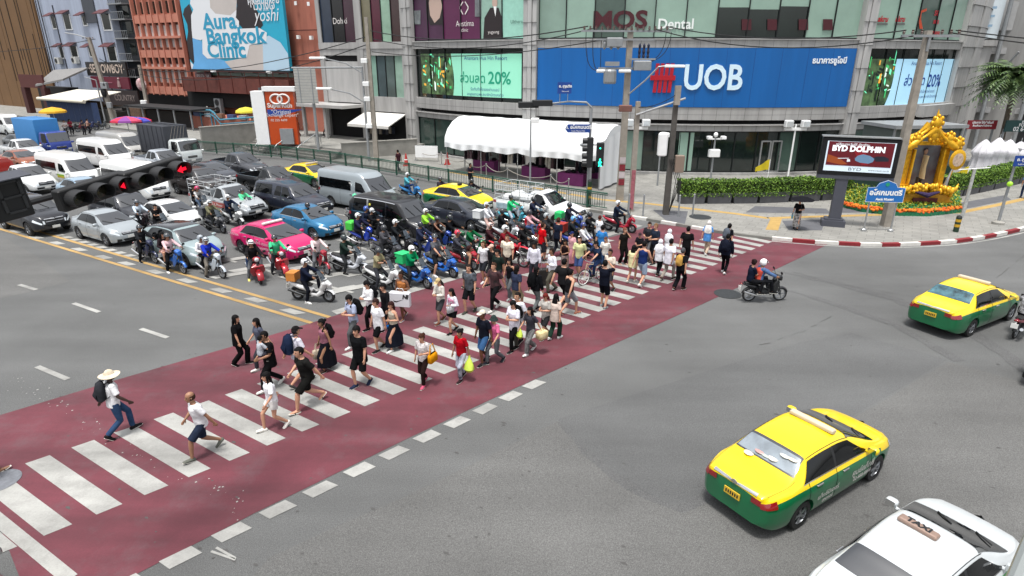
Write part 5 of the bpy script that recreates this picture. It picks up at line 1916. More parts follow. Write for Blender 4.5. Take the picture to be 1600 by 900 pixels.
def rsign(u0,u1,v0,v1,y,h,lines,label,z=.0):
 a,b = ray(u0,v0),ray(u1,v1)
 p0 = Vector((0,0,CAM_H)) + a * (y / a.y)
 p1 = Vector((0,0,CAM_H)) + b * (y / b.y)
 o = empty('rent_sign',label,'sign',(p0.x,y,0))
 w_,h_ = p1.x - p0.x,p0.z - p1.z
 MB().box((w_ / 2,.06,p1.z + h_ / 2),(w_,.1,h_)).build('board',M('board_' + h,h,.5),o)
 for x in (.1,w_ - .1):
  MB().box((x,.2,p1.z / 2 + .1),(.12,.12,p1.z + .2)).build('post',GREYM,o)
 for t,s,zz_ in lines:
  letters('sign_lettering',t,s,WHITEP,o,(w_ / 2,-.012,p1.z + h_ * zz_),bold=.008)
rsign(1574,1640,188,206,50,'#123d3c',[('ร้านให้เช่าพื้นที่',.22,.85),('FOR RENT',.34,.58),('02 643 4567',.46,.22)],'dark green for rent sign board at the right edge')
rsign(1514,1556,188,202,51,'#7a1420',[('ประกาศให้เช่าพื้นที่',.24,.75),('ร้านค้าและสำนักงาน',.2,.4)],'dark red notice board left of the for rent sign')
pm = Vector((39.6,51,0))
palm = empty('palm_tree','bushy palm tree with drooping fronds at the right edge','tree',pm)
MB().tube([(0,0,0),(.2,0,2.5),(.1,.1,7.2)],[.28,.2,.17],10).build('trunk',M('palm_bark','#5b5145',.9,vary=.3,scale=5,bump=.6),palm)
rs = random.Random(9)
g = MB()
for k in range(170):
 az = rs.uniform(0,2 * math.pi)
 el = rs.uniform(-.25,1.3)
 L = rs.uniform(2.6,3.9)
 d = Vector((math.cos(az),math.sin(az),0))
 prev = None
 for t in range(9):
  q = t / 8
  p = Vector((.1,.1,7.2)) + d * (L * q * math.cos(el * .6)) + Vector((0,0,L * (q * math.sin(el) - .62 * q * q)))
  if prev is not None:
   tg = (p - prev).normalized()
   sd = tg.cross(Vector((0,0,1)))
   if sd.length < .05: sd = Vector((1,0,0))
   sd.normalize()
   for s in (-1,1):
    for h_ in (0,.5):
     b0 = prev.lerp(p,h_)
     ln = .75 * math.sin(math.pi * min(1,.15 + q * .85)) + .1
     e_ = b0 + sd * s * ln * .75 + tg * ln * .55 + Vector((0,0,-.25 * ln))
     g.add([b0 - tg * .09,b0 + tg * .09,e_],[(0,1,2)],rs.randrange(3))
  prev = p
g.build('crown',[M('palm_leaf_%d' % i,h,.5) for i,h in enumerate(['#3c5529','#556b39','#2b3f1e'])],palm)
def parasol(u,v,vt,r_,cols,label):
 p = G(u,v,.13)
 h = ZAT(vt,p) - .13
 o = empty('vendor_parasol',label,'parasol',p)
 MB().tube([(0,0,0),(0,0,h)],.04,8).build('pole',MET,o)
 n = 8
 g = MB()
 for k in range(n):
  a0,a1 = 2 * math.pi * k / n,2 * math.pi * (k + 1) / n
  rows = []
  for q,z in ((1,-.62),(.97,-.42),(.6,-.16),(0.02,0)):
   rows.append([(r_ * q * math.cos(a0 + (a1 - a0) * t / 3) * (1 - .05 * math.sin(math.pi * t / 3)),r_ * q * math.sin(a0 + (a1 - a0) * t / 3) * (1 - .05 * math.sin(math.pi * t / 3)),h + z) for t in range(4)])
  g.grid(rows,k % len(cols))
 g.build('canopy',[M('parasol_' + c,c,.8,vary=.05) for c in cols],o)
 return o,p
parasol(92,212,169,1.35,['#c7961a'],'yellow vendor parasol in front of the navy cloth screen')
parasol(203,212,183,1.7,['#2f4fae','#b0223f','#7a3b86','#c4415e'],'red and blue panelled vendor parasol beside the dark canvas lorry')
parasol(221,210,184,1.4,['#b0223f','#3c3f9e'],'smaller red and blue vendor parasol half behind the panelled one')
parasol(390,212,168,1.2,['#cfc23a'],'small pale yellow parasol left of the orange booth')
def ray_at(u,v,dist):
 d = ray(u,v)
 return Vector((0,0,CAM_H)) + d * dist
SIGB = M('matt_black_signal_housing','#0d0e0f',.6,vary=.3)
VIS = M('charcoal_visor','#191a1c',.6,vary=.1)
REDL = lit('red_signal_lens','#c00d22',1.0)
A_ = ray_at(66,322,8.6)
B_ = ray_at(293,259,10.2)
ga = (B_ - A_)
gyaw = math.atan2(ga.y,ga.x)
gp_ = math.atan2(ga.z,math.hypot(ga.x,ga.y))
gan = empty('signal_gantry','steel gantry arm carrying the hanging signal heads at the near left','gantry',(A_.x - 3.0 * math.cos(gyaw),A_.y - 3.0 * math.sin(gyaw),0))
o_ = Vector(gan.location)
bck = Vector((-math.sin(gyaw),math.cos(gyaw),0)) * .42
MB().tube([A_ - ga * 3 + bck - o_,B_ + ga * .02 + bck - o_],.05,8).build('arm',BLACKP,gan)
q = A_ - ga * 3 + bck - o_
MB().tube([(q.x,q.y,0),(q.x,q.y,q.z + .4)],.14,10).build('post',GREYM,gan)
def signal(c,label,lit_red):
 o = empty('traffic_light',label,'traffic light',c)
 o.rotation_euler = (0,-gp_,gyaw + rad(9))
 o.scale = (.95,.75,.75)
 g = MB().rbox((0,.12,0),(1.12,.24,.42),.03)
 g.build('housing',SIGB,o)
 for i in range(3):
  x = -.36 + i * .36
  v_ = MB()
  n = 22
  R0 = []
  rows = []
  for y,rr_ in ((0.0,.165),(-.28,.160)):
   rows.append([(x + rr_ * math.cos(rad(-50 + 280 * k / n)),y + (-.0),rr_ * math.sin(rad(-50 + 280 * k / n))) for k in range(n + 1)])
  rows2 = [[(px + (px - x) * -.06,py,pz * .94) for px,py,pz in row] for row in rows[::-1]]
  v_.grid(rows + rows2)
  v_.build('visor',VIS,o)
  l_ = MB().lathe([(.152,-.004),(.10,-.03),(.001,-.042)],20,(x,0,0),axis='Y',cap=False)
  lens = M('dark_lens_' + str(i),['#20231a','#26241a','#3a0a10'][i],.25)
  l_.build('lens',lens,o,smooth=60)
  if i == 2 and lit_red:
   MB().add([(x - .08,-.06,-.01),(x + .02,-.06,.08),(x + .02,-.06,.03),(x + .10,-.06,.03),(x + .10,-.06,-.04),(x + .02,-.06,-.04),(x + .02,-.06,-.09)],[(0,6,5,4,3,2,1)]).build('lit_arrow',REDL,o).location = (.04,-.05,-.03)
 return o
ln = ga.length
signal(A_ + ga * (.08 + .5 / ln + .03),'black three lamp signal head with a lit red arrow, the one nearest the countdown box',True)
signal(B_ - ga * (.52 / ln),'black three lamp signal head with a red lamp, outer end of the gantry',True)
cd = empty('countdown_timer','black seven segment countdown box with a red bar lit at the left edge','countdown timer',A_ + ga * -.06 + Vector((.02,-.1,.20)))
cd.rotation_euler = (0,-gp_ * .9,gyaw)
cd.scale = (.8,.8,.72)
MB().rbox((-.46,.12,.05),(1.05,.26,.85),.03).build('housing',SIGB,cd)
MB().add([(-1.0,.0,.48),(.09,.0,.48),(.09,-.42,.43),(-1.0,-.42,.43),(-1.0,.0,.5),(.09,.0,.5),(.09,-.42,.45),(-1.0,-.42,.45)],[(0,1,2,3),(7,6,5,4),(0,4,5,1),(1,5,6,2),(2,6,7,3),(3,7,4,0)]).build('hood',M('grey_hood','#3b3d45',.6),cd)
SEG = M('unlit_segment','#2b2c2d',.6)
for dx,on in ((-.16,[]),(-.64,['g'])):
 for nme,c_,sz in (('a',(0,.32),'h'),('g',(0,.04),'h'),('d',(0,-.24),'h'),('b',(.15,.18),'v'),('c',(.15,-.1),'v'),('f',(-.15,.18),'v'),('e',(-.15,-.1),'v')):
  d_ = (.26,.03,.05) if sz == 'h' else (.05,.03,.25)
  MB().rbox((dx + c_[0],-.02,c_[1]),d_,.012).build('segment',REDL if nme in on else SEG,cd)
e0 = ray_at(1590,905,3.0)
par = MB()
par.tube([ray_at(1592,915,2.6),ray_at(1655,760,2.9)],[(.05,.05),(.05,.05)],12)
tag(par.build('skywalk_rail',M('pale_grey_rail','#8d9291',.35,.3)),'pale grey slanting rail of the footbridge at the lower right corner','rail')
# ================================================================== VEHICLES
def interp(xs,ys,x):
 """smooth-ish (monotone cosine blended) interpolation"""
 if x <= xs[0]: return ys[0]
 if x >= xs[-1]: return ys[-1]
 n = len(xs)
 i = 0
 while x > xs[i + 1]: i += 1
 sl = lambda j: (ys[j + 1] - ys[j]) / (xs[j + 1] - xs[j])
 def m(j):
  if j == 0: return sl(0)
  if j == n - 1: return sl(n - 2)
  a,b = sl(j - 1),sl(j)
  return 0 if a * b <= 0 else 2 * a * b / (a + b)
 h = xs[i + 1] - xs[i]
 t = (x - xs[i]) / h
 return (2 * t ** 3 - 3 * t * t + 1) * ys[i] + (t ** 3 - 2 * t * t + t) * h * m(i) + (3 * t * t - 2 * t ** 3) * ys[i + 1] + (t ** 3 - t * t) * h * m(i + 1)
class Car:
 """body described by side profile, plan and cross-section; x forward, y left"""
 def __init__(s,**k):
  s.__dict__.update(k)
 def sec(s,x):
  c = s.__dict__.setdefault('_c',{})
  k = round(x,4)
  if k not in c: c[k] = s.sec0(x)
  return c[k]
 def pt(s,x,v):
  P = s.sec(x)
  v = max(0,min(12,v))
  i = min(int(v),11)
  t = v - i
  p1,p2 = P[i],P[i + 1]
  p0 = P[i - 1] if i else p1
  p3 = P[i + 2] if i < 11 else Vector((p2.x,-P[11].y,P[11].z))
  q = .5 * ((2 * p1) + (p2 - p0) * t + (2 * p0 - 5 * p1 + 4 * p2 - p3) * t * t + (3 * p1 - p0 - 3 * p2 + p3) * t ** 3)
  q.y = max(q.y,0)
  return q
 def fine(s,x):
  return [s.pt(x,j / 2) for j in range(25)]
 def sec0(s,x):
  z0 = interp(*s.zbot,x)
  zt = interp(*s.top,x)
  zb = min(interp(*s.belt,x),zt - .035)
  W = interp(*s.plan,x)
  yr = min(interp(*s.roofw,x),W - .04)
  yb = W - s.tuck
  gh = max(0.0,zt - zb - .10)
  zs = zt - min(.075,.03 + gh * .12)
  yb = max(yb,yr)
  h = zb - z0
  P = [(0,z0),(.82 * W,z0),(.955 * W,z0 + .10 * h),(.99 * W,z0 + .30 * h),(W,z0 + .55 * h),(.992 * W,z0 + .80 * h),(yb,zb)]
  for t in (.33,.68):
   bul = s.bulge * gh * math.sin(math.pi * t)
   P.append((yb + (yr - yb) * t + bul,zb + (zs - zb) * t))
  P += [(yr,zs),(.86 * yr,zt - .022),(.5 * yr,zt - .005),(0,zt)]
  return [Vector((x,y,z)) for y,z in P]
 def S(s,x,v,side=1,off=0.0):
  at = s.pt
  p = at(x,v)
  if off:
   e = .02
   dx = at(x + e,v) - at(x - e,v)
   dv = at(x,min(12,v + .1)) - at(x,max(0,v - .1))
   n = dx.cross(dv)
   if n.length > 1e-9:
    n.normalize()
    if n.y < -1e-3 or (abs(n.y) < .3 and n.z < 0): n = -n
    p = p + n * off
  return Vector((p.x,p.y * side,p.z))
 def panel(s,mb,x0,x1,v0,v1,side=1,off=.006,nx=8,nv=5,m=0):
  """x0, x1 may be (at v0, at v1) pairs"""
  f = lambda q,t: q[0] + (q[1] - q[0]) * t if isinstance(q,tuple) else q
  rows = []
  for j in range(nv + 1):
   t = j / nv
   a,b = f(x0,t),f(x1,t)
   rows.append([s.S(a + (b - a) * i / nx,v0 + (v1 - v0) * t,side,off) for i in range(nx + 1)])
  if side < 0:
   rows = rows[::-1]
  mb.grid(rows,m)
 def cross(s,mb,x0,x1,v0,off=.006,nx=6,m=0,bow=0.0):
  """panel over the top from left v0 through the middle to right v0; bow curves its ends"""
  vs_ = [v0 + (12 - v0) * j / 6 for j in range(7)]
  rows = []
  for side,seq in ((1,vs_),(-1,vs_[::-1][1:])):
   for v in seq:
    q = ((12 - v) / (12 - v0)) ** 2
    a,b = x0 - bow * q,x1 - bow * q * .5
    rows.append([s.S(a + (b - a) * i / nx,v,side,off) for i in range(nx + 1)])
  mb.grid(rows,m)
 def end(s,mb,front,y0,y1,z0,z1,off=.02,m=0,n=8,slope=0.0):
  """panel hugging the front or rear end: found by marching in along x"""
  rows = []
  fc = s.__dict__.setdefault('_f',{})
  xe = s.x1 if front else s.x0
  for j in range(4):
   z = z0 + (z1 - z0) * j / 3
   row = []
   for i in range(n + 1):
    y = y0 + (y1 - y0) * i / n
    x = xe
    step = -.01 if front else .01
    zz_ = z
    for _ in range(120):
     P = fc.setdefault(round(x,3),None) or fc.__setitem__(round(x,3),s.fine(x)) or fc[round(x,3)]
     zt,zb_ = P[-1].z,P[0].z
     wmax = 0
     if zb_ <= zz_ <= zt:
      for a,b in zip(P,P[1:]):
       if min(a.z,b.z) - 1e-6 <= zz_ <= max(a.z,b.z) + 1e-6:
        t = 0 if abs(b.z - a.z) < 1e-6 else (zz_ - a.z) / (b.z - a.z)
        wmax = max(wmax,a.y + (b.y - a.y) * max(0,min(1,t)))
     if wmax >= abs(y): break
     x += step
    row.append(Vector((x + (off if front else -off),y,z)))
   rows.append(row)
  if not front: rows = rows[::-1]
  mb.grid(rows,m)
 def body(s,split=None,roof2=False):
  xs = []
  keys = sorted(set([s.x0,s.x1] + list(s.top[0]) + list(s.plan[0])))
  keys = [k for k in keys if s.x0 <= k <= s.x1]
  for a,b in zip(keys,keys[1:]):
   n = max(1,int((b - a) / .09))
   xs += [a + (b - a) * i / n for i in range(n)]
  xs.append(s.x1)
  mb = MB()
  rings = []
  for x in xs:
   P = s.fine(x)
   rings.append(P + [Vector((p.x,-p.y,p.z)) for p in P[-2:0:-1]])
  mb.loft(rings)
  me = mb.mesh('body_raw',[DARKIN])
  ob = bpy.data.objects.new('body_raw',me)
  COL.objects.link(ob)
  cut = MB()
  for wx in s.wheels:
   for sd in (1,-1):
    cut.lathe([(s.wr + .055,sd * (s.W - .30)),(s.wr + .055,sd * (s.W + .2))] if sd > 0 else [(s.wr + .055,-(s.W + .2)),(s.wr + .055,-(s.W - .30))],28,(wx,0,s.wr),axis='Y')
  if s.__dict__.get('bed'):
   b = s.bed
   cut.box(((b[0] + b[1]) / 2,0,b[2] + .5),(b[1] - b[0],b[3] * 2,1.0))
  cm = cut.mesh('cut',[DARKIN])
  co = bpy.data.objects.new('cut',cm)
  COL.objects.link(co)
  bmm = bmesh.new(); bmm.from_mesh(cm); bmesh.ops.recalc_face_normals(bmm,faces=bmm.faces); bmm.to_mesh(cm); bmm.free()
  bmm = bmesh.new(); bmm.from_mesh(me); bmesh.ops.recalc_face_normals(bmm,faces=bmm.faces); bmm.to_mesh(me); bmm.free()
  md = ob.modifiers.new('b','BOOLEAN')
  md.operation = 'DIFFERENCE'
  md.object = co
  md.solver = 'EXACT'
  dg = bpy.context.evaluated_depsgraph_get()
  dg.update()
  out = bpy.data.meshes.new_from_object(ob.evaluated_get(dg))
  bpy.data.objects.remove(ob); bpy.data.objects.remove(co)
  out.materials.clear()
  for mt in (paint('#ffffff'),DARKIN,paint('#1f6b3d')):
   out.materials.append(mt)
  for p in out.polygons:
   c = p.center
   mi = 0
   for wx in s.wheels:
    r_ = math.hypot(c.x - wx,c.z - s.wr)
    if r_ < s.wr + .052 and abs(c.y) < s.W + .05 and abs(c.y) < s.W - .02 + .05:
     if abs(p.normal.y) < .3 or abs(abs(c.y) - (s.W - .30)) < .02:
      mi = 1
   if p.normal.z < -.9: mi = 1
   if s.__dict__.get('bed') and b[0] - .01 < c.x < b[1] + .01 and abs(c.y) <= b[3] + .01 and abs(c.z - b[2]) < .01:
    mi = 1
   if mi == 0 and split is not None:
    if c.z < split(c.x): mi = 2
   p.material_index = mi
  out.shade_smooth()
  out.set_sharp_from_angle(angle=rad(42))
  out.name = 'body'
  return out
def wheel_meshes(r,w,rim='alloy'):
 t = MB().lathe([(r * .62,-w / 2),(r * .93,-w / 2),(r,-w * .32),(r,w * .32),(r * .93,w / 2),(r * .62,w / 2)],24,axis='Y',cap=False)
 tm = t.mesh('tyre',[RUBBER],40)
 g = MB()
 if rim == 'alloy':
  g.lathe([(r * .64,-w * .42),(r * .66,w * .42),(r * .60,w * .45),(r * .57,w * .2),(r * .02,w * .15)],24,axis='Y',cap=False)
  for k in range(5):
   a = 2 * math.pi * k / 5
   for da in (-.16,.16):
    c,s_ = math.cos(a + da * .5),math.sin(a + da * .5)
    c2,s2 = math.cos(a + da),math.sin(a + da)
    g.tube([(r * .1 * c,w * .36,r * .1 * s_),(r * .60 * c2,w * .40,r * .60 * s2)],[r * .05,r * .042],6)
  g.lathe([(r * .15,w * .2),(r * .14,w * .42),(.001,w * .44)],12,axis='Y',cap=False)
 else:
  g.lathe([(r * .64,-w * .42),(r * .66,w * .42),(r * .60,w * .45),(r * .5,w * .3),(r * .2,w * .42),(.001,w * .42)],24,axis='Y',cap=False)
 rm = g.mesh('rim',[M('alloy_silver','#8f9296',.35,.8,vary=.1),DARKIN],40)
 if rim == 'alloy':
  for p in rm.polygons:
   c = p.center
   if math.hypot(c.x,c.z) < r * .585 and c.y < w * .3 and math.hypot(c.x,c.z) > r * .16: p.material_index = 1
 return tm,rm
class Proto:
 """the meshes of one kind of vehicle: (part name, mesh, parent part index or None, offset, rot)"""
 def __init__(s):
  s.parts = []
 def add(s,name,me,parent=None,loc=(0,0,0),rot=(0,0,0)):
  s.parts.append((name,me,parent,loc,rot))
  return len(s.parts) - 1
 def place(s,name,label,cat,loc,rz,over=None,group=None,skip=(),scale=1.0):
  r = empty(name,label,cat,loc,rz,group)
  if scale != 1.0: r.scale = (scale,) * 3
  made = []
  for i,(n,me,par,lc,rt) in enumerate(s.parts):
   if n in skip or (par is not None and made[par] is None):
    made.append(None)
    continue
   o = bpy.data.objects.new(n,me)
   COL.objects.link(o)
   o.parent = r if par is None else made[par]
   o.location = lc
   o.rotation_euler = rt
   if over:
    for (pn,slot),mt in over.items():
     if pn == n and slot < len(o.material_slots):
      setmat(o,slot,mt)
   made.append(o)
  return r,made
def finish_car(C,P,split=None,rim='alloy',taxi=False):
 b = P.add('body',C.body(split))
 g = MB(); C.cross(g,C.ws[0],C.ws[1],9.25,.012,bow=C.__dict__.get('wsbow',.10)); P.add('windscreen',g.mesh('windscreen',[GLASSD],60))
 if C.__dict__.get('rw'):
  g = MB(); C.cross(g,C.rw[0],C.rw[1],9.25,.012,bow=-.03); P.add('rear_window',g.mesh('rear_window',[GLASSD],60))
 for sd in (1,-1):
  for (a,e) in C.sides:
   g = MB(); C.panel(g,a,e,6.28,C.__dict__.get('wtop',8.72),sd,.009); P.add('side_window',g.mesh('side_window',[GLASSB],60))
  for x in C.seams:
   g = MB(); C.panel(g,x - .008,x + .008,1.6,6.2,sd,.004,1,8); P.add('door_seam',g.mesh('door_seam',[SLOT]))
  for x in C.handles:
   p = C.S(x,5.35,sd)
   g = MB().rbox((p.x,p.y + sd * .018,p.z),(.2,.035,.035),.01); P.add('door_handle',g.mesh('door_handle',[C.__dict__.get('hmat',CHROME)]))
  p = C.S(C.mirror,6.6,sd)
  g = MB().rbox((p.x + .02,p.y + sd * .15,p.z + .06),(.14,.2,.15),.045); g.tube([(p.x,p.y - sd * .02,p.z - .02),(p.x,p.y + sd * .1,p.z)],.03,6)
  mi = P.add('wing_mirror',g.mesh('wing_mirror',[paint('#ffffff')],50))
  g = MB().box((p.x - .055,p.y + sd * .15,p.z + .06),(.006,.16,.11)); P.add('mirror_glass',g.mesh('mirror_glass',[CHROME]),mi)
 for sd in (1,-1):
  g = MB()
  y0,y1,z0,z1 = C.hl
  C.end(g,True,sd * y0,sd * (interp(*C.plan,C.x1) - .01),z0,min(z1,C.sec(C.x1)[-1].z - .03),.012)
  C.panel(g,C.x1 - .40,C.x1 - .06,5.15,5.95,sd,.009,8,4)
  P.add('headlight',g.mesh('headlight',[LAMPW],60))
  g = MB()
  y0,y1,z0,z1 = C.tl
  zt_ = C.sec(C.x0)[-1].z
  C.end(g,False,sd * y0,sd * (interp(*C.plan,C.x0) - .01),z0,min(z1,zt_ - .02),.012)
  C.panel(g,C.x0,C.x0 + .26,*C.__dict__.get('tlv',(5.0,5.95)),sd,.012,8,4)
  P.add('tail_light',g.mesh('tail_light',[LAMPR],60))
 g = MB()
 y,z0,z1 = C.grille
 C.end(g,True,-y,y,z0,z1,.012); gi = P.add('grille',g.mesh('grille',[BLACKP],60))
 g = MB()
 C.end(g,True,-y * .98,y * .98,z1 - .035,z1,.022)
 C.end(g,True,-y * .9,y * .9,(z0 + z1) / 2 - .01,(z0 + z1) / 2 + .012,.022)
 P.add('chrome_bar',g.mesh('chrome_bar',[CHROME],60),gi)
 g = MB()
 C.end(g,True,-.62,.62,C.intake[0],C.intake[1],.012); P.add('air_intake',g.mesh('air_intake',[BLACKP],60))
 g = MB(); p = C.plate_f
 g.box((C.x1 + .035,0,p),(.02,.36,.13)); P.add('number_plate',g.mesh('number_plate',[PLATEW]))
 g = MB(); g.box((C.x0 - .03,0,C.plate_r),(.02,.36,.14)); pi_ = P.add('number_plate',g.mesh('number_plate',[PLATEY if taxi else PLATEW]))
 g = MB()
 for k in range(6): g.box((C.x0 - .042,-.13 + k * .052,C.plate_r),(.004,.03,.07))
 P.add('plate_lettering',g.mesh('plate_lettering',[BLACKP]),pi_)
 tm,rm = wheel_meshes(C.wr,C.ww,rim)
 for wx in C.wheels:
  for sd in (1,-1):
   w_ = P.add('wheel',tm,None,(wx,sd * (C.W - C.ww / 2 - .02),C.wr),(0,0,0 if sd > 0 else math.pi))
   P.add('rim',rm,w_)
 g = MB()
 for y in (-.35,.25):
  a,e = C.S(C.ws[1] - .03,11.2,1,.02),C.S(C.ws[1] - .35,10.6,1,.02)
  g.tube([(a.x,y + .1,a.z + .005),(e.x,y - .22,e.z + .01)],.012,5)
 P.add('wiper',g.mesh('wiper',[BLACKP]))
 if C.bumper:
  g = MB(); C.end(g,True,-C.W * .9,C.W * .9,*C.bumper[0],.014,0,12); P.add('bumper',g.mesh('bumper',[C.bumper[1]],60))
  g = MB(); C.end(g,False,-C.W * .9,C.W * .9,*C.bumper[0],.014,0,12); P.add('bumper',g.mesh('bumper',[C.bumper[1]],60))
 return P
def sedan(L=4.62,W=.89,H=1.47,fast=False,split=None,taxi=False,**kw):
 h = L / 2
 k = L / 4.62
 d = dict(
  x0=-h,x1=h,W=W,tuck=.07,bulge=.05,
  zbot=([-h,-h + .35,h - .4,h],[.34,.2,.19,.28]),
  top=([-h,-h + .02,-h + .12,-1.72 * k,-1.5 * k,-1.05 * k,-.55 * k,-.15 * k,.2 * k,.40 * k,1.34 * k,1.65 * k,2.05 * k,h - .08,h],
             [.93,.99,1.03,1.07,1.13,H - .07,H - .01,H,H - .035,H - .08,1.01,.95,.84,.70,.58]),
  belt=([-h,-1.6 * k,1.2 * k,2.0 * k,h],[.86,.97,.90,.76,.55]),
  plan=([-h,-h + .06,-h + .25,-1.65 * k,-.6,.8,1.55 * k,2.0 * k,h - .12,h],[W - .28,W - .17,W - .08,W - .01,W,W,W - .015,W - .10,W - .26,W - .40]),
  roofw=([-h,-1.6 * k,-1.0 * k,-.2,.35 * k,1.36 * k,h],[W * .68,W * .78,W * .66,W * .675,W * .68,W * .84,W * .55]),
  ws=(.425 * k,1.32 * k),rw=(-1.48 * k,-1.07 * k),
  sides=[((-1.30 * k,-1.02 * k),(-.28,-.28)),((-.2,-.2),(1.02 * k,.34 * k))],
  seams=[-.24,1.04 * k,-1.15 * k],handles=[-.85 * k,.05],mirror=.88 * k,
  hl=(.40,.78,.60,.76),tl=(.40,W - .07,.79,.93),grille=(.40,.58,.72),intake=(.24,.40),plate_f=.48,plate_r=.72,
  wheels=(-1.30 * k,1.40 * k),wr=.315,ww=.21,bumper=None)
 d.update(kw)
 C = Car(**d)
 P = finish_car(C,Proto(),split,'alloy',taxi)
 g = MB()
 C.end(g,False,-.5,.5,.96,1.0,.02)
 P.add('chrome_strip',g.mesh('chrome_strip',[CHROME],60))
 for sd in (1,-1):
  g = MB()
  C.panel(g,-1.32 * k,.95 * k,6.12,6.24,sd,.008,10,1)
  P.add('window_trim',g.mesh('window_trim',[kw.get('trim',CHROME)],60))
  g = MB(); C.panel(g,-.285 * k,-.195 * k,6.28,8.72,sd,.007,1,5); P.add('pillar_trim',g.mesh('pillar_trim',[BLACKP],60))
  g = MB(); C.panel(g,C.rw[1] + .04,C.ws[0] - .03,9.02,9.12,sd,.008,8,1); C.panel(g,-h + .12,C.rw[0],8.5,8.6,sd,.006,6,1); P.add('roof_seam',g.mesh('roof_seam',[SLOT],60))
 return C,P
def van(L=5.3,W=.94,H=2.28,hood=.5,mpv=False,**kw):
 h = L / 2
 xf = h - hood
 if mpv:
  top = ([-h,-h + .06,-h + .5,-.5,.6,1.0,h - .95,h - .5,h - .1,h],[1.15,1.62,H - .03,H,H - .04,H - .13,1.12,1.02,.86,.66])
  ws = (1.03,h - 1.0)
  belt = ([-h,h - 1,h],[1.08,1.0,.62])
  sides = [((-h + .35,-h + .5),(-1.15,-1.15)),((-1.05,-1.05),(.12,.12)),((.22,.22),(1.42,.86))]
 else:
  top = ([-h,-h + .04,-h + .3,h - 2.0,h - 1.6,h - 1.22,h - .52,h - .25,h - .06,h],[1.4,H - .12,H,H,H - .06,H - .30,1.22,1.10,.86,.62])
  ws = (h - 1.19,h - .55)
  belt = ([-h,h - .6,h],[1.16,1.10,.58])
  sides = [((-h + .2,-h + .24),(h - 2.3,h - 2.3)),((h - 1.95,h - 1.9),(h - .95,h - 1.4))]
 d = dict(
  x0=-h,x1=h,W=W,tuck=.035,bulge=.03,
  zbot=([-h,-h + .3,h - .3,h],[.36,.26,.24,.32]),top=top,belt=belt,
  plan=([-h,-h + .08,-h + .3,0,h - .9,h - .4,h - .1,h],[W - .12,W - .04,W,W,W - .01,W - .08,W - .2,W - .32]),
  roofw=([-h,-h + .4,0,ws[0],ws[1],h],[W * .86,W * .84,W * .85,W * .82,W * .88,W * .6]),
  ws=ws,rw=None,sides=sides,wtop=8.72 if mpv else 7.75,seams=[h - 1.0,h - 2.1,-.6],handles=[h - 1.85,h - 2.3],mirror=ws[1] - .12,
  hl=(.46,W - .2,.80,.98) if not mpv else (.45,W - .18,.72,.86),tl=(W - .22,W - .09,.8,1.3),grille=(.42,.74,.92) if not mpv else (.5,.5,.82),intake=(.34,.52),plate_f=.5,plate_r=.62,
  wheels=(-h + 1.15,h - .95 if mpv else h - .92),wr=.335,ww=.22,bumper=None,wsbow=.14)
 d.update(kw)
 C = Car(**d)
 P = finish_car(C,Proto(),None,'alloy' if mpv else 'steel')
 g = MB()
 C.end(g,False,-W * .68,W * .68,1.25,H - .35,.012)
 P.add('rear_window',g.mesh('rear_window',[GLASSD],60))
 for sd in (1,-1):
  g = MB()
  if mpv:
   C.panel(g,-h + .3,h - 1.0,6.1,6.26,sd,.012,12,1)
   C.panel(g,-h + .45,.75,8.74,8.9,sd,.012,12,1)
   C.panel(g,(-1.16,-1.16),(-1.04,-1.04),6.2,8.8,sd,.012,1,5)
   C.panel(g,-1.2,h - 1.1,1.9,2.1,sd,.012,10,1)
   P.add('chrome_trim',g.mesh('chrome_trim',[CHROME],60))
 return C,P
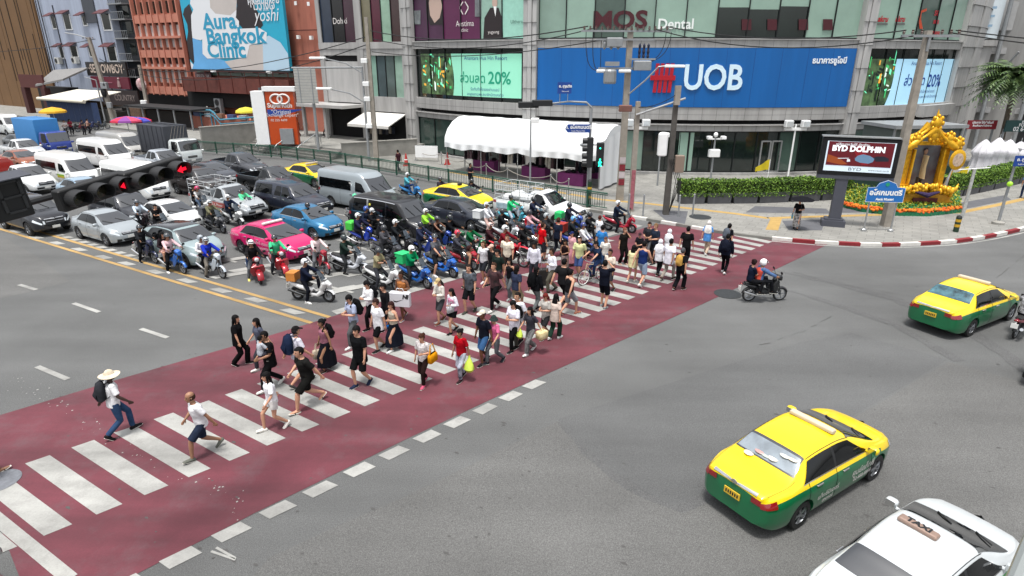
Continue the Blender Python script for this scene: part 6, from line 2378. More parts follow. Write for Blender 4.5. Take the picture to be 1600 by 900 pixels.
def pickup(L=5.3,W=.93,H=1.79,double=True,bed=True,canopy=False,cab0=None):
 h = L / 2
 bx = -.72 if double else -.15          # back of the cab
 zr = 1.16
 top = ([-h,-h + .05,bx - .02,bx,bx + .14,bx + .35,.35,.58,1.28,1.8,h - .22,h - .05,h],
           [zr - .04,zr,zr,zr + .06,H - .12,H,H - .03,H - .08,1.17,1.10,.98,.86,.72])
 if canopy:
  top = ([-h,-h + .05,-h + .25,bx,bx + .35,.35,.58,1.28,1.8,h - .22,h - .05,h],[zr,1.35,H - .04,H + .02,H,H - .03,H - .08,1.17,1.10,.98,.86,.72])
 d = dict(
  x0=-h,x1=h,W=W,tuck=.06,bulge=.03,
  zbot=([-h,-h + .4,h - .4,h],[.48,.38,.36,.42]),top=top,
  belt=([-h,bx - .01,bx,1.2,2.1,h],[zr - .06,zr - .06,1.10,1.06,.90,.68]),
  plan=([-h,-h + .08,-1.5,0,1.5,2.05,h - .12,h],[W - .08,W - .02,W,W,W,W - .07,W - .18,W - .3]),
  roofw=([-h,bx - .01,bx + .1,.4,1.3,h],[W - .06,W - .06,W * .72,W * .71,W * .86,W * .6]),
  ws=(.605,1.255),rw=None,
  sides=([((bx + .12,bx + .3),(-.02,-.02)),((.06,.06),(1.0,.5))] if double else [((bx + .08,bx + .2),(1.0,.5))]),
  seams=[.02,1.02,bx] if double else [1.02,bx],handles=[-.5,.28] if double else [.05],mirror=.92,
  hl=(.46,W - .16,.80,.96),tl=(W - .18,W - .07,.78,1.08),grille=(.45,.70,.92),intake=(.46,.58),plate_f=.55,plate_r=.6,
  wheels=(-1.48,1.58),wr=.38,ww=.25,bumper=None)
 if canopy:
  d['roofw'] = ([-h,-h + .3,bx,.4,1.3,h],[W * .78,W * .74,W * .73,W * .71,W * .86,W * .6])
  d['belt'] = ([-h,1.2,2.1,h],[1.1,1.06,.9,.68])
  d['sides'] = d['sides'] + [((-h + .3,-h + .42),(bx - .1,bx - .1))]
 elif bed:
  d['bed'] = (-h + .12,bx - .12,.72,W - .14)
 C = Car(**d)
 P = finish_car(C,Proto(),None,'alloy')
 if not canopy:
  g = MB()
  g.box((bx - .03 + .05,0,1.42),(.03,W * 1.15,.38))
  P.add('rear_window',g.mesh('rear_window',[GLASSD]))
 return C,P
def cage(P,x0,x1,W,z0,z1):
 g = MB()
 for y in (-W,W):
  for z in (z1,(z0 * .65 + z1 * .35),(z0 * .33 + z1 * .67)):
   g.tube([(x0,y,z),(x1,y,z)],.022,6)
  for i in range(5):
   x = x0 + (x1 - x0) * i / 4
   g.tube([(x,y,z0),(x,y,z1)],.022,6)
 for x in (x0,x1):
  for z in (z1,(z0 + z1) / 2):
   g.tube([(x,-W,z),(x,W,z)],.022,6)
 P.add('cage',g.mesh('cage',[M('white_tube','#b9bcbd',.4,.4)]))
def lorry(box_mat,L=6.2,box_h=2.3,tarp=False):
 """cab-over light lorry"""
 h = L / 2
 W = .98
 C = Car(x0=h - 1.75,x1=h,W=W,tuck=.03,bulge=.02,
   zbot=([h - 1.75,h],[.5,.42]),
   top=([h - 1.75,h - 1.6,h - .6,h - .42,h - .12,h - .04,h],[2.15,2.24,2.24,2.15,1.35,1.15,.7]),
   belt=([h - 1.75,h],[1.32,1.1]),
   plan=([h - 1.75,h - .4,h - .1,h],[W,W,W - .07,W - .14]),
   roofw=([h - 1.75,h - .5,h - .1,h],[W * .88,W * .88,W * .9,W * .8]),
   ws=(h - .40,h - .13),wsbow=.03,rw=None,sides=[((h - 1.3,h - 1.3),(h - .32,h - .5))],seams=[h - 1.4,h - .3],handles=[h - 1.2],mirror=h - .2,
   hl=(.5,W - .12,.78,.95),tl=(.5,.6,.8,.85),grille=(.4,.78,.96),intake=(.5,.62),plate_f=.6,plate_r=.6,
   wheels=(h - .95,),wr=.39,ww=.24,bumper=((.46,.66),GREYM))
 P = finish_car(C,Proto(),None,'steel')
 tm,rm = wheel_meshes(.39,.24,'steel')
 for sd in (1,-1):
  w_ = P.add('wheel',tm,None,(-h + 1.4,sd * .82,.39),(0,0,0 if sd > 0 else math.pi))
  P.add('rim',rm,w_)
 g = MB().box((-.9,0,.72),(L - 1.7,.8,.2)).box((-.9,0,.9),(L - 1.9,1.9,.12))
 P.add('chassis',g.mesh('chassis',[BLACKP]))
 g = MB().rbox((-.92,0,.96 + box_h / 2),(L - 2.0,2.0,box_h),.05)
 if tarp:
  for k in range(6):
   x = -.92 - (L - 2) / 2 + (k + .5) * (L - 2) / 6
   g.tube([(x,-1.015,1.0),(x,-1.015,.9 + box_h),(x,0,1.02 + box_h),(x,1.015,.9 + box_h),(x,1.015,1.0)],.03,5)
 bi = P.add('cargo_box',g.mesh('cargo_box',[box_mat],30))
 if tarp:
  g = MB()
  for k in range(5):
   x = -.92 + (L - 2) / 2 + .012
   g.tube([(x,-1 + k * .3,1.1),(x,-.2 + k * .25,.9 + box_h)],.012,4)
  P.add('rope',g.mesh('rope',[M('pale_rope','#8c8780',.9)]),bi)
 return C,P
TAXI_SPLIT = lambda x: .80 + .03 * math.sin(x) - (.06 if x > 1.6 else 0)
_,P_SEDAN = sedan()
C_SED,P_TAXI = sedan(split=lambda x: interp([-2.3,-1.6,1.0,1.9,2.3],[.80,.86,.82,.70,.60],x),taxi=True)
_,P_SMALL = sedan(L=4.3,W=.85,H=1.46)
C_CR,P_CROSS = sedan(L=4.45,W=.92,H=1.62,top=([-2.22,-2.19,-2.05,-1.7,-1.3,-.6,0,.4,.6,1.25,1.7,2.05,2.16,2.22],[.8,1.0,1.12,1.36,1.52,1.61,1.62,1.58,1.53,1.10,1.04,.94,.8,.62]),ws=(.63,1.22),rw=(-2.0,-1.72),sides=[((-1.55,-1.15),(-.28,-.28)),((-.2,-.2),(.95,.45))],wr=.35)
_,P_VAN = van()
_,P_MPV = van(L=5.1,W=.97,H=1.94,mpv=True)
_,P_SUV = sedan(L=4.75,W=.94,H=1.78,top=([-2.37,-2.33,-2.2,-1.9,-.8,0,.4,.62,1.28,1.75,2.15,2.3,2.37],[.9,1.2,1.45,1.68,1.77,1.78,1.75,1.69,1.20,1.13,1.03,.9,.7]),belt=([-2.37,-1.6,1.2,2.0,2.37],[1.02,1.1,1.06,.9,.65]),ws=(.645,1.255),rw=(-2.19,-1.93),sides=[((-2.0,-1.75),(-1.25,-1.25)),((-1.17,-1.17),(-.25,-.25)),((-.17,-.17),(.95,.48))],hl=(.45,.8,.82,.98),grille=(.45,.62,.92),tl=(.6,.84,.95,1.15),wr=.37,zbot=([-2.37,-2.0,1.95,2.37],[.42,.3,.29,.38]))
_,P_PICK = pickup()
_,P_PICK1 = pickup(double=False)
cage(P_PICK1,-2.5,-.3,.86,1.16,1.95)
_,P_PICKC = pickup(canopy=True)
_,P_TARP = lorry(M('dark_canvas','#2e3138',.8,vary=.12,scale=1.2),tarp=True)
_,P_BOX = lorry(M('blue_cargo_panel','#2a6fa8',.45,vary=.05))
CARS = []
def car(P,name,label,cat,u,v,z,deg,col,over=None,xoff=-.2,group='vehicles queueing at the crossing',metal=.25,**kw):
 """(u, v): where the photograph shows the middle of the roof, z its height"""
 p = G(u,v,z)
 a = rad(deg)
 p = Vector((p.x - math.cos(a) * xoff,p.y - math.sin(a) * xoff,0))
 pm_ = paint(col,metal)
 ov = {('body',0): pm_,('wing_mirror',0): pm_}
 if over: ov.update(over)
 r,made = P.place(name,label,cat,p,a,ov,group,**kw)
 CARS.append((r,p,a))
 return r,made
HD = -33
YEL,GRN_ = paint('#e2c20a',0.0),paint('#07623a',.1)
TX = {('body',2): GRN_}
def roof_sign(r,x=.12,z=1.47,mt=None,w_=1.05):
 MB().rbox((x,0,z + .05),(.15,w_,.09),.03).build('roof_light',mt or M('ivory_roof_light','#b9ad98',.5),r)
def side_text(r,C,mt,items):
 for t,s,x,z,sd in items:
  y = -(C.W + .004)
  letters('door_lettering',t,s,mt,r,(x,y - .004 if sd < 0 else -y + .004,z),rz=0 if sd < 0 else math.pi)
r,mk = car(P_TAXI,'taxi','yellow and green taxi driving away in the right foreground','taxi',1254,668,1.46,33,'#e2c20a',TX,-.25,None,0.0)
NEAR_TAXI = r
roof_sign(r,.08,1.455,None,.98)
side_text(r,C_SED,PW,[('ศูนย์แท็กซี่',.2,.75,.62,-1),('02-888-8888',.13,.75,.45,-1),('แท็กซี่มิเตอร์',.15,-.5,.55,-1),('สหกรณ์',.12,-.5,.42,-1)])
rs = random.Random(2)
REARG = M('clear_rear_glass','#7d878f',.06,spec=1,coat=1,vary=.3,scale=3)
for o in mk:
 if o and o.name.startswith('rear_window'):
  g = MB(); C_SED.cross(g,-1.455,-1.13,9.55,.016,bow=-.03); g.build('inner_rear_glass',REARG,o,smooth=60)  # clear grey inner pane laid over the dark-edged rear window
for k in range(6):
 y = -.44 + k * .15
 x = -1.22 - .05 * k + .05 * math.sin(k * 2)
 p = C_SED.S(x,12,1,.014)
 g = MB().ball((x,y,p.z),(.06 + .02 * (k % 3),.11,.016),12,6)
 g.build('parcel_shelf_toy',flat(['#c9c2b2','#b9bcb6','#cfcabd','#a9b0a8','#b08a86'][k % 5],.4),r)
MB().ball((C_SED.x0 - .012,0,.99),(.012,.07,.05),10,6).build('badge',CHROME,r)
r,mk = car(P_TAXI,'taxi','yellow and green taxi driving off farther up at the right edge','taxi',1514,441,1.46,30,'#e2c20a',TX,-.25,None,0.0)
roof_sign(r,.08,1.455,None,.98)
for o in mk:
 if o and o.name.startswith('rear_window'): setmat(o,0,M('pale_teal_rear_glass','#3f626c',.05,spec=.8,vary=.8,scale=4))
r,mk = car(P_TAXI,'taxi','white topped taxi with a TAXI plate, nose cut off by the lower right corner','taxi',1440,843,1.46,33,'#c3c8ca',{('body',2): paint('#3f9b4f',.1)},-.25,None,0.1)
plt = MB().rbox((-.05,.15,1.505),(.17,.6,.08),.03).build('roof_sign',M('bronze_taxi_sign','#8a7468',.4,.2),r)
vs_,fs_ = text_mb('TAXI',.17,bold=.008)
me = bpy.data.meshes.new('roof_sign_lettering')
me.from_pydata([Matrix.Rotation(rad(-90),3,'Z') @ v + Vector((-.05,.15,1.549)) for v in vs_],[],fs_)
me.materials.append(BLACKP)
link('roof_sign_lettering',me,plt)
Q = 'vehicles queueing at the crossing'
car(P_SMALL,'sedan','silver sedan at the front of the lane beside the yellow lines','car',158,328,1.45,-31,'#9aa1a5',group=Q)
r,mk = car(P_CROSS,'crossover','pale mint grey crossover with a black roof behind the waiting scooters','car',277,349,1.61,-32,'#93a4a6',group=Q)
g = MB(); C_CR.cross(g,-1.45,.44,9.05,.008,12); g.build('roof_panel',M('gloss_black_roof','#15161a',.12,coat=.6),r,smooth=60)
r['group'] = Q
car(P_SMALL,'sedan','white sedan with black windows behind the mint grey crossover','car',258,313,1.45,-31,'#d4d6d6',group=Q)
car(P_SUV,'car','charcoal family car below the hanging traffic lights','car',186,300,1.75,-31,'#2b2d33',group=Q)
car(P_SUV,'suv','big black car with a double kidney grille beside the countdown box','car',40,306,1.75,-31,'#1d1f25',group=Q)
car(P_PICK,'pickup_truck','white pickup truck beside a red load at the left edge','pickup truck',36,257,1.78,-31,'#d2d4d4',group=Q,xoff=-.1)
car(P_VAN,'minivan','white high roof van with a green and yellow sticker, left of the pair','van',97,239,2.27,-31,'#d8d9d7',group=Q,xoff=-.3,metal=0)
for c_,z_ in (('#7da32a',.98),('#b8a52a',.86)):
 MB().box((.9,-.945,z_),(.95,.008,.12)).build('side_sticker',flat(c_),CARS[-1][0])
MB().box((1.22,0,2.06),(.1,.5,.12),rot=Matrix.Rotation(rad(35),3,'Y')).build('roof_sticker',flat('#a8453c'),CARS[-1][0])
car(P_VAN,'minivan','white high roof van directly behind the outer hanging traffic light','van',203,252,2.27,-32,'#d8d9d7',group=Q,xoff=-.3,metal=0)
car(P_VAN,'minivan','white high roof van in the third row beside the blue lorry','van',157,217,2.27,-31,'#d5d6d5',group=Q,xoff=-.3,metal=0)
car(P_VAN,'minivan','beige grey high roof van by the vendor parasols','van',184,206,2.27,-31,'#a9a8a4',group=Q,xoff=-.3)
car(P_SEDAN,'sedan','rusty orange sedan at the left edge among white cars','car',28,234,1.46,-31,'#8a4a2c',group=Q)
car(P_PICK,'pickup_truck','white pickup truck behind the rusty orange sedan','pickup truck',32,217,1.78,-31,'#d0d2d2',group=Q,xoff=-.1)
r,mk = car(P_BOX,'lorry','small lorry with a royal blue cab and light blue box','lorry',83,205,2.24,-31,'#2a3f8f',group=Q,xoff=2.2)
r,mk = car(P_TARP,'lorry','white cab lorry under a dark roped canvas','lorry',287,217,2.24,-33,'#cfd4d3',group=Q,xoff=2.2)
letters('cab_lettering','SK',.55,M('grey_lettering','#6f8288',.5),r,(3.0 - .22,0,2.28),rx=0,rz=math.pi / 2)
car(P_VAN,'minivan','white van cut by the left edge in the last row','van',4,178,2.27,-31,'#cfd2d1',group=Q,xoff=-.3,metal=0)
car(P_SEDAN,'sedan','dark grey sedan in the gap between two white cars at the far left','car',28,209,1.46,-31,'#3d4144',group=Q)
car(P_SEDAN,'sedan','black sedan roof between the two white vans','car',140,229,1.46,-31,'#1d1f22',group=Q)
car(P_SMALL,'sedan','pale blue small car half hidden behind the hanging traffic light','car',124,277,1.45,-31,'#8fa6b8',group=Q)
car(P_PICK,'pickup_truck','silver double cab pickup in front of the canvas lorry','pickup truck',248,233,1.78,-32,'#a9afb6',group=Q,xoff=-.1)
car(P_PICK,'pickup_truck','dark grey double cab pickup beside the far railing','pickup truck',372,238,1.78,-33,'#3b3d42',group=Q,xoff=-.1)
car(P_SEDAN,'sedan','dark grey sedan with a pale windscreen behind the brown roofed car','car',326,253,1.46,-33,'#40434a',group=Q)
r,mk = car(P_SUV,'suv','black car with a brownish roof behind the caged silver pickup','car',306,262,1.75,-33,'#2a2422',group=Q)
r,mk = car(P_PICK1,'pickup_truck','silver pickup with a white cage over its bed and red door lettering','pickup truck',357,288,1.78,-33,'#a6abae',group=Q,xoff=.2)
MB().box((.3,-.945,.78),(1.5,.008,.3)).build('door_banner',M('faded_red_sticker','#9c4a44',.5,vary=.3,scale=8),r)
MB().box((.3,.945,.78),(1.5,.008,.3)).build('door_banner',M('faded_red_sticker','#9c4a44',.5,vary=.3,scale=8),r)
letters('door_lettering','K.R. Mover',.22,PW,r,(.3,-.952,.78))
r,mk = car(P_PICK1,'pickup_truck','black pickup with a bare bed behind the navy canopy pickup','pickup truck',424,260,1.78,-33,'#1e2023',group=Q,xoff=.2,skip=('cage',))
car(P_PICKC,'pickup_truck','dark navy pickup with a matching canopy in the middle of the queue','pickup truck',452,284,1.80,-33,'#252a38',group=Q,xoff=-.2)
r,mk = car(P_TAXI,'taxi','yellow and green taxi by the far railing beside the silver van','taxi',480,255,1.46,-33,'#e2c20a',TX,group=Q,metal=0.0)
roof_sign(r,.25)
car(P_VAN,'minivan','silver grey high roof van in the far lane','van',552,265,2.27,-34,'#9aa3a8',group=Q,xoff=-.3)
car(P_MPV,'people_carrier','large black people carrier with chrome window trim near the front','van',608,306,1.92,-33,'#16171b',group=Q,xoff=-.4)
car(P_SEDAN,'sedan','dark slate sedan in the far lanes beside the waiting riders','car',712,309,1.46,-34,'#2d323d',group=Q,xoff=-.3)
r,mk = car(P_TAXI,'taxi','yellow and green taxi between the railing and the dark slate sedan','taxi',710,288,1.46,-33,'#e2c20a',TX,group=Q,xoff=-.3,metal=0.0)
MB().rbox((.1,0,1.52),(.16,.3,.12),.03).build('roof_light',BLACKP,r)
car(P_SMALL,'sedan','bright blue sedan beside the pink taxi','car',474,320,1.45,-33,'#1f6a94',group=Q)
r,mk = car(P_SEDAN,'taxi','hot pink taxi with white door lettering at the front of the queue','taxi',419,347,1.46,-33,'#c00a5e',group=Q,metal=.1)
roof_sign(r,.1,1.47,M('cream_roof_light','#d8cfcb',.5))
PKT = M('white_door_print','#d8c6cf',.5)
side_text(r,C_SED,PKT,[('แท็กซี่ สุวรรณภูมิ',.19,.5,.72,-1),('TAXI-METER',.14,.5,.5,-1),('02-878-9000',.16,-1.7,.88,-1)])
MB().tube([(-.6 + .13 * math.cos(t * .52),-.9,.66 + .13 * math.sin(t * .52)) for t in range(13)],.02,6).build('door_emblem',PKT,r)
r,mk = car(P_PICK1,'pickup_truck','white pickup with a caged bed of sacks at the head of the far lane','pickup truck',850,297,1.78,-33,'#d4d6d5',group=Q,xoff=.2,metal=0)
for k in range(6):
 MB().ball((-1.9 + k * .3,(-.3,.3)[k % 2],1.15 + .1 * (k % 3)),(.45,.4,.28),10,6).build('sack',flat(['#c5c7c9','#b5b9bd','#cfd0d0','#575d6e'][k % 4],.8),r)
MB().box((.3,-.945,.86),(.75,.008,.22)).build('door_sticker',M('pale_blue_sticker','#a3c3d6',.5),r)
letters('door_lettering','PLOY',.26,M('red_lettering','#a3242f',.5),r,(.35,-.952,.68),bold=.01)
MB().box((-1.5,-.945,.82),(1.7,.008,.3)).build('bed_banner',M('pale_banner','#9fb4bd',.5,vary=.3,scale=6),r)
p = G(8,292,0)
o = empty('tuk_tuk','red rounded three wheeler body cut by the left edge beside the white pickup','three wheeler',p,rad(-31))
MB().loft([[(x,y * k,z) for y,z in ((-.7,.4),(.7,.4),(.75,1.2),(.6,1.8),(.3,2.05),(-.3,2.05),(-.6,1.8),(-.75,1.2))] for x,k in ((-1.2,.8),(-.9,1),(.6,1),(1.0,.8))]).build('body',paint('#a8261f',.0),o,smooth=40)
MB().box((.3,-.74,.9),(.8,.02,.5)).build('panel',flat('#c9a89e'),o)
tm,rm = wheel_meshes(.3,.16,'steel')
for x,y in ((-.7,.6),(-.7,-.6),(.8,0)):
 w_ = link('wheel',tm,o,(x,y,.3)); link('rim',rm,w_)
r,mk = car(P_SEDAN,'sedan','dark car with a white bonnet corner just entering at the lower left edge','car',-92,940,1.46,150,'#2a2d33',None,-.2,None)
MB().rbox((1.9,-.3,.80),(.7,.5,.12),.04).build('bonnet_panel',flat('#d8d9da',.4),r)
# ================================================================== MOTORBIKES
BLK = M('black_bike_plastic','#141517',.45,vary=.1)
SEATM = M('black_seat_vinyl','#1a1a1b',.7,vary=.1)
ENG = M('engine_metal','#3c3e40',.5,.6,vary=.2)
CLEAR = M('smoked_screen','#39424a',.1,spec=.8)
def bike_wheel(r,w):
 t = MB()
 n = 22
 rings = []
 for k in range(n):
  a = 2 * math.pi * k / n
  c = Vector((math.cos(a),0,math.sin(a)))
  rings.append([c * (r - w * .5) + c * (w * .5 * math.cos(b)) + Vector((0,w * .5 * math.sin(b),0)) for b in [2 * math.pi * j / 8 for j in range(8)]])
 t.loft(rings + [rings[0]],cap=False)
 tm = t.mesh('tyre',[RUBBER],50)
 g = MB()
 for k in range(n):
  pass
 g.lathe([(r - w * .85,-w * .3),(r - w * .8,w * .3),(r - w * 1.25,w * .2),(r - w * 1.25,-w * .2),(r - w * .85,-w * .3)],22,axis='Y',cap=False)
 for k in range(5):
  a = 2 * math.pi * k / 5
  g.tube([(.03 * math.cos(a),0,.03 * math.sin(a)),((r - w) * math.cos(a + .12),0,(r - w) * math.sin(a + .12))],[.022,.014],5)
 g.lathe([(.05,-w * .6),(.05,w * .6)],10,axis='Y')
 return tm,g.mesh('rim',[M('alloy_silver','#8f9296',.35,.8,vary=.1)],40)
def fender(r,w,a0,a1,cx,cz,mb):
 n = 9
 rows = []
 for y in (-w,-w * .8,0,w * .8,w):
  rr_ = r + .0 - (abs(y) / w) ** 3 * .05
  rows.append([(cx + rr_ * math.cos(a0 + (a1 - a0) * k / n),y,cz + rr_ * math.sin(a0 + (a1 - a0) * k / n)) for k in range(n + 1)])
 mb.grid(rows)
def bike(kind):
 P = Proto()
 fx = Vector((1,0,0))
 if kind == 'maxi':
  r,w,wx0,wx1 = .27,.13,-.64,.68
 elif kind == 'retro':
  r,w,wx0,wx1 = .25,.11,-.6,.64
 elif kind == 'dirt':
  r,w,wx0,wx1 = .32,.09,-.66,.76
 else:
  r,w,wx0,wx1 = .29,.08,-.6,.64
 tm,rm = bike_wheel(r,w)
 for x in (wx0,wx1):
  k = P.add('wheel',tm,None,(x,0,r)); P.add('rim',rm,k)
 pt = [paint('#ffffff')]
 T = lambda g,pts,rr_,n=12: g.tube(pts,rr_,n,up=(0,0,1))
 if kind == 'maxi':
  g = MB()
  T(g,[(-1.0,0,.80),(-.8,0,.70),(-.45,0,.60),(-.1,0,.52),(.05,0,.45)],[(.05,.04),(.14,.10),(.19,.13),(.17,.13),(.12,.08)])
  T(g,[(.38,0,.42),(.5,0,.62),(.6,0,.82),(.58,0,.95)],[(.13,.10),(.22,.12),(.21,.13),(.12,.08)])
  T(g,[(-.05,.17,.36),(.3,.2,.34),(.52,.14,.5)],[(.03,.06),(.03,.07),(.03,.1)],8)
  T(g,[(-.05,-.17,.36),(.3,-.2,.34),(.52,-.14,.5)],[(.03,.06),(.03,.07),(.03,.1)],8)
  T(g,[(.62,0,.86),(.78,0,.72),(.8,0,.62)],[(.16,.07),(.13,.08),(.04,.04)])
  P.add('fairing',g.mesh('fairing',pt,50))
  g = MB(); T(g,[(-.86,0,.82),(-.5,0,.79),(-.15,0,.71),(.02,0,.68)],[(.12,.05),(.165,.07),(.15,.06),(.09,.04)]); P.add('seat',g.mesh('seat',[SEATM],50))
  g = MB(); T(g,[(-.55,0,.34),(-.2,0,.36),(.2,0,.30),(.5,0,.34)],[(.13,.12),(.15,.12),(.19,.06),(.14,.08)]); g.rbox((-.6,.12,.30),(.4,.1,.2),.04); P.add('underbody',g.mesh('underbody',[BLK],50))
  g = MB(); n = 6
  g.grid([[Vector((.60 - .22 * k / n,y * (1 - .35 * k / n),.92 + .36 * k / n)) - Vector((abs(y) * .35,0,0)) for k in range(n + 1)] for y in (-.17,-.1,0,.1,.17)])
  P.add('windscreen',g.mesh('windscreen',[CLEAR],60))
  g = MB(); fender(r + .035,.08,rad(20),rad(150),wx1,r,g); P.add('mudguard',g.mesh('mudguard',pt,60))
  hx,hz = .42,1.05
 elif kind == 'retro':
  g = MB()
  T(g,[(-.95,0,.60),(-.75,0,.58),(-.4,0,.54),(-.1,0,.50),(0,0,.4)],[(.07,.06),(.18,.16),(.21,.17),(.17,.14),(.12,.08)])
  T(g,[(.33,0,.30),(.43,0,.5),(.50,0,.72),(.46,0,.92)],[(.20,.07),(.29,.08),(.24,.09),(.14,.06)])
  T(g,[(.36,0,.92),(.48,0,1.0),(.54,0,.98)],[(.14,.07),(.16,.09),(.09,.07)])
  T(g,[(.46,0,.50),(.6,0,.56),(.72,0,.54)],[(.05,.05),(.09,.06),(.06,.04)])
  P.add('fairing',g.mesh('fairing',pt,50))
  g = MB(); T(g,[(-.8,0,.75),(-.45,0,.76),(-.12,0,.71)],[(.13,.05),(.16,.06),(.11,.04)]); P.add('seat',g.mesh('seat',[SEATM],50))
  g = MB(); T(g,[(-.5,0,.32),(-.1,0,.33),(.2,0,.27),(.38,0,.3)],[(.12,.1),(.14,.1),(.18,.04),(.15,.05)]); P.add('underbody',g.mesh('underbody',[BLK],50))
  g = MB(); fender(r + .06,.12,rad(0),rad(165),wx1,r,g); P.add('mudguard',g.mesh('mudguard',pt,60))
  hx,hz = .42,1.02
 elif kind == 'dirt':
  g = MB()
  T(g,[(-1.05,0,1.02),(-.7,0,.93),(-.3,0,.86),(.1,0,.86),(.3,0,.98),(.42,0,.94)],[(.05,.02),(.09,.03),(.1,.07),(.13,.12),(.14,.12),(.08,.06)])
  T(g,[(.45,0,.98),(.8,0,.99),(1.15,0,.90)],[(.06,.02),(.1,.02),(.05,.015)])
  T(g,[(.1,.12,.8),(.38,.17,.82)],[(.02,.14),(.03,.16)],8)
  T(g,[(.1,-.12,.8),(.38,-.17,.82)],[(.02,.14),(.03,.16)],8)
  g.rbox((.56,0,1.02),(.06,.2,.26),.02)
  P.add('fairing',g.mesh('fairing',pt,50))
  g = MB(); T(g,[(-.75,0,.96),(-.3,0,.93),(.12,0,.97)],[(.1,.04),(.12,.05),(.08,.04)]); P.add('seat',g.mesh('seat',[SEATM],50))
  g = MB(); g.rbox((.05,0,.5),(.5,.28,.42),.08); T(g,[(-.2,0,.5),(-.66,0,.34)],[(.1,.05),(.1,.04)]); P.add('engine',g.mesh('engine',[ENG],50))
  hx,hz = .38,1.18
 else:
  g = MB()
  T(g,[(-.98,0,.78),(-.7,0,.69),(-.35,0,.61),(0,0,.49),(.15,0,.46)],[(.04,.03),(.1,.07),(.13,.09),(.09,.07),(.06,.05)])
  T(g,[(.12,.11,.36),(.32,.16,.55),(.44,.12,.86)],[(.02,.1),(.03,.15),(.04,.1)],8)
  T(g,[(.12,-.11,.36),(.32,-.16,.55),(.44,-.12,.86)],[(.02,.1),(.03,.15),(.04,.1)],8)
  T(g,[(.3,0,.9),(.44,0,1.02),(.56,0,.98),(.6,0,.86)],[(.1,.05),(.15,.1),(.12,.1),(.06,.05)])
  P.add('fairing',g.mesh('fairing',pt,50))
  g = MB(); T(g,[(-.85,0,.80),(-.45,0,.77),(-.05,0,.71)],[(.1,.04),(.14,.05),(.09,.04)]); P.add('seat',g.mesh('seat',[SEATM],50))
  g = MB(); T(g,[(-.3,0,.45),(.0,0,.40),(.2,0,.38)],[(.1,.1),(.13,.12),(.08,.08)]); g.tube([(-.2,.1,.42),(-.6,.1,r)],.03,6); g.tube([(-.2,-.1,.42),(-.6,-.1,r)],.03,6); P.add('engine',g.mesh('engine',[ENG],50))
  g = MB(); fender(r + .03,.06,rad(15),rad(150),wx1,r,g); P.add('mudguard',g.mesh('mudguard',pt,60))
  g = MB().box((.74,0,.88),(.32,.26,.2)) if kind == 'basket' else MB()
  hx,hz = .40,1.03
 g = MB().tube([(hx,-.34,hz + .02),(hx + .06,-.2,hz),(hx + .08,0,hz - .03),(hx + .06,.2,hz),(hx,.34,hz + .02)],.016,6)
 hb = P.add('handlebar',g.mesh('handlebar',[BLK]))
 g = MB()
 for sd in (1,-1):
  g.tube([(hx + .1,0,hz - .1),(wx1 - .02,sd * (w / 2 + .03),r)],.022,6)
 P.add('fork',g.mesh('fork',[ENG if kind != 'dirt' else MET]))
 for sd in (1,-1):
  g = MB().tube([(hx + .06,sd * .22,hz),(hx + .02,sd * .30,hz + .2)],.01,5).rbox((hx + .01,sd * .33,hz + .23),(.03,.13,.09),.015)
  P.add('mirror',g.mesh('mirror',[BLK]),hb)
 if kind == 'retro':
  g = MB().lathe([(.085,0),(.085,.03),(.05,.05),(.001,.055)],16,(.53,0,.985),axis='X')
 elif kind == 'maxi':
  g = MB(); T(g,[(.70,.1,.80),(.82,.03,.68)],[(.05,.04),(.02,.03)],8); T(g,[(.70,-.1,.80),(.82,-.03,.68)],[(.05,.04),(.02,.03)],8)
 else:
  g = MB().ball((.59,0,.95),(.03,.09,.06),10,6)
 P.add('headlight',g.mesh('headlight',[LAMPW],60))
 g = MB().ball((-.98,0,.76),(.04,.08,.04),10,6); P.add('tail_light',g.mesh('tail_light',[LAMPR],60))
 g = MB().tube([(0,-.14,.26),(-.3,-.17,.28),(-.5,-.18,.34),(-.92,-.19,.48)],[.025,.025,.05,.055],8); P.add('exhaust',g.mesh('exhaust',[CHROME if kind != 'maxi' else ENG],50))
 g = MB().box((-1.03,0,.58),(.012,.2,.17)); g.tube([(-.95,0,.75),(-1.0,0,.6)],.03,5); P.add('number_plate',g.mesh('number_plate',[PLATEW]))
 g = MB(); fender(r + .05,.06,rad(60),rad(170),wx0,r,g); P.add('rear_mudguard',g.mesh('rear_mudguard',[BLK],60))
 return P
BK = {k: bike(k) for k in ('maxi','retro','dirt','under')}
BIKES = []
def moto(kind,u,v,deg,col,label,g='motorbikes waiting at the crossing',name='motorbike',lean=0.0):
 p = G(u,v)
 pm_ = paint(col,.15)
 r,made = BK[kind].place(name,label,'motorbike',p,rad(deg),{('fairing',0): pm_,('mudguard',0): pm_},g,scale=1.03 if kind == 'retro' else .96)
 return r
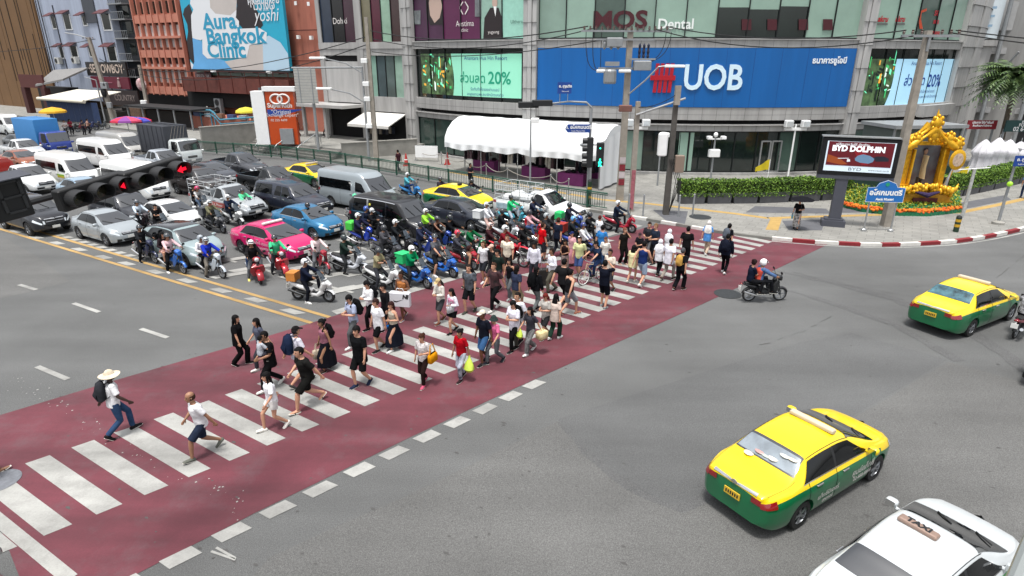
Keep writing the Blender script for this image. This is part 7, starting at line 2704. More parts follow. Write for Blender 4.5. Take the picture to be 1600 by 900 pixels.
# ================================================================== PEOPLE
def remesh(mb,name,mats,vox,smooth=2,dec=None):
 me = mb.mesh('raw',[])
 bmm = bmesh.new(); bmm.from_mesh(me); bmesh.ops.recalc_face_normals(bmm,faces=bmm.faces); bmm.to_mesh(me); bmm.free()
 ob = bpy.data.objects.new('raw',me)
 COL.objects.link(ob)
 md = ob.modifiers.new('r','REMESH'); md.mode = 'VOXEL'; md.voxel_size = vox
 if smooth:
  sm = ob.modifiers.new('s','SMOOTH'); sm.iterations = smooth; sm.factor = .5
 if dec:
  dc = ob.modifiers.new('d','DECIMATE'); dc.ratio = dec
 dg = bpy.context.evaluated_depsgraph_get(); dg.update()
 out = bpy.data.meshes.new_from_object(ob.evaluated_get(dg))
 bpy.data.objects.remove(ob); bpy.data.meshes.remove(me)
 out.name = name
 out.materials.clear()
 for mt in mats: out.materials.append(mt)
 out.shade_smooth()
 return out
def ik(a,b,l1,l2,pole):
 a,b = Vector(a),Vector(b)
 d = b - a
 L = d.length
 if L > (l1 + l2) * .995:
  d = d * ((l1 + l2) * .995 / L); b = a + d; L = d.length
 u_ = d.normalized()
 x = (l1 * l1 - l2 * l2 + L * L) / (2 * L)
 h = math.sqrt(max(l1 * l1 - x * x,0))
 p = Vector(pole); p = p - u_ * p.dot(u_)
 if p.length < 1e-5: p = Vector((1,0,0))
 return a + u_ * x + p.normalized() * h,b
POSES = {
 'walk_a': dict(pel=(0,.895),lean=4,head=(0,0),fl=(.27,.09,.09,12),fr=(-.28,-.09,.15,-36),hl=(-.22,.27,.86),hr=(.26,-.25,.92)),
 'walk_b': dict(pel=(0,.895),lean=4,head=(0,0),fr=(.27,-.09,.09,12),fl=(-.28,.09,.15,-36),hr=(-.22,-.27,.86),hl=(.26,.25,.92)),
 'stride_a': dict(pel=(0,.86),lean=9,head=(0,-4),fl=(.34,.09,.09,15),fr=(-.36,-.09,.18,-44),hl=(-.2,.26,.86),hr=(.24,-.25,.9)),
 'step_a': dict(pel=(0,.91),lean=3,head=(0,0),fl=(.16,.09,.08,4),fr=(-.2,-.09,.12,-25),hl=(-.08,.26,.82),hr=(.12,-.25,.84)),
 'step_b': dict(pel=(0,.91),lean=3,head=(0,0),fr=(.16,-.09,.08,4),fl=(-.2,.09,.12,-25),hr=(-.08,-.26,.82),hl=(.12,.25,.84)),
 'phone': dict(pel=(0,.90),lean=5,head=(0,-26),fl=(.22,.09,.08,6),fr=(-.24,-.09,.13,-28),hl=(.28,.08,1.12),hr=(.30,-.05,1.14)),
 'bag': dict(pel=(0,.90),lean=3,head=(0,-5),fl=(.2,.09,.08,6),fr=(-.22,-.09,.13,-28),hl=(.2,.12,1.12),hr=(.06,-.27,.82)),
 'stand': dict(pel=(0,.925),lean=1,head=(0,0),fl=(.06,.1,.08,0),fr=(-.05,-.1,.08,0),hl=(.05,.27,.82),hr=(.03,-.27,.82)),
 'talk': dict(pel=(0,.925),lean=2,head=(20,-8),fl=(.06,.1,.08,0),fr=(-.05,-.1,.08,0),hl=(.22,.06,1.08),hr=(.25,-.08,1.12)),
 'photo': dict(pel=(0,.925),lean=-2,head=(0,4),fl=(.1,.1,.08,0),fr=(-.08,-.1,.08,0),hl=(.26,.06,1.52),hr=(.26,-.06,1.52)),
 'face': dict(pel=(0,.925),lean=2,head=(-10,2),fl=(.08,.1,.08,0),fr=(-.08,-.1,.08,0),hl=(.18,.05,1.48),hr=(.02,-.27,.84)),
 'carry': dict(pel=(0,.885),lean=3,head=(0,-10),fl=(.3,.09,.09,12),fr=(-.3,-.09,.16,-40),hl=(.28,.12,1.0),hr=(.28,-.10,.96)),
 'ride': dict(pel=(-.30,0.850),lean=8,head=(0,-3),fl=(.2,.18,.45,0),fr=(.2,-.18,.45,0),hl=(.38,.32,0.995),hr=(.38,-.32,0.995),seat=1),
 'ride_foot': dict(pel=(-.26,0.840),lean=6,head=(6,-4),fl=(-.10,.30,.08,0),fr=(.2,-.18,.45,0),hl=(.38,.32,0.995),hr=(.38,-.32,0.995),seat=1),
 'ride_foot_r': dict(pel=(-.26,0.840),lean=6,head=(-8,-4),fr=(-.10,-.30,.08,0),fl=(.2,.18,.45,0),hl=(.38,.32,0.995),hr=(.38,-.32,0.995),seat=1),
 'ride_phone': dict(pel=(-.28,0.840),lean=10,head=(0,-30),fl=(-.12,.30,.08,0),fr=(-.12,-.30,.08,0),hl=(.18,.06,1.085),hr=(.20,-.05,1.105),seat=1),
 'ride_rest': dict(pel=(-.28,0.840),lean=-2,head=(-25,0),fl=(-.10,.30,.08,0),fr=(-.12,-.30,.08,0),hl=(.05,.2,0.875),hr=(.15,-.22,0.895),seat=1),
 'pillion': dict(pel=(-.62,0.870),lean=6,head=(18,-4),fl=(-.30,.22,.44,0),fr=(-.30,-.22,.44,0),hl=(-.28,.2,1.045),hr=(-.28,-.2,1.045),seat=1),
 'pillion_phone': dict(pel=(-.62,0.870),lean=4,head=(25,-24),fl=(-.30,.22,.44,0),fr=(-.30,-.22,.44,0),hl=(-.3,.14,1.145),hr=(-.28,.02,1.165),seat=1),
 'cycle': dict(pel=(-.25,.98),lean=14,head=(0,-8),fl=(.1,.12,.4,0),fr=(.0,-.14,.2,0),hl=(.42,.26,1.06),hr=(.42,-.26,1.06),seat=1),
 'child': dict(pel=(0,.6),lean=6,head=(0,0),fl=(.22,.16,.35,0),fr=(.22,-.16,.35,0),hl=(.32,.14,1.02),hr=(.32,-.14,1.02),seat=1),
}
_J = {}
def joints(pose,fem):
 k = (pose,fem)
 if k in _J: return _J[k]
 p = POSES[pose]
 sw,hw_ = (.158,.092) if fem else (.182,.09)
 ln = rad(p['lean'])
 pel = Vector((p['pel'][0],0,p['pel'][1]))
 up = Vector((math.sin(ln),0,math.cos(ln)))
 fw = Vector((math.cos(ln),0,-math.sin(ln)))
 J = dict(pel=pel,up=up,fw=fw,waist=pel + up * .2,chest=pel + up * .36,neck=pel + up * .52)
 J['head'] = J['neck'] + (up * .65 + Vector((0,0,.35))).normalized() * .15 + Vector((.02,0,0))
 J['hyaw'],J['hpit'] = rad(p['head'][0]),rad(p['head'][1])
 for s,n in ((1,'l'),(-1,'r')):
  sh = pel + up * .465 + Vector((0,s * sw,0))
  hp = pel + Vector((0,s * hw_,-.03)) + fw * .0
  hx,hy,hz = p['h' + n]
  wr_ = Vector((hx,hy,hz))
  el,w2 = ik(sh,wr_,.275,.25,Vector((-.6,s * .55,-.55)))
  fx_,fy,fz,tilt = p['f' + n]
  kn,an = ik(hp,Vector((fx_,fy,fz)),.43,.43,Vector((1,s * (.35 if p.get('seat') else .05),.25 if p.get('seat') else 0)))
  J['sh' + n],J['el' + n],J['wr' + n],J['hp' + n],J['kn' + n],J['an' + n],J['tilt' + n] = sh,el,w2,hp,kn,an,rad(tilt)
 _J[k] = J
 return J
def foot_axis(J,n):
 t = J['tilt' + n]
 return Vector((math.cos(t),(.12 if n == 'l' else -.12),math.sin(t))).normalized()
SKINS = [M('skin_light','#b98a70',.55,vary=.05,scale=9),M('skin_tan','#8f684f',.55,vary=.05,scale=9),M('skin_brown','#6b4630',.55,vary=.05,scale=9),M('skin_dark','#3c2820',.55,vary=.05,scale=9)]
EYE,LIP = M('eye_dark','#141011',.3),M('lips','#8a4a44',.5)
_PM = {}
def body_mesh(pose,fem):
 k = ('body',pose,fem)
 if k in _PM: return _PM[k]
 J = joints(pose,fem)
 g = MB()
 up = J['fw']
 P_,u_ = J['pel'],J['up']
 if fem: tor = [(-.08,.10,.07),(-.03,.155,.11),(.05,.155,.11),(.18,.115,.085),(.30,.135,.105),(.40,.145,.10),(.47,.14,.075),(.51,.07,.055),(.53,.05,.05)]
 else: tor = [(-.08,.10,.07),(-.03,.148,.11),(.05,.15,.11),(.18,.135,.095),(.30,.158,.115),(.40,.168,.11),(.47,.158,.08),(.51,.08,.06),(.53,.06,.055)]
 g.tube([P_ + u_ * t for t,a,b in tor],[(a,b) for t,a,b in tor],16,up=up)
 H = J['head']
 g.tube([J['neck'] - u_ * .05,J['neck'] + (H - J['neck']) * .6],[.056,.052],10)
 R = Matrix.Rotation(J['hyaw'],3,'Z') @ Matrix.Rotation(-J['hpit'],3,'Y')
 def hp(x,y,z): return H + R @ Vector((x,y,z))
 rings = []
 for z,rx,ry,ox in ((-.115,.03,.025,.045),(-.10,.055,.045,.03),(-.06,.08,.062,.012),(0,.093,.073,0),(.05,.094,.075,-.005),(.09,.075,.062,-.008),(.115,.035,.03,-.008),(.12,.004,.004,-.008)):
  rings.append([hp(ox + rx * math.cos(2 * math.pi * j / 16),ry * math.sin(2 * math.pi * j / 16),z) for j in range(16)])
 g.loft(rings)
 g.tube([hp(.09,0,.015),hp(.112,0,-.03),hp(.088,0,-.035)],[.008,.014,.008],6)
 for s in (1,-1):
  g.tube([hp(.0,s * .072,.01),hp(-.008,s * .086,0),hp(0,s * .074,-.03)],[.012,.014,.01],6)
 g.ball(tuple(hp(.078,0,-.062)),(.02,.026,.012),8,5)
 for s,n in ((1,'l'),(-1,'r')):
  sh,el,wr_ = J['sh' + n],J['el' + n],J['wr' + n]
  f = .88 if fem else 1
  g.tube([sh + Vector((0,-s * .03,.01)),sh.lerp(el,.25),sh.lerp(el,.6),el,el.lerp(wr_,.3),wr_],[.052 * f,.052 * f,.045 * f,.038 * f,.040 * f,.026 * f],10)
  d = (wr_ - el).normalized()
  side = d.cross(Vector((0,s,0)))
  if side.length < .1: side = Vector((1,0,0))
  side.normalize()                       # thumb side
  nrm_ = d.cross(side).normalized()
  palm = wr_ + d * .05
  g.tube([wr_ - d * .01,wr_ + d * .03,wr_ + d * .085],[(.024,.018),(.036,.015),(.036,.013)],8,up=nrm_)
  for q,(o_,ln) in enumerate(((-.027,.060),(-.009,.074),(.009,.070),(.027,.054))):
   b0 = wr_ + d * .075 + side * o_
   c0 = nrm_ * (s * 1)
   b1 = b0 + d * ln * .5
   cur = -nrm_ if nrm_.y * s > 0 else nrm_
   b2 = b1 + (d * .8 + cur * .6).normalized() * ln * .5
   g.tube([b0,b1,b2],[.0095,.009,.0075],6)
  t0 = wr_ + d * .03 + side * .028
  g.tube([t0,t0 + (d * .7 + side * .7).normalized() * .035,t0 + (d * .95 + side * .45).normalized() * .062],[.012,.0105,.008],6)
  hp_,kn,an = J['hp' + n],J['kn' + n],J['an' + n]
  g.tube([hp_ + Vector((0,0,.04)),hp_.lerp(kn,.15),hp_.lerp(kn,.5),hp_.lerp(kn,.85),kn,kn.lerp(an,.28),kn.lerp(an,.6),an],[.078,.084,.072,.056,.053,.056,.044,.034],10)
  fa = foot_axis(J,n)
  g.tube([an - fa * .05 + Vector((0,0,-.045)),an + fa * .03 + Vector((0,0,-.04)),an + fa * .12 + Vector((0,0,-.058)),an + fa * .185 + Vector((0,0,-.065))],[(.03,.03),(.036,.038),(.042,.022),(.025,.012)],10,up=(0,0,1))
 me = remesh(g,'body',[SKINS[0],EYE,LIP],.0085,2,.45)
 Ri = R.transposed()
 for p in me.polygons:
  q = Ri @ (p.center - H)
  if q.x > .055:
   if abs(abs(q.y) - .031) < .013 and abs(q.z - .012) < .009: p.material_index = 1
   elif abs(q.y) < .024 and abs(q.z + .062) < .009 and q.x > .07: p.material_index = 2
   elif abs(abs(q.y) - .031) < .018 and abs(q.z - .036) < .005: p.material_index = 1
 _PM[k] = me
 return me
def cloth_mesh(pose,fem,kind):
 k = (kind,pose,fem)
 if k in _PM: return _PM[k]
 J = joints(pose,fem)
 g = MB()
 up,P_,u_ = J['fw'],J['pel'],J['up']
 seat = POSES[pose].get('seat')
 f = .92 if fem else 1.0
 if kind in ('tee','long','tank','jacket','loose'):
  e = {'tee': .024,'long': .022,'tank': .018,'jacket': .038,'loose': .045}[kind]
  low = -.02 if seat else (-.09 if kind != 'loose' else -.2)
  if kind == 'tank': low = max(low,-.04)
  tor = [(low,.158 * f + e,.112 + e),(.06,.156 * f + e,.112 + e),(.18,.145 * f + e,.105 + e),(.30,.16 * f + e,.118 + e),(.40,.17 * f + e * .8,.112 + e),(.468,.16 * f + e * .5,.085 + e * .4),(.505,.098,.068)]
  if kind == 'tank': tor[-2:] = [(.45,.125 * f + e * .4,.088 + e * .3),(.492,.10,.07)]
  g.tube([P_ + u_ * t for t,a,b in tor],[(a,b) for t,a,b in tor],18,up=up)
  if kind != 'tank':
   for s,n in ((1,'l'),(-1,'r')):
    sh,el,wr_ = J['sh' + n],J['el' + n],J['wr' + n]
    if kind in ('tee','loose'):
     g.tube([sh + Vector((0,-s * .05,.015)),sh + Vector((0,0,.005)),sh.lerp(el,.35),sh.lerp(el,.78)],[.062,.068,.066 * f + .004,.068 * f + .004],12)
    else:
     b_ = .008 if kind == 'long' else .018
     g.tube([sh + Vector((0,-s * .05,.015)),sh,sh.lerp(el,.4),el,el.lerp(wr_,.4),el.lerp(wr_,.96)],[.064 + b_ * .4,.066 + b_ * .5,.057 + b_,.052 + b_,.05 + b_,.038 + b_ * .7],12)
 elif kind in ('trousers','wide','shorts','short_shorts'):
  e = .018
  tor = [(-.10,.11,.09),(-.05,.165,.125),(.03,.162,.122),(.10,.15,.115)]
  g.tube([P_ + u_ * t for t,a,b in tor],[(a,b) for t,a,b in tor],16,up=up)
  for s,n in ((1,'l'),(-1,'r')):
   hp_,kn,an = J['hp' + n],J['kn' + n],J['an' + n]
   if kind == 'short_shorts':
    g.tube([hp_ + Vector((0,0,.04)),hp_.lerp(kn,.2),hp_.lerp(kn,.48)],[.096,.102,.104],12)
   elif kind == 'shorts':
    g.tube([hp_ + Vector((0,0,.04)),hp_.lerp(kn,.2),hp_.lerp(kn,.6),hp_.lerp(kn,.95)],[.096,.100,.096,.096],12)
   else:
    w_ = 1.0 if kind == 'trousers' else 1.25
    g.tube([hp_ + Vector((0,0,.04)),hp_.lerp(kn,.2),hp_.lerp(kn,.6),kn,kn.lerp(an,.4),kn.lerp(an,.95)],[.095,.098,.084 * w_ ** .5,.07 * w_,.067 * w_,.060 * w_ * (1.12 if kind == 'wide' else 1)],12)
 elif kind in ('skirt','long_skirt','mini'):
  kz = (J['knl'] + J['knr']) / 2
  az = (J['anl'] + J['anr']) / 2
  hem = {'mini': P_.lerp(kz,.62),'skirt': kz.lerp(az,.15),'long_skirt': kz.lerp(az,.82)}[kind]
  half = max(abs(J['knl'].x - J['knr'].x),.12) / 2
  rx = {'mini': .17,'skirt': .16 + half * .8,'long_skirt': .11 + max(abs(J['anl'].x),abs(J['anr'].x))}[kind]
  tor = [P_ + u_ * .11,P_ + u_ * .03,P_ + Vector((0,0,-.06)),P_.lerp(hem,.5),hem]
  g.tube(tor,[(.145,.115),(.172,.13),(.182,.15),(.19,.145 + (rx - .145) * .85),(.205,rx)],20,up=up)
 me = remesh(g,kind,[cloth('#ffffff')],.0135,3,.55)
 _PM[k] = me
 return me
def shoe_mesh(pose,fem,n,kind):
 k = (kind,pose,fem,n)
 if k in _PM: return _PM[k]
 J = joints(pose,fem)
 an,fa = J['an' + n],foot_axis(J,n)
 dn = Vector((0,0,-1))
 g = MB()
 if kind == 'shoe':
  g.tube([an - fa * .075 + dn * .04,an - fa * .05 + dn * .035,an + fa * .02 + dn * .03,an + fa * .10 + dn * .048,an + fa * .17 + dn * .056,an + fa * .21 + dn * .062],[(.02,.02),(.042,.042),(.046,.05),(.05,.032),(.046,.024),(.02,.012)],12,up=(0,0,1))
 m_ = len(g.f)
 g.tube([an - fa * .08 + dn * .074,an + dn * .074,an + fa * .12 + dn * .078,an + fa * .215 + dn * .076],[(.036,.012),(.042,.012),(.05,.011),(.03,.009)],10,m=1,up=(0,0,1))
 if kind == 'sandal':
  g.tube([an + fa * .08 + Vector((0,.05,-.07)),an + fa * .08 + dn * .03,an + fa * .08 + Vector((0,-.05,-.07))],.012,6)
 me = g.mesh('shoe',[cloth('#222222'),M('white_sole','#bdbab2',.7)],50)
 _PM[k] = me
 return me
def hair_mesh(kind):
 k = ('hair',kind)
 if k in _PM: return _PM[k]
 g = MB()
 def shell(rx,ry,rz,cx,cz,keep,n=20,kk=14,m=0):
  vs_,fs_ = [],[]
  for i in range(kk + 1):
   ph = math.pi * i / kk
   for j in range(n):
    a = 2 * math.pi * j / n
    vs_.append(Vector((cx + rx * math.sin(ph) * math.cos(a),ry * math.sin(ph) * math.sin(a),cz + rz * math.cos(ph))))
  for i in range(kk):
   for j in range(n):
    q = (i * n + j,(i + 1) * n + j,(i + 1) * n + (j + 1) % n,i * n + (j + 1) % n)
    c = sum((vs_[t] for t in q),Vector()) / 4
    if keep(c): fs_.append(q)
  g.add(vs_,fs_,m)
 face = lambda c: not (c.x > .035 + max(0,(.03 - c.z)) * -.35 and c.z < .058) and c.z > -.085 - (.0)
 if kind == 'short':
  shell(.108,.086,.115,-.012,.018,lambda c: not (c.x > .02 and c.z < .062) and c.z > -.045 + c.x * .5)
 elif kind == 'fringe':
  shell(.114,.094,.122,-.008,.02,lambda c: not (c.x > .03 and c.z < .036) and c.z > -.05 + c.x * .4)
 elif kind == 'bald':
  shell(.106,.084,.1,-.012,.0,lambda c: c.x < .03 and -.06 < c.z < .045)
 elif kind in ('long','bob','bun','pony'):
  shell(.112,.092,.12,-.012,.018,lambda c: not (c.x > .03 and c.z < .055) and c.z > -.08 + c.x * .3)
  if kind == 'long':
   g.tube([(-.05,0,.06),(-.085,0,-.08),(-.10,0,-.2),(-.10,0,-.36),(-.09,0,-.44)],[(.06,.04),(.095,.045),(.11,.04),(.10,.03),(.06,.015)],12,up=(1,0,0))
   for s in (1,-1):
    g.tube([(.01,s * .08,.03),(.0,s * .092,-.1),(.02,s * .09,-.24)],[.025,.028,.012],8)
  elif kind == 'bob':
   g.tube([(-.04,0,.03),(-.07,0,-.08),(-.07,0,-.17)],[(.08,.05),(.098,.055),(.08,.04)],12,up=(1,0,0))
  elif kind == 'bun':
   g.ball((-.12,0,.06),(.05,.05,.05),10,6)
  else:
   g.tube([(-.1,0,.06),(-.15,0,.02),(-.15,0,-.16),(-.13,0,-.25)],[.03,.04,.035,.01],8)
 elif kind in ('cap','cap_long'):
  shell(.112,.092,.11,-.006,.03,lambda c: c.z > .045)
  g.grid([[(.08 + .11 * t * (1 - (y / .09) ** 2 * .5) if t else .075,y,.052 - .02 * t) for t in (0,.5,1)] for y in (-.08,-.04,0,.04,.08)])
  shell(.106,.085,.11,-.014,.012,lambda c: c.x < .02 and -.06 < c.z < .05,m=1)
  if kind == 'cap_long':
   g.tube([(-.08,0,-.02),(-.1,0,-.15),(-.1,0,-.3)],[(.07,.04),(.09,.035),(.05,.015)],12,m=1,up=(1,0,0))
 elif kind in ('hat','bucket'):
  shell(.108,.09,.125,-.006,.02,lambda c: c.z > .04)
  w_ = .22 if kind == 'hat' else .15
  n = 22
  rows = [[(-.006 + (.105 + (w_ - .105) * t) * math.cos(2 * math.pi * j / n),(.088 + (w_ - .1) * t) * math.sin(2 * math.pi * j / n),.045 - (.035 if kind == 'hat' else .07) * t + .012 * t * math.cos(4 * math.pi * j / n)) for j in range(n + 1)] for t in (0,.5,1)]
  g.grid(rows)
  shell(.102,.082,.11,-.014,.012,lambda c: c.x < .02 and -.06 < c.z < .05,m=1)
 elif kind == 'hijab':
  shell(.118,.1,.13,-.01,.015,lambda c: not (c.x > .05 and -.08 < c.z < .06))
  g.tube([(-.01,0,-.08),(-.03,0,-.18),(-.05,0,-.30),(-.06,0,-.46)],[(.1,.1),(.17,.14),(.2,.16),(.19,.15)],16,up=(1,0,0),cap=False)
 elif kind in ('helmet','full'):
  shell(.142,.124,.142,-.008,.03,(lambda c: not (c.x > .05 and c.z < .055) and c.z > -.07 + max(0,c.x) * .6) if kind == 'helmet' else (lambda c: not (c.x > .07 and -.05 < c.z < .06) and c.z > -.1),22,16)
  shell(.135,.116,.135,-.008,.03,lambda c: not (c.x > .045 and c.z < .06) and c.z > -.06 + max(0,c.x) * .6,22,16,2)
  if kind == 'helmet':
   g.grid([[(.10 + .065 * t - abs(y) * .25,y,.068 - .015 * t) for t in (0,1)] for y in (-.09,-.05,0,.05,.09)])
  vs_ = []
  g.grid([[(-.008 + .146 * math.cos(a) * math.cos(b),.128 * math.sin(a) * math.cos(b),.03 + .146 * math.sin(b)) for a in [rad(-62 + 124 * i / 10) for i in range(11)]] for b in ([rad(-32 + 44 * j / 4) for j in range(5)] if kind == 'full' else [rad(8 + 26 * j / 3) for j in range(4)])],1)
 me = g.mesh('hair' if kind not in ('helmet','full') else 'helmet',[M('hair_black','#121011',.45,vary=.3,scale=20)] + ([M('hair_black','#121011')] if kind not in ('helmet','full') else [CLEAR,BLK]),60)
 _PM[k] = me
 return me
HNAME = {'short': 'hair','fringe': 'hair','bald': 'hair','long': 'hair','bob': 'hair','bun': 'hair','pony': 'hair','cap': 'cap','cap_long': 'cap','hat': 'hat','bucket': 'hat','hijab': 'headscarf','helmet': 'helmet','full': 'helmet'}
TNAME = {'tee': 't_shirt','long': 'long_sleeved_shirt','tank': 'sleeveless_top','jacket': 'jacket','loose': 'loose_shirt'}
BNAME = {'trousers': 'trousers','wide': 'trousers','shorts': 'shorts','short_shorts': 'shorts','skirt': 'skirt','long_skirt': 'skirt','mini': 'skirt'}
def hairmat(h): return M('hair_' + h,tuple(c * .6 for c in lin(h)),.75,spec=.15,vary=.3,scale=20)
def person(loc,rz,pose,fem,top,bot,hair,shoe='#1c1c1e',skin=0,label='',group=None,scale=1.0,sandal=False,vest=None,girth=1.0):
 r = empty('person',label,'person',loc,rz,group)
 r.scale = (scale * girth,scale * girth,scale)
 J = joints(pose,fem)
 o = link('body',body_mesh(pose,fem),r)
 o.material_slots[0].link = 'OBJECT'; o.material_slots[0].material = SKINS[skin]
 def wear(kind,col,name):
  q = link(name,cloth_mesh(pose,fem,kind),r)
  setmat(q,0,col if not isinstance(col,str) else cloth(col))
  return q
 wear(bot[0],bot[1],BNAME[bot[0]])
 wear(top[0],top[1],TNAME[top[0]])
 if vest:
  wear('tank',vest,'vest').scale = (1.10,1.10,1.0)
 for n in 'lr':
  q = link('shoe',shoe_mesh(pose,fem,n,'sandal' if sandal else 'shoe'),r)
  setmat(q,0,cloth(shoe))
 q = link(HNAME[hair[0]],hair_mesh(hair[0]),r)
 q.location = J['head']
 q.rotation_euler = (0,-J['hpit'],J['hyaw'])
 if hair[0] in ('helmet','full'): setmat(q,0,paint(hair[1],0))
 elif hair[0] in ('cap','cap_long','hat','bucket','hijab'): setmat(q,0,cloth(hair[1]))
 else: setmat(q,0,hairmat(hair[1]))
 return r
def at_joint(r,pose,fem,nm,d=(0,0,0)):
 J = joints(pose,fem)
 p = J[nm] + Vector(d)
 s = r.scale
 R = Matrix.Rotation(r.rotation_euler.z,3,'Z')
 return Vector(r.location) + R @ Vector((p.x * s[0],p.y * s[1],p.z * s[2]))
_BAGS = {}
def bag_mesh(kind):
 if kind in _BAGS: return _BAGS[kind]
 g = MB()
 if kind == 'backpack':
  T = [(-.0,-.16),(-.02,.12),(-.03,.30)]
  g.tube([(-.08,0,-.20),(-.10,0,-.17),(-.11,0,0),(-.09,0,.17),(-.06,0,.24)],[(.10,.05),(.15,.10),(.155,.11),(.14,.085),(.07,.03)],14,up=(1,0,0))
  g.tube([(-.19,0,-.14),(-.215,0,-.06),(-.19,0,.02)],[(.09,.02),(.11,.035),(.09,.02)],10,up=(1,0,0))
  for s in (1,-1):
   g.tube([(-.03,s * .09,.2),(.06,s * .10,.215),(.145,s * .105,.12),(.13,s * .12,-.02),(-.02,s * .14,-.14)],[(.025,.008)] * 5,6)
 elif kind == 'tote':
  g.rbox((0,0,-.36),(.36,.12,.30),.04)
  for y in (-.05,.05): g.tube([(-.1,y,-.22),(-.06,y * .5,-.03),(.06,y * .5,-.03),(.1,y,-.22)],.012,6)
 elif kind == 'plastic':
  g.tube([(0,0,-.02),(0,0,-.1),(.01,0,-.2),(.02,0,-.33),(0,0,-.40)],[(.015,.02),(.05,.05),(.11,.09),(.15,.12),(.10,.08)],12)
  for s in (1,-1): g.tube([(s * .03,0,-.08),(s * .02,0,.01)],.012,6)
 elif kind == 'shoulder':
  g.rbox((0,.0,-.02),(.30,.12,.24),.05)
  g.tube([(-.12,0,.08),(-.05,-.02,.3),(.05,-.02,.3),(.12,0,.08)],.014,6)
 elif kind == 'box_bag':
  g.rbox((0,0,-.18),(.34,.26,.26),.04)
  g.tube([(-.1,0,-.06),(0,0,.03),(.1,0,-.06)],.012,6)
 me = g.mesh(kind,[cloth('#ffffff')],50)
 _BAGS[kind] = me
 return me
def bag(kind,r,pose,fem,jn,col,label,d=(0,0,0),cat='bag',sc=1.0,name=None):
 o = link(name or {'backpack': 'backpack','tote': 'tote_bag','plastic': 'carrier_bag','shoulder': 'shoulder_bag','box_bag': 'insulated_bag'}[kind],bag_mesh(kind))
 o.location = at_joint(r,pose,fem,jn,d)
 o.rotation_euler = (0,rad(POSES[pose]['lean']) if kind == 'backpack' else 0,r.rotation_euler.z)
 o.scale = (sc,) * 3
 setmat(o,0,col if not isinstance(col,str) else cloth(col))
 tag(o,label,cat)
 return o
# ================================================================== THE CROWD ON FOOT
L_,R_ = 223,43
GP = 'pedestrians on the crossing'
BK_,NV,DG,GR,WH,KH = '#141416','#1b2234','#2b2c30','#6a6c70','#d9dadc','#8a7d66'
def ped(u,v,deg,pose,fem,top,bot,hair,label,shoe='#1c1c1e',skin=0,h=1.0,group=GP,z=0.0,**kw):
 g_ = girth_ = kw.pop('girth',1.0)
 return person(G(u,v,z),rad(deg),pose,fem,top,bot,hair,shoe,skin,label,group,h * (.95 if fem else 1.02),girth=girth_,**kw)
SH,FR_,LO,BO,BU,PO,BA = [(k,'#121011') for k in ('short','fringe','long','bob','bun','pony','bald')]
p = ped(190,680,R_,'walk_a',0,('tee',WH),('trousers','#2f4563'),('hat','#cbbfa8'),'person in a wide cream sun hat and blue jeans striding at the far left',skin=3,h=1.02)
bag('backpack',p,'walk_a',0,'chest',DG,'dark backpack on the person in the wide cream sun hat',(-.10,0,-.03),'backpack',1.1)
ped(324,709,L_,'stride_a',0,('tee',WH),('shorts','#232b3b'),('bald','#4a3428'),'balding person in a white t-shirt, navy shorts and grey trainers near the lower left','#5d5f58',1)
ped(432,670,L_,'walk_b',1,('tee','#e2e3e6'),('short_shorts','#c9c7c4'),LO,'long haired person in white shirt, white shorts and white shoes','#d3d0ca',0,1.0)
ped(486,634,L_,'stride_a',0,('tee','#1d1d1c'),('shorts','#161615'),SH,'stout person in a dark polo shirt, black shorts with white stripes and sandals','#2a1d18',0,1.05,sandal=True,girth=1.14)
p = ped(470,602,R_,'walk_a',0,('tee','#c6c4cf'),('shorts','#3b3d44'),('cap','#1b1819'),'person in a black cap and pale t-shirt carrying a big navy backpack','#3b3b3b',0,1.04)
bag('backpack',p,'walk_a',0,'chest','#1a2338','big navy backpack on the person in the black cap',(-.10,0,-.02),'backpack',1.25)
ped(378,570,5,'step_a',1,('loose','#131315'),('wide','#111112'),LO,'long haired person dressed all in black at the left of the crowd','#161616',0,1.0)
ped(414,574,L_,'walk_a',1,('tee','#4d5160'),('trousers','#35363c'),LO,'long haired person in a grey top reaching forward behind the one with a child','#c9c7c2',0,1.0)
p = ped(428,606,L_,'carry',0,('loose','#151517'),('trousers','#141416'),SH,'person in black t-shirt and trousers carrying a small child','#cfcfca',1,1.02)
J_ = at_joint(p,'carry',0,'chest',(.20,.04,-.12))
ch = person(Vector((J_.x,J_.y,J_.z - .42)),rad(L_ + 180),'child',0,('tee','#9da1a8'),('shorts','#3a3a42'),FR_,'#222222',0,'small child in a grey t-shirt carried in the arms of a person in black',None,.66)
p = ped(513,578,L_ - 4,'step_a',1,('tank','#8f5f6d'),('long_skirt','#15161d'),BU,'person in a mauve sleeveless top and long black skirt with hair tied up','#3b2d28',1,1.02)
bag('backpack',p,'step_a',1,'chest',BK_,'black patterned backpack on the person in the mauve top',(-.08,0,-.02),'backpack')
bag('tote',p,'step_a',1,'wrr','#b3a592','beige paper bag held by the person in the mauve top',(.02,-.02,0))
p = ped(567,602,L_ + 18,'step_b',0,('loose','#121315'),('shorts','#131415'),FR_,'young person in an oversized black t-shirt and black shorts, front middle of the crowd','#1f2639',0,1.06)
p = ped(556,540,L_,'phone',0,('tee','#9aa3bb'),('trousers','#55585a'),FR_,'student in a light blue shirt and grey trousers bent over a phone','#c8c8c8',0,1.02)
bag('backpack',p,'phone',0,'chest',BK_,'big black backpack on the student in the light blue shirt',(-.09,0,-.03),'backpack',1.2)
p = ped(582,512,L_,'phone',0,('long',WH),('trousers',BK_),FR_,'person in a white long sleeved shirt and black trousers holding a phone',BK_,0,1.0)
bag('backpack',p,'phone',0,'chest','#17181b','black backpack on the person in the white long sleeved shirt',(-.08,0,-.02),'backpack',1.0)
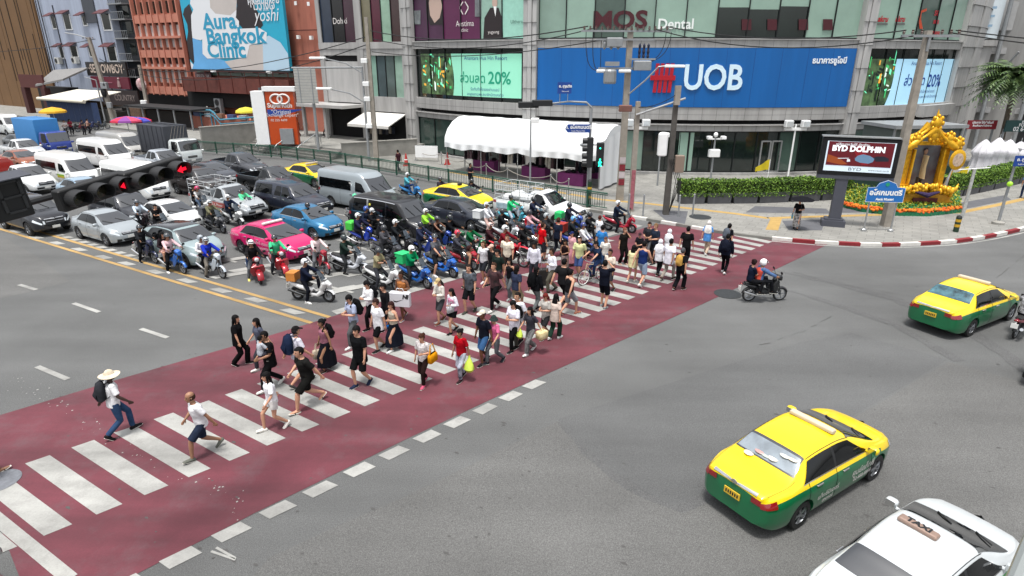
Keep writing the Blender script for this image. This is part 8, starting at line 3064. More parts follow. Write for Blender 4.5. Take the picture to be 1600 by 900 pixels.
ped(595,546,L_,'step_a',0,('loose','#dcdde1'),('shorts','#121214'),('fringe','#3a2320'),'brown haired person in a baggy white t-shirt and black shorts beside a long navy skirt','#222222',0,1.0)
p = ped(618,546,L_,'bag',1,('tank','#a39a8c'),('long_skirt','#161a24'),('bob','#3b1f1c'),'person in a beige sleeveless top and long navy skirt with white trainers','#cfcfcd',0,1.02)
bag('shoulder',p,'bag',1,'wrr','#1d63ad','small bright blue bag by the long navy skirt',(0.0,0,-.10),sc=.6)
ped(606,518,L_,'step_b',0,('long','#18181b'),('trousers','#141417'),FR_,'dark haired person in black half hidden behind the baggy white t-shirt',BK_,0,1.0)
p = ped(632,497,L_ + 20,'bag',0,('tank','#a2683c'),('shorts','#26262b'),('short','#2a1c18'),'person in an orange tan vest and blue slippers behind a huge white shopping bag','#2a3f9a',2,1.02,sandal=True)
o = MB().rbox((0,0,-.28),(.72,.22,.52),.03).tube([(-.15,0,-.03),(-.1,0,.1),(.1,0,.1),(.15,0,-.03)],.012,6).build('shopping_bag',M('white_paper_bag','#d2d4d8',.5),None,at_joint(p,'bag',0,'wrl',(.05,-.05,-.05)),rad(-10))
tag(o,'huge white shopping bag with a black curved mark','shopping bag')
MB().add([(-.22,-.113,-.30),(-.18,-.113,-.36),(-.1,-.113,-.37),(.18,-.113,-.24),(-.1,-.113,-.33),(-.19,-.113,-.31)],[(0,1,2,4,5),(2,3,4)]).build('curved_mark',BLACKP,o)
letters('bag_lettering','NI',.2,BLACKP,o,(.22,-.114,-.16),bold=.012,shear=.2)
p = ped(664,600,L_ + 22,'bag',1,('tee',M('floral_cloth','#c9c2c4',.9,vary=.6,scale=22,col2='#d9d3d2')),('trousers','#241817'),('bun','#4a2a1c'),'masked person in a white floral blouse, dark brown trousers and pink shoes','#b3506a',0,.98)
bag('shoulder',p,'bag',1,'ell','#c2820f','mustard yellow shoulder bag on the person in the floral blouse',(.0,.06,-.12),sc=1.2)
p = ped(722,592,L_ + 10,'step_a',1,('tee','#9c101c'),('trousers',M('blue_print_cloth','#1d2f78',.9,vary=.9,scale=5,col2='#c5cad8')),BU,'person in a red t-shirt and blue and white patterned trousers','#2b2022',1,.98)
bag('plastic',p,'step_a',1,'wrl',M('lime_plastic_bag','#b5c94a',.35,vary=.15),'lime yellow plastic bag held by the person in the red t-shirt',(.02,.02,-.02),sc=1.15)
p = ped(690,503,L_ + 8,'phone',1,('long','#c4c0b8'),('shorts','#37393c'),('cap_long','#b39d72'),'person in a beige cap, white overshirt and dark shorts looking at a phone','#5d3a2c',0,1.02)
p = ped(709,519,L_,'bag',1,('long','#d4d2db'),('mini','#121214'),LO,'long haired person in a white overshirt, pink top and black mini skirt','#1a1a1a',0,.98,vest='#b27a92')
bag('tote',p,'bag',1,'wrl','#a9abad','pale grey handbag of the person in the black mini skirt',(0,0,.15),sc=.75)
ped(735,488,L_ + 22,'step_b',0,('tee',M('black_floral_cloth','#17191d',.9,vary=.7,scale=9,col2='#5b626c')),('shorts','#131417'),('short','#2a201c'),'person in a black and grey floral t-shirt with black shorts','#3a3c36',0,1.06)
ped(774,484,L_ + 6,'walk_a',0,('tee',M('band_tee','#1b1617',.9,vary=.6,scale=6,col2='#4d2b30')),('trousers',BK_),('short','#4a3022'),'person in a black band t-shirt with black trousers and white shoes','#cfcdc8',0,1.06)
ped(757,567,L_,'step_a',0,('tee','#171a24'),('shorts','#34557c'),('cap','#c9c1b2'),'person in a pale cap, navy polo shirt and denim shorts','#1b1b1d',2,1.0)
p = ped(774,567,L_,'walk_b',1,('tee','#c05f84'),('trousers','#53565a'),('bucket','#2b3634'),'person in a pink t-shirt, grey trousers and dark bucket hat','#22242a',0,.98)
bag('tote',p,'walk_b',1,'wrr',NV,'navy bag beside the person in the pink t-shirt',(0,0,.1),sc=.7)
p = ped(804,546,L_,'phone',0,('loose','#d6d5e0'),('trousers',BK_),FR_,'person in a white t-shirt with black backpack straps and black trousers','#1b1b1d',0,.98)
bag('backpack',p,'phone',0,'chest',BK_,'black backpack on the person in white beside the grey trousers',(-.09,0,-.02),'backpack',1.0)
ped(810,540,L_,'step_a',0,('loose','#dadbe2'),('trousers','#4a4b45'),('short','#1f1612'),'tall person in a plain white t-shirt and olive grey trousers','#1d1d1d',0,1.06)
p = ped(829,551,L_,'walk_a',1,('tee','#35353c'),('wide',M('striped_trousers','#1d1d20',.9,vary=.8,scale=10,col2='#7a7a7a')),LO,'long haired person in a dark grey top and striped black trousers carrying bags','#cfcfcf',0,.97)
bag('box_bag',p,'walk_a',1,'wrl',M('cream_insulated_bag','#c9b27a',.6,vary=.3,scale=6,col2='#d8cba0'),'cream insulated lunch bag with dark trim',(.0,.06,.02))
bag('plastic',p,'walk_a',1,'wrr',M('lime_plastic_bag','#b5c94a',.35),'lime green plastic bag beside the cream lunch bag',(0,0,0),sc=.8)
ped(853,527,L_,'phone',1,('loose','#a9a59f'),('shorts','#2a2a2c'),('bob','#7a2a24'),'red haired person in a long grey blouse and black boots','#17171a',0,.98)
ped(866,530,R_ + 12,'step_b',1,('loose','#bdaea4'),('wide','#20362c'),LO,'long haired person in a beige t-shirt and dark green trousers','#c9c9c9',0,.98)
p = ped(836,486,R_,'step_a',0,('jacket','#151619'),('trousers','#5a5f5f'),BO,'person with bobbed hair in black seen from behind with grey trousers',BK_,0,.98)
bag('backpack',p,'step_a',0,'chest','#0f1012','black backpack on the bob haired person seen from behind',(-.11,0,-.03),'backpack',1.1)
ped(806,486,R_,'step_b',0,('tee','#2d3346'),('shorts',KH),('bob','#171313'),'person in a navy t-shirt and khaki shorts with a purple waist bag','#3a332a',1,1.0)
ped(888,492,R_ - 10,'walk_b',0,('tank','#18181a'),('shorts','#777a7e'),SH,'person in a black sleeveless top and grey shorts','#8a5b4a',0,1.0)
ped(878,478,R_ + 6,'walk_a',0,('tee','#1b1b1d'),('shorts','#121214'),SH,'broad person in a black t-shirt and black shorts seen from behind','#1c1c1c',0,1.06,girth=1.1)
ped(942,481,60,'photo',0,('tee','#141722'),('shorts','#0f1118'),SH,'person in dark navy clothes raising a camera to take a picture','#7d7f80',0,1.06)
p = ped(862,456,L_ - 20,'bag',0,('long','#dedfe6'),('trousers','#5b584e'),('short','#2b1d15'),'person in a loose white shirt and olive trousers pulling a suitcase','#33302c',1,1.04)
q = G(848,446)
o = empty('suitcase','upright black suitcase being pulled beside the loose white shirt','suitcase',q,rad(20))
MB().rbox((0,0,.40),(.45,.28,.66),.05).build('case',M('black_suitcase','#1b1917',.5,vary=.15),o)
MB().tube([(-.12,-.1,.7),(-.12,-.1,1.0),(.12,-.1,1.0),(.12,-.1,.7)],.012,6).build('handle',MET,o)
for x in (-.17,.17):
 MB().lathe([(.04,-.02),(.04,.02)],10,(x,0,.04),axis='Y').build('wheel',RUBBER,o)
ped(834,442,L_ + 25,'stand',0,('long','#d3d3de'),('trousers','#2a2c33'),FR_,'bearded person in a white shirt facing the camera near the suitcase','#222222',2,1.0)
ped(846,410,20,'step_a',0,('tee','#b20f18'),('shorts','#2c2d33'),('short','#3a251a'),'person in a bright red t-shirt and dark shorts beside the dirt bike','#444444',0,1.06)
ped(870,402,R_,'step_b',0,('tee','#1b2130'),('trousers','#22252e'),('short','#4a2e22'),'tall person in a navy t-shirt next to the red delivery box','#333333',0,1.08)
ped(882,430,L_ + 15,'talk',1,('tank','#1f1516'),('long_skirt','#857672'),LO,'person in a black crop top and greyish pink skirt with crossed arms','#333333',1,.98)
ped(904,433,L_ + 22,'step_a',0,('tee','#c2c593'),('shorts','#3a4a75'),('short','#2c1a14'),'person in a pale lime t-shirt and blue shorts','#8a8a88',0,1.02)
ped(893,415,L_,'step_b',1,('loose','#c99aa0'),('long_skirt','#ad7680'),('cap','#1f2650'),'person in pale pink with a navy cap behind the lime t-shirt','#777777',0,.97)
ped(938,412,R_,'step_a',0,('tee','#2f6faa'),('trousers','#22252e'),FR_,'person in a blue t-shirt seen from behind','#333333',0,1.02)
ped(934,388,R_,'step_b',1,('tee','#d5d8dc'),('trousers','#2d3a52'),('short','#5a2a22'),'red haired person in a white t-shirt near the front scooters','#333333',0,1.0)
ped(944,424,L_ + 20,'step_a',1,('tee','#cfcdc6'),('trousers','#30486a'),('bun','#6b4a38'),'person in a white top and blue jeans with hair tied back','#888888',0,.96)
ped(951,455,L_,'step_b',0,('tee','#cfc3b4'),('shorts','#35353a'),('short','#1a1413'),'bearded person in a cream t-shirt half hidden behind the photographer','#333333',1,1.0)
ped(972,413,-60,'face',1,('loose','#1a1917'),('wide','#141413'),('bun','#8a5545'),'person in long black clothes holding a hand to the face','#a58a7a',0,1.04)
ped(997,412,L_ + 10,'talk',1,('tee','#222227'),('trousers','#1b1b1f'),('cap','#3a2a30'),'short person in a dark cap and dark t-shirt beside the group of three','#333333',0,.88)
ped(1011,407,L_ + 10,'talk',0,('tee','#2c2d32'),('trousers','#75777a'),('short','#2a1712'),'person in sunglasses and a dark grey t-shirt in the group of three','#333333',0,1.03)
ped(1021,412,L_ - 20,'talk',0,('tee','#252c3b'),('trousers','#15171c'),('short','#8a6a4a'),'fair haired person in a navy t-shirt standing behind the white headscarves','#333333',0,1.06)
p = ped(986,441,R_ + 12,'step_b',1,('loose','#d2cb9e'),('short_shorts','#6f7480'),LO,'long haired person in a pale yellow t-shirt and grey shorts','#c9c4bb',0,.98)
ped(1001,446,R_ + 8,'walk_a',0,('tank','#1a2a58'),('shorts','#8ea0b5'),SH,'person in a navy sleeveless shirt and light blue shorts seen from behind','#d1d1cd',0,1.08)
p = ped(1027,430,R_ + 5,'step_a',1,('loose','#d8d9de'),('trousers','#15161a'),('hijab','#dcdde2'),'person in a white headscarf and tunic with black trousers, the nearer of the two','#1b1b1b',0,.97)
ped(1041,412,R_,'step_b',1,('loose','#d8d9de'),('wide','#c4c4c8'),('hijab','#dfe0e5'),'person in a white headscarf and white trousers, the farther of the two','#555555',0,.98)
ped(1042,438,R_,'walk_b',0,('loose','#d3d3dc'),('trousers','#8d857d'),SH,'person in a white shirt and beige trousers seen from behind beside the white headscarves','#2b2623',1,1.04)
ped(1069,416,R_ + 10,'step_a',0,('tee','#151517'),('trousers','#17181b'),SH,'person in a black t-shirt and black trousers walking away on the far stripes','#222222',0,1.04)
p = ped(1060,453,R_,'step_b',0,('tee','#17181b'),('wide','#141518'),('short','#5b5c60'),'grey haired person in black with a yellow backpack','#3b2b28',0,1.0)
bag('backpack',p,'step_b',0,'chest','#b08a48','yellow and brown backpack on the grey haired person',(-.09,0,-.04),'backpack',.95)
p = ped(1102,398,R_ + 8,'step_a',1,('loose','#4d86c4'),('trousers','#b7a390'),('hijab','#d3d0cc'),'person in a light blue tunic with a pale head covering walking away','#c9c9c9',0,1.0)
p = ped(1133,404,R_,'step_b',1,('tee','#14151a'),('trousers','#15161a'),PO,'person in black with a ponytail near the far kerb','#222222',0,1.02)
bag('backpack',p,'step_b',1,'chest','#50565f','grey backpack on the person with a ponytail near the far kerb',(-.09,0,-.03),'backpack',1.1)
p = ped(1130,427,R_ + 14,'step_a',0,('jacket','#171b28'),('trousers','#101114'),SH,'person in a navy hooded jacket and black jeans with white shoes','#cfcfcf',0,1.0)
bag('backpack',p,'step_a',0,'chest','#171a26','dark backpack over the navy hooded jacket',(-.12,0,-.02),'backpack',1.1)
ped(757,440,L_ + 10,'step_a',0,('tee','#d5d6da'),('shorts','#26282e'),('short','#5a3a28'),'person in a white t-shirt and dark shorts in front of the red motorbikes','#cccccc',0,1.0)
ped(770,446,L_,'step_b',0,('long','#1d1e20'),('shorts','#232427'),('cap','#c4a597'),'person in a black top and pink cap squeezed between white and dark green t-shirts','#222222',0,1.0)
ped(779,455,L_ + 5,'step_a',0,('tee','#1f2a26'),('trousers','#2b2d30'),FR_,'person in a dark green t-shirt behind the black band t-shirt','#222222',0,1.0)
ped(793,432,L_ + 30,'step_b',0,('tee','#dcd4c0'),('shorts','#2a231f'),('short','#4a3226'),'person in a cream t-shirt in front of the red dirt bike wheel','#777777',0,1.06)
ped(797,466,L_ + 10,'step_a',1,('tank','#17171a'),('trousers','#5d6164'),LO,'long haired person in a black sleeveless top and grey jeans','#888888',0,1.0)
ped(733,452,R_ - 20,'step_b',0,('tank',M('tattoo_print','#16161a',.9,vary=.5,scale=9)),('shorts','#1a1a1d'),('short','#3a1c1a'),'muscular person in a black tank top seen from behind beside the red scooter','#333333',1,1.04)
p = ped(-30,752,R_,'stride_a',0,('tee','#7a7c80'),('shorts','#3a3c44'),SH,'person stepping out of the left edge with only a trailing sandalled foot in view','#5a3a2a',1,1.0,sandal=True)
p = person(G(1243,358,.13),rad(-120),'bag',1,('tee',BK_),('long_skirt',M('monochrome_print','#2a2a2c',.9,vary=.9,scale=9,col2='#b5b2b0')),('bun','#121011'),'#222222',0,'person in a black and white printed dress under a black parasol at the kerb',None,.97)
hd = at_joint(p,'bag',1,'wrl')
o = empty('umbrella','black parasol held over the printed dress at the kerb','umbrella',hd)
MB().tube([(0,0,-.15),(0,0,.72)],.012,6).build('shaft',BLACKP,o)
n = 8
g = MB()
for k in range(n):
 a0,a1 = 2 * math.pi * k / n,2 * math.pi * (k + 1) / n
 g.grid([[(.58 * q * math.cos(a0 + (a1 - a0) * t / 3),.58 * q * math.sin(a0 + (a1 - a0) * t / 3),.72 - .17 * q * q - .02 * math.sin(math.pi * t / 3) * q) for t in range(4)] for q in (1,.7,.35,.01)])
g.build('canopy',M('black_umbrella_cloth','#1a1a1e',.95,spec=.05),o,smooth=30)
bag('tote',p,'bag',1,'wrr','#6f9fb0','pale blue bag of the person under the black parasol',(0,0,.1),sc=.7)
PG = 'people on the far pavement'
person(G(511,214,.93),rad(180),'walk_a',0,('long','#c3cbd8'),('trousers','#17181d'),SH,'#c9c9c9',0,'person in a white shirt and black trousers walking on the plaza',PG,1.0)
person(G(479,212,.93),rad(150),'walk_b',1,('tee','#8f8f8b'),('trousers','#1c1d20'),LO,'#222222',0,'person in a grey top and black trousers on the plaza near the orange booth',PG,.97)
person(G(467,213,.93),rad(150),'step_a',1,('tee','#2c1418'),('trousers','#3a1a20'),LO,'#222222',0,'person in dark maroon close beside the orange booth',PG,.97)
person(G(326,232,.13),rad(-60),'step_a',0,('jacket','#1a1b1e'),('trousers','#202124'),SH,'#222222',1,'person in black on the pavement in front of the ramp wall',PG,1.02)
person(G(624,268,.13),rad(150),'step_b',0,('tee','#3b2329'),('trousers','#232530'),SH,'#222222',1,'person in dark maroon behind the green railing by the traffic cone',PG,1.0)
person(G(735,294,.13),rad(-40),'talk',0,('tee','#26222b'),('trousers','#202124'),SH,'#222222',1,'person in dark clothes leaning behind the railing above the yellow taxi',PG,1.0)
for i,(u,v,c_,lb) in enumerate([(105,212,'#c9c0bd','person in a pale top seated by the navy cloth screen'),(113,210,'#8f2c3c','person in a red top standing by the yellow vendor parasol'),(132,211,'#3a3540','person in dark clothes under the left vendor parasol'),(140,209,'#b78f80','person in a pinkish top near the steel pole'),(62,204,'#5c3a30','person in brown beside the blue cargo box')]):
 person(G(u,v,.13),rad(-60 + 30 * i),'talk',i % 2,('tee',c_),('trousers','#2a2a2f'),(SH,LO,FR_)[i % 3],'#222222',1,lb,PG,1.0)
person(G(1598,310,.13),rad(60),'step_a',0,('tee','#4a6a8a'),('trousers','#2a3a5a'),SH,'#222222',1,'person in blue behind the street plate post at the right edge',PG,1.0)
bp0 = G(926,442)
bi = empty('bicycle','bicycle with pale wheels wheeled among the walkers','bicycle',bp0,rad(L_ - 6))
tmw,rmw = None,None
for x in (-.52,.52):
 n = 28
 g = MB()
 rings = []
 for k in range(n):
  a = 2 * math.pi * k / n
  c = Vector((math.cos(a),0,math.sin(a)))
  rings.append([c * (.325 + .018 * math.cos(b)) + Vector((0,.018 * math.sin(b),0)) for b in [2 * math.pi * j / 6 for j in range(6)]])
 g.loft(rings + [rings[0]],cap=False)
 w_ = g.build('wheel',RUBBER,bi,(x,0,.345))
 g = MB()
 for k in range(14):
  a = 2 * math.pi * k / 14
  g.tube([(0,0,0),(.3 * math.cos(a),0,.3 * math.sin(a))],.004,4)
 g.lathe([(.305,-.012),(.305,.012),(.29,.012),(.29,-.012),(.305,-.012)],28,axis='Y',cap=False)
 g.build('rim',WHITEP,w_)
g = MB()
for a,b in [((-.52,0,.345),(-.08,0,.33)),((-.52,0,.345),(-.2,0,.82)),((-.08,0,.33),(-.2,0,.86)),((-.08,0,.33),(.36,0,.80)),((-.19,0,.78),(.34,0,.86)),((.36,0,.92),(.52,0,.345))]:
 g.tube([a,b],.018,6)
g.build('frame',M('cream_bike_paint','#b9a88a',.4),bi)
MB().tube([(.28,-.28,1.0),(.36,-.1,1.0),(.36,.1,1.0),(.28,.28,1.0)],.014,6).build('handlebar',MET,bi)
MB().rbox((-.22,0,.9),(.26,.14,.06),.02).build('saddle',BLK,bi)
MB().lathe([(.09,-.01),(.09,.01)],12,(-.08,.05,.33),axis='Y').tube([(-.08,.06,.33),(.0,.07,.2)],.012,5).build('crank',MET,bi)
person(bp0,rad(L_ - 6),'cycle',0,('tee','#1f2c42'),('trousers','#22304f'),FR_,'#222222',0,'person in navy riding the bicycle among the walkers',GP,1.0)
# ================================================================== RIDERS AND THEIR MACHINES
GR_ = 'riders waiting at the crossing'
def ride(kind,u,v,deg,col,blabel,riders,name='scooter',box=None):
 r = moto(kind,u,v,deg,col,blabel,name=name)
 for q in riders:
  pose,fem,top,bot,hair,lb = q[:6]
  kw = q[6] if len(q) > 6 else {}
  person(Vector(r.location),rad(deg),pose,fem,top,bot,hair,kw.pop('shoe','#1c1c1e'),kw.pop('skin',1),lb,GR_,kw.pop('h',1.0),**kw)
 if box:
  bk,h,lb,d = box
  R = Matrix.Rotation(rad(deg),3,'Z')
  p = Vector(r.location) + R @ Vector(d)
  g = MB()
  if bk == 'box':
   g.rbox((0,0,.2),(.46,.48,.40),.04); g.box((0,0,.405),(.48,.5,.03))
  elif bk == 'carton':
   g.box((0,0,.16),(.36,.44,.32)); g.box((0,0,.323),(.36,.06,.006))
  else:
   g.rbox((0,0,.22),(.42,.5,.44),.08)
  o = g.build({'box': 'delivery_box','carton': 'cardboard_box','bag': 'delivery_bag'}[bk],M('box_' + h,h,.6,vary=.12),None,p,rad(deg))
  tag(o,lb,'box' if bk != 'bag' else 'bag')
 return r
H = HD
J,T_,K_ = 'jacket','tee','long'
TR = lambda c: ('trousers',c)
HB = lambda c: ('helmet',c)
FB = lambda c: ('full',c)
ride('under',232,408,H,'#1b2242','navy small motorbike at the left end of the front row',[('ride_foot_r',0,(J,'#1d1e21'),TR('#191a1c'),HB('#2a2c30'),'rider in a black jacket on the leftmost motorbike of the front row',{})],'motorbike')
ride('under',275,424,H,'#2a62b0','light and dark blue small motorbike carrying two beside the mint grey crossover',[('ride_foot_r',0,(K_,'#c9a9ae'),TR('#141416'),HB('#3a3d40'),'rider in a red vest with pale sleeves on the blue small motorbike',dict(vest='#8e1d2a',shoe='#c9c9c9')),('pillion',1,(K_,'#2a2226'),('shorts','#b78f85'),LO,'long haired passenger behind the rider in the red vest',dict(skin=0))],'motorbike')
ride('under',335,431,H,'#b9c3cc','white and blue naked motorbike with a spoked front wheel',[('ride_foot_r',0,(J,'#1d2f9a'),TR('#6f6a62'),HB('#9aa0a6'),'rider in a royal blue jacket and silver helmet',{}),('pillion',0,(K_,'#d8d6d8'),TR('#17181b'),HB('#8f979e'),'helmeted passenger in white behind the royal blue jacket',{})],'motorbike')
ride('retro',402,437,H - 24,'#8f0f1e','deep red rounded scooter carrying two, left of the pair in front of the pink taxi',[('ride_foot_r',0,(J,'#1a191b'),TR('#5d5f63'),HB('#e0dfdd'),'rider in a black jacket and white helmet on the left red rounded scooter',dict(shoe='#c9b96a')),('pillion',0,(K_,'#161618'),TR('#2f4467'),SH,'bare headed passenger in black top and jeans behind the white helmet',dict(skin=0))])
ride('retro',438,427,H - 20,'#a01022','bright red rounded scooter with a pale round headlamp, right of the pair',[('ride_foot_r',0,(J,'#3fae7d'),TR('#34363a'),HB('#1b1c1f'),'rider in a mint green jacket and black helmet on the right red rounded scooter',{})])
ride('under',502,424,H - 16,'#8f1226','crimson small motorbike with a basket in front of the pink taxi',[('ride_foot_r',0,(K_,'#d2bfbf'),TR('#64666a'),HB('#1c1c20'),'rider in a pale pink vest with white sleeves on the crimson motorbike',dict(vest='#b0787e'))],'motorbike')
ride('maxi',490,470,-12,'#d4d5d5','white big scooter with a pink nose stopped nearest the crossing',[('ride_foot_r',0,(J,'#171c2c'),TR('#14161d'),HB('#c9c9cb'),'rider in navy with one foot down on the white big scooter',dict(shoe='#d0d0d0'))],box=('carton','#b9752f','orange brown cardboard box on the tail of the white big scooter',(-.72,0,0.80)))
ride('maxi',548,426,H + 14,'#c8ccd2','white scooter with navy blue mudguard in the middle of the front row',[('ride_foot_r',0,(J,'#1d2b26'),TR('#2a2c2e'),FB('#1f2a2a'),'rider in a dark green jacket on the white scooter with a navy mudguard',{})])
ride('maxi',600,450,H + 4,'#d6d7d6','long white scooter beside the blue big scooter, facing the crowd',[('ride_phone',0,(T_,'#8d8668'),TR('#33353a'),HB('#2b2d30'),'rider in a khaki shirt hunched over on the long white scooter',{})])
ride('maxi',650,446,H - 4,'#1559a6','blue big scooter right in front of the crossing ladder marks',[('ride_phone',0,(J,'#0f7a4c'),TR('#2a2b2e'),HB('#d8d8d6'),'rider in a dark green striped jacket and white helmet reading a phone',{})],box=('box','#22b56a','bright green delivery box behind the dark green jacket',(-.78,.1,0.80)))
ride('maxi',690,430,H - 2,'#1d62b8','blue and silver big scooter under the bare legged rider',[('ride_rest',0,(T_,'#54565b'),('shorts','#1d1e21'),HB('#26282b'),'rider in a grey t-shirt and shorts with white shoes resting on a big scooter',dict(shoe='#dadada',skin=0,h=1.06))])
ride('under',568,386,H + 4,'#1c3fae','electric blue small motorbike beside the blue sedan',[('ride',0,(J,'#23243a'),TR('#1d1e24'),HB('#dedede'),'rider in dark navy with a white helmet on the electric blue motorbike',{})],'motorbike',box=('bag','#3fb63f','lime green delivery bag beside the blue sedan bonnet',(-.75,.1,0.76)))
ride('under',588,376,H,'#22242a','black motorbike behind the electric blue one',[('ride_phone',0,(J,'#1b1c20'),TR('#1a1b1e'),HB('#b8babb'),'rider in black with white arm stripes looking at a phone',{}),('pillion',0,(J,'#202637'),TR('#222222'),HB('#254a9a'),'passenger in navy with a blue helmet by the white arm stripes',{})],'motorbike')
ride('maxi',607,408,H,'#3a3c42','dark grey big scooter beside the white and navy scooter',[('ride_phone',0,(J,'#4a4a4f'),TR('#26272a'),FB('#2c2e32'),'rider in a charcoal grey jacket reading a phone in the second row',{})])
ride('maxi',626,398,H + 2,'#232227','black big scooter left of the bright green box',[('ride',0,(J,'#1c1f22'),TR('#1e2022'),HB('#e2e2e2'),'rider in black with a white cap style helmet left of the bright green box',{})])
ride('under',664,402,H,'#233a8a','dark blue motorbike above the grey t-shirt rider',[('ride_foot_r',0,(J,'#262b40'),TR('#23252d'),FB('#1f2430'),'masked rider in a slate navy jacket in the second row',{})],'motorbike')
ride('under',690,392,H,'#24428f','blue and white motorbike of the bare armed rider',[('ride',0,('tank','#1a1517'),TR('#2a2a2e'),HB('#2b2d2f'),'bare armed rider in a black vest in the second row',dict(skin=2))],'motorbike')
ride('under',710,392,H + 6,'#1f5a3a','black and green motorbike in front of the dark slate sedan',[('ride_foot_r',0,(J,'#141518'),TR('#151618'),FB('#1a1b1d'),'rider all in black with a full black helmet before the dark slate sedan',dict(h=1.05))],'motorbike')
ride('maxi',722,418,H,'#a31426','red and white big scooter lying low in front of the red helmet',[('ride',0,(J,'#3a3b42'),TR('#2c2d31'),HB('#c2263f'),'rider in a dark grey top and red helmet',{})])
ride('under',742,408,H,'#166b3f','green small motorbike beside the red helmet',[('ride',0,(J,'#1a5a38'),TR('#1d1f21'),FB('#242628'),'rider in a bottle green jacket beside the red helmet',{})],'motorbike')
ride('maxi',660,362,H,'#9c1220','red scooter close against the black people carrier',[('ride_rest',0,(T_,'#9d9980'),TR('#3b3b3b'),HB('#cbb9a6'),'rider in a khaki beige shirt and pale helmet against the people carrier',{}),('pillion_phone',1,(T_,'#18181a'),TR('#1b1b1e'),LO,'long haired passenger in black taking a photo near the people carrier',dict(skin=0))])
ride('under',672,378,H,'#2b2d33','dark motorbike of the neon green jacket',[('ride',0,(J,'#8fce3f'),TR('#26282c'),HB('#d9d9d9'),'rider in a neon lime jacket near the black people carrier',{})],'motorbike')
ride('under',604,350,H,'#44484e','grey motorbike with a tall windscreen beside the people carrier door',[('ride_rest',0,(T_,'#c9d2e2'),TR('#26282d'),HB('#2b2c2e'),'rider in a pale blue shirt scratching the head beside the people carrier',{})],'motorbike')
ride('maxi',562,350,H,'#777c80','silver grey scooter between the blue sedan and the people carrier',[('ride',0,(J,'#a8653c'),TR('#222326'),HB('#3dbb86'),'rider in a rust orange jacket and mint helmet',{})])
ride('maxi',588,366,H,'#2a2b2f','black scooter under the yellow helmet',[('ride',0,(J,'#1d1e21'),TR('#1d1e21'),HB('#d1c73c'),'rider in black with a yellow helmet',{})])
ride('under',488,366,H - 4,'#7d1a2a','maroon motorbike between the pink taxi and the blue sedan',[('ride_phone',0,(K_,'#bcb4a8'),TR('#2c2d30'),HB('#1e1b1c'),'rider in a beige shirt between the pink taxi and the blue sedan',{})],'motorbike')
ride('under',506,318,H,'#333338','dark motorbike by the bonnet of the navy canopy pickup',[('ride',0,(J,'#4c4a46'),TR('#2a2a2d'),FB('#8f8f92'),'rider in a grey brown jacket by the navy canopy pickup',{})],'motorbike')
ride('under',448,318,H,'#22242a','black motorbike carrying a big white box beside the navy canopy pickup',[('ride',0,(J,'#161719'),TR('#18191c'),HB('#1c1c1f'),'rider in black hunched in front of a big white delivery box',{})],'motorbike',box=('box','#d0d1cf','big white delivery box behind the rider in black',(-.78,0,0.80)))
ride('maxi',388,340,H,'#d2d3d2','white scooter behind the pink taxi with a green delivery bag',[('ride',0,(J,'#58c48e'),TR('#232528'),HB('#1b1c1e'),'rider in a pale green jacket behind the pink taxi',{})],box=('bag','#17a864','green delivery bag behind the pale green jacket',(-.78,0,0.76)))
ride('maxi',366,352,H,'#c9cbcb','white and black scooter left of the pale green jacket',[('ride',0,(J,'#1d2638'),TR('#1e222d'),HB('#e0e0e0'),'rider in a navy jacket and white helmet left of the pale green jacket',{})])
ride('maxi',338,362,H,'#33353b','dark grey scooter between the crossover and the pink taxi',[('ride',0,(J,M('camouflage_cloth','#5b5a42',.9,vary=.6,scale=6)),TR('#2c2e2f'),HB('#c9cbcc'),'rider in a camouflage jacket between the crossover and the pink taxi',{})],box=('box','#33373d','dark grey top box in front of the camouflage jacket',(-.78,0,0.80)))
ride('maxi',318,336,H,'#d6d7d6','white scooter with two people beside the caged silver pickup',[('ride',1,(K_,M('black_white_cloth','#2d2d30',.9,vary=.9,scale=8,col2='#c9c9c9')),TR('#5a6a80'),HB('#c2185b'),'rider in a black and white top and hot pink helmet',{}),('pillion_phone',0,(T_,'#17181a'),TR('#202226'),SH,'bare headed passenger in black behind the hot pink helmet',{})])
ride('under',226,362,H,'#2b2024','dark maroon motorbike beside the white sedan',[('ride',0,(K_,'#b9c6d2'),TR('#1f2024'),HB('#4a4f57'),'rider in a pale blue white shirt beside the white sedan',{})],'motorbike')
ride('maxi',254,368,H,'#25262a','black scooter in front of the white sedan bonnet',[('ride_phone',0,(T_,'#141416'),TR('#1c1d20'),SH,'bare headed rider in a black t-shirt looking at a phone by the white sedan',dict(skin=0))])
ride('under',498,286,H,'#1d2a78','blue motorbike between the yellow taxi and the silver van',[('ride',0,(J,'#2a2f5e'),TR('#3a4260'),FB('#26294a'),'rider in indigo between the yellow taxi and the silver van',{})],'motorbike')
ride('maxi',642,310,H,'#2a7fc0','light blue scooter in front of the silver van by the railing',[('ride',0,(J,'#4f9aa8'),TR('#2c4a7a'),HB('#c2c6c8'),'rider in teal and blue by the railing in front of the silver van',{})])
ride('under',693,318,H,'#25262b','dark motorbike squeezed beside the far yellow taxi door',[('ride',0,(J,'#2d2834'),TR('#222328'),FB('#2b2a31'),'rider in dark plum beside the far yellow taxi door',{})],'motorbike')
ride('under',742,322,H,'#25262b','dark motorbike at the nose of the far yellow taxi',[('ride',0,(J,'#222126'),TR('#1e1f23'),FB('#1e1f23'),'rider in black at the nose of the far yellow taxi',{})],'motorbike')
ride('maxi',768,366,H + 4,'#d3d5d5','white scooter with a white box beside the dark slate sedan',[('ride_rest',0,(K_,'#d5d7db'),TR('#c9a9a0'),HB('#dfe0e0'),'rider in white shirt and white helmet beside the dark slate sedan',{})],box=('box','#cfd2d3','white box on the scooter of the rider in white',(-.78,0,0.78)))
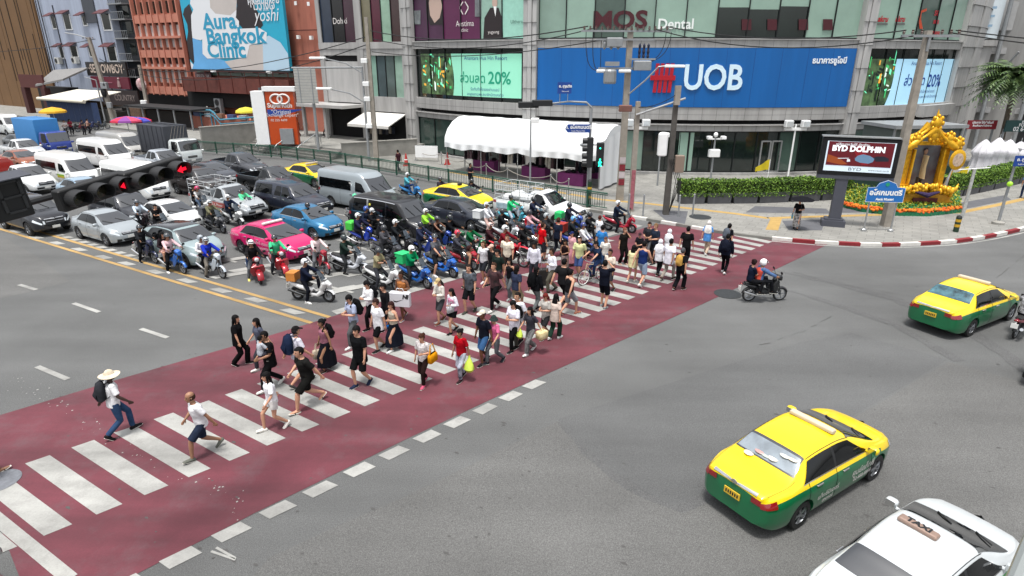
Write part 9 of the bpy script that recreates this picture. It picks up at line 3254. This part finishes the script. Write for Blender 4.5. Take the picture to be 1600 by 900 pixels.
ride('retro',803,352,H + 10,'#4aa3b8','turquoise scooter in front of the caged white pickup',[('ride_foot_r',0,(J,'#2faf6f'),TR('#a8b0bb'),HB('#202224'),'rider in a bright green jacket on the turquoise scooter',{})])
ride('maxi',790,378,H,'#c9cdd0','white and teal scooter beside the dirt bike',[('ride',0,(J,'#18191c'),TR('#1d1f22'),FB('#26282b'),'rider in black on the white and teal scooter beside the dirt bike',{})])
ride('under',772,404,H,'#a81527','red sporty motorbike behind the white t-shirts',[('ride',0,(J,'#3a2226'),TR('#2a2a2d'),HB('#c9a9a0'),'rider with a pale pink helmet on the red sporty motorbike',{})],'motorbike')
ride('dirt',795,414,H + 4,'#c0132a','tall red dirt bike with a high front mudguard at the stop line',[('ride_foot_r',0,(J,'#6a1a22'),TR('#26272b'),HB('#d6d6d4'),'rider in dark red on the tall red dirt bike',dict(h=1.08))],'motorbike')
ride('under',832,380,H,'#a0142e','red and white motorbike of the rider in a red and white vest',[('ride',0,(K_,'#c99aa0'),TR('#4a5d86'),FB('#2b2730'),'rider in a red and white vest and blue jeans before the white pickup',dict(vest='#b0202f'))],'motorbike')
ride('under',838,356,H,'#202227','black motorbike beside the white pickup door',[('ride',0,(J,'#232838'),TR('#1d1f24'),FB('#1a1b1f'),'rider in dark navy with a glossy black helmet beside the white pickup door',{})],'motorbike')
ride('under',822,404,H + 2,'#2a2c2e','black motorbike beside the bright red t-shirt',[('ride',0,(J,'#1c1c1e'),TR('#202124'),FB('#303236'),'rider in black behind the bright red t-shirt',{})],'motorbike')
ride('under',858,386,H,'#3a3234','grey motorbike between the red t-shirt and the red delivery box',[('ride',0,(J,'#2a2b2e'),TR('#202124'),HB('#9aa0a2'),'rider with a silver helmet half hidden behind the red delivery box',{})],'motorbike')
ride('under',893,366,H,'#2b4fa0','blue and white motorbike nearest the white pickup bonnet',[('ride_foot_r',0,(J,'#2a2a36'),TR('#23252a'),FB('#232428'),'rider in dark grey nearest the white pickup bonnet',{})],'motorbike',box=('bag','#1fae5f','small green bag at the white pickup wheel',(-.78,.1,0.68)))
ride('maxi',900,392,H,'#2340a0','blue big scooter carrying a red delivery box',[('ride',0,(J,'#1d2225'),TR('#1f2326'),HB('#5a9ad0'),'rider in black with a light blue helmet in front of the red delivery box',{})],box=('box','#9a2a1e','red delivery box on the blue big scooter',(-.82,.0,0.84)))
ride('under',925,384,H,'#c9cccc','white motorbike with an upright screen at the right end of the riders',[('ride',0,(J,'#1e1f22'),TR('#202124'),FB('#202226'),'rider in black at the right end of the waiting riders',{})],'motorbike')
ride('under',918,404,H + 4,'#30323a','black motorbike beside the blue t-shirt with a teal bag',[('ride_rest',0,(K_,'#c9ccce'),TR('#1b1c20'),HB('#23307a'),'rider in a white shirt and navy helmet beside the blue t-shirt',{})],'motorbike')
ride('maxi',968,362,H + 6,'#a5122e','red scooter stopped alone by the far kerb',[('ride_foot_r',0,(J,'#1f2838'),TR('#1b1d22'),HB('#d0d2d3'),'rider in dark blue with a white helmet stopped alone by the far kerb',{})])
ride('under',1192,470,4,'#1a1b1e','black motorbike crossing the junction with two people',[('ride',0,(J,'#4a6288'),TR('#1b1c20'),HB('#e2e2e2'),'rider in a denim blue jacket and white helmet crossing the junction',dict(vest='#b0483a')),('pillion_phone',1,(T_,'#161c2c'),TR('#18191c'),('bun','#2a1a1a'),'passenger in navy on the phone behind the denim blue jacket',dict(skin=0))],'motorbike')
ride('under',1594,522,36,'#8f1230','crimson motorbike leaving at the right edge with a white plate',[('ride',0,(K_,M('check_cloth','#2a2a30',.9,vary=.9,scale=14,col2='#b5b5b8')),TR('#1d1e22'),HB('#2f6a4a'),'rider in a chequered shirt leaving at the right edge',{})],'motorbike')
ride('maxi',1618,590,36,'#202124','dark scooter mostly outside the right edge',[('ride',0,(J,'#1f2023'),TR('#1d1e22'),FB('#1f2023'),'rider in black mostly outside the right edge',{})])
for i,(u,v,c_) in enumerate([(113,207,'#2b2b30'),(122,206,'#6a1a22'),(131,205,'#2b2b30'),(141,204,'#1d2a5a'),(150,203,'#2b2b30'),(160,202,'#454a4e'),(247,214,'#2b2b30')]):
 moto('under',u,v,-31 + 70,c_,['black parked motorbike nearest the yellow vendor parasol','dark red parked motorbike by the navy cloth screen','second black parked motorbike by the navy cloth screen','navy parked motorbike in the row at the bar kerb','black parked motorbike near the steel pole at the bar','grey parked motorbike at the foot of the leaning pole','black motorbike parked beside the dark canvas lorry'][i],'motorbikes parked at the far left kerb')
seen = {}
for o in bpy.data.objects:
 if o.parent is None and 'label' in o.keys():
  seen.setdefault(o['label'],[]).append(o.name)
for k,v in seen.items():
 if len(v) > 1: print('SAME LABEL',k,v)
for k in seen:
 n = len(k.split())
 if n < 4 or n > 16: print('LABEL LENGTH',n,k)
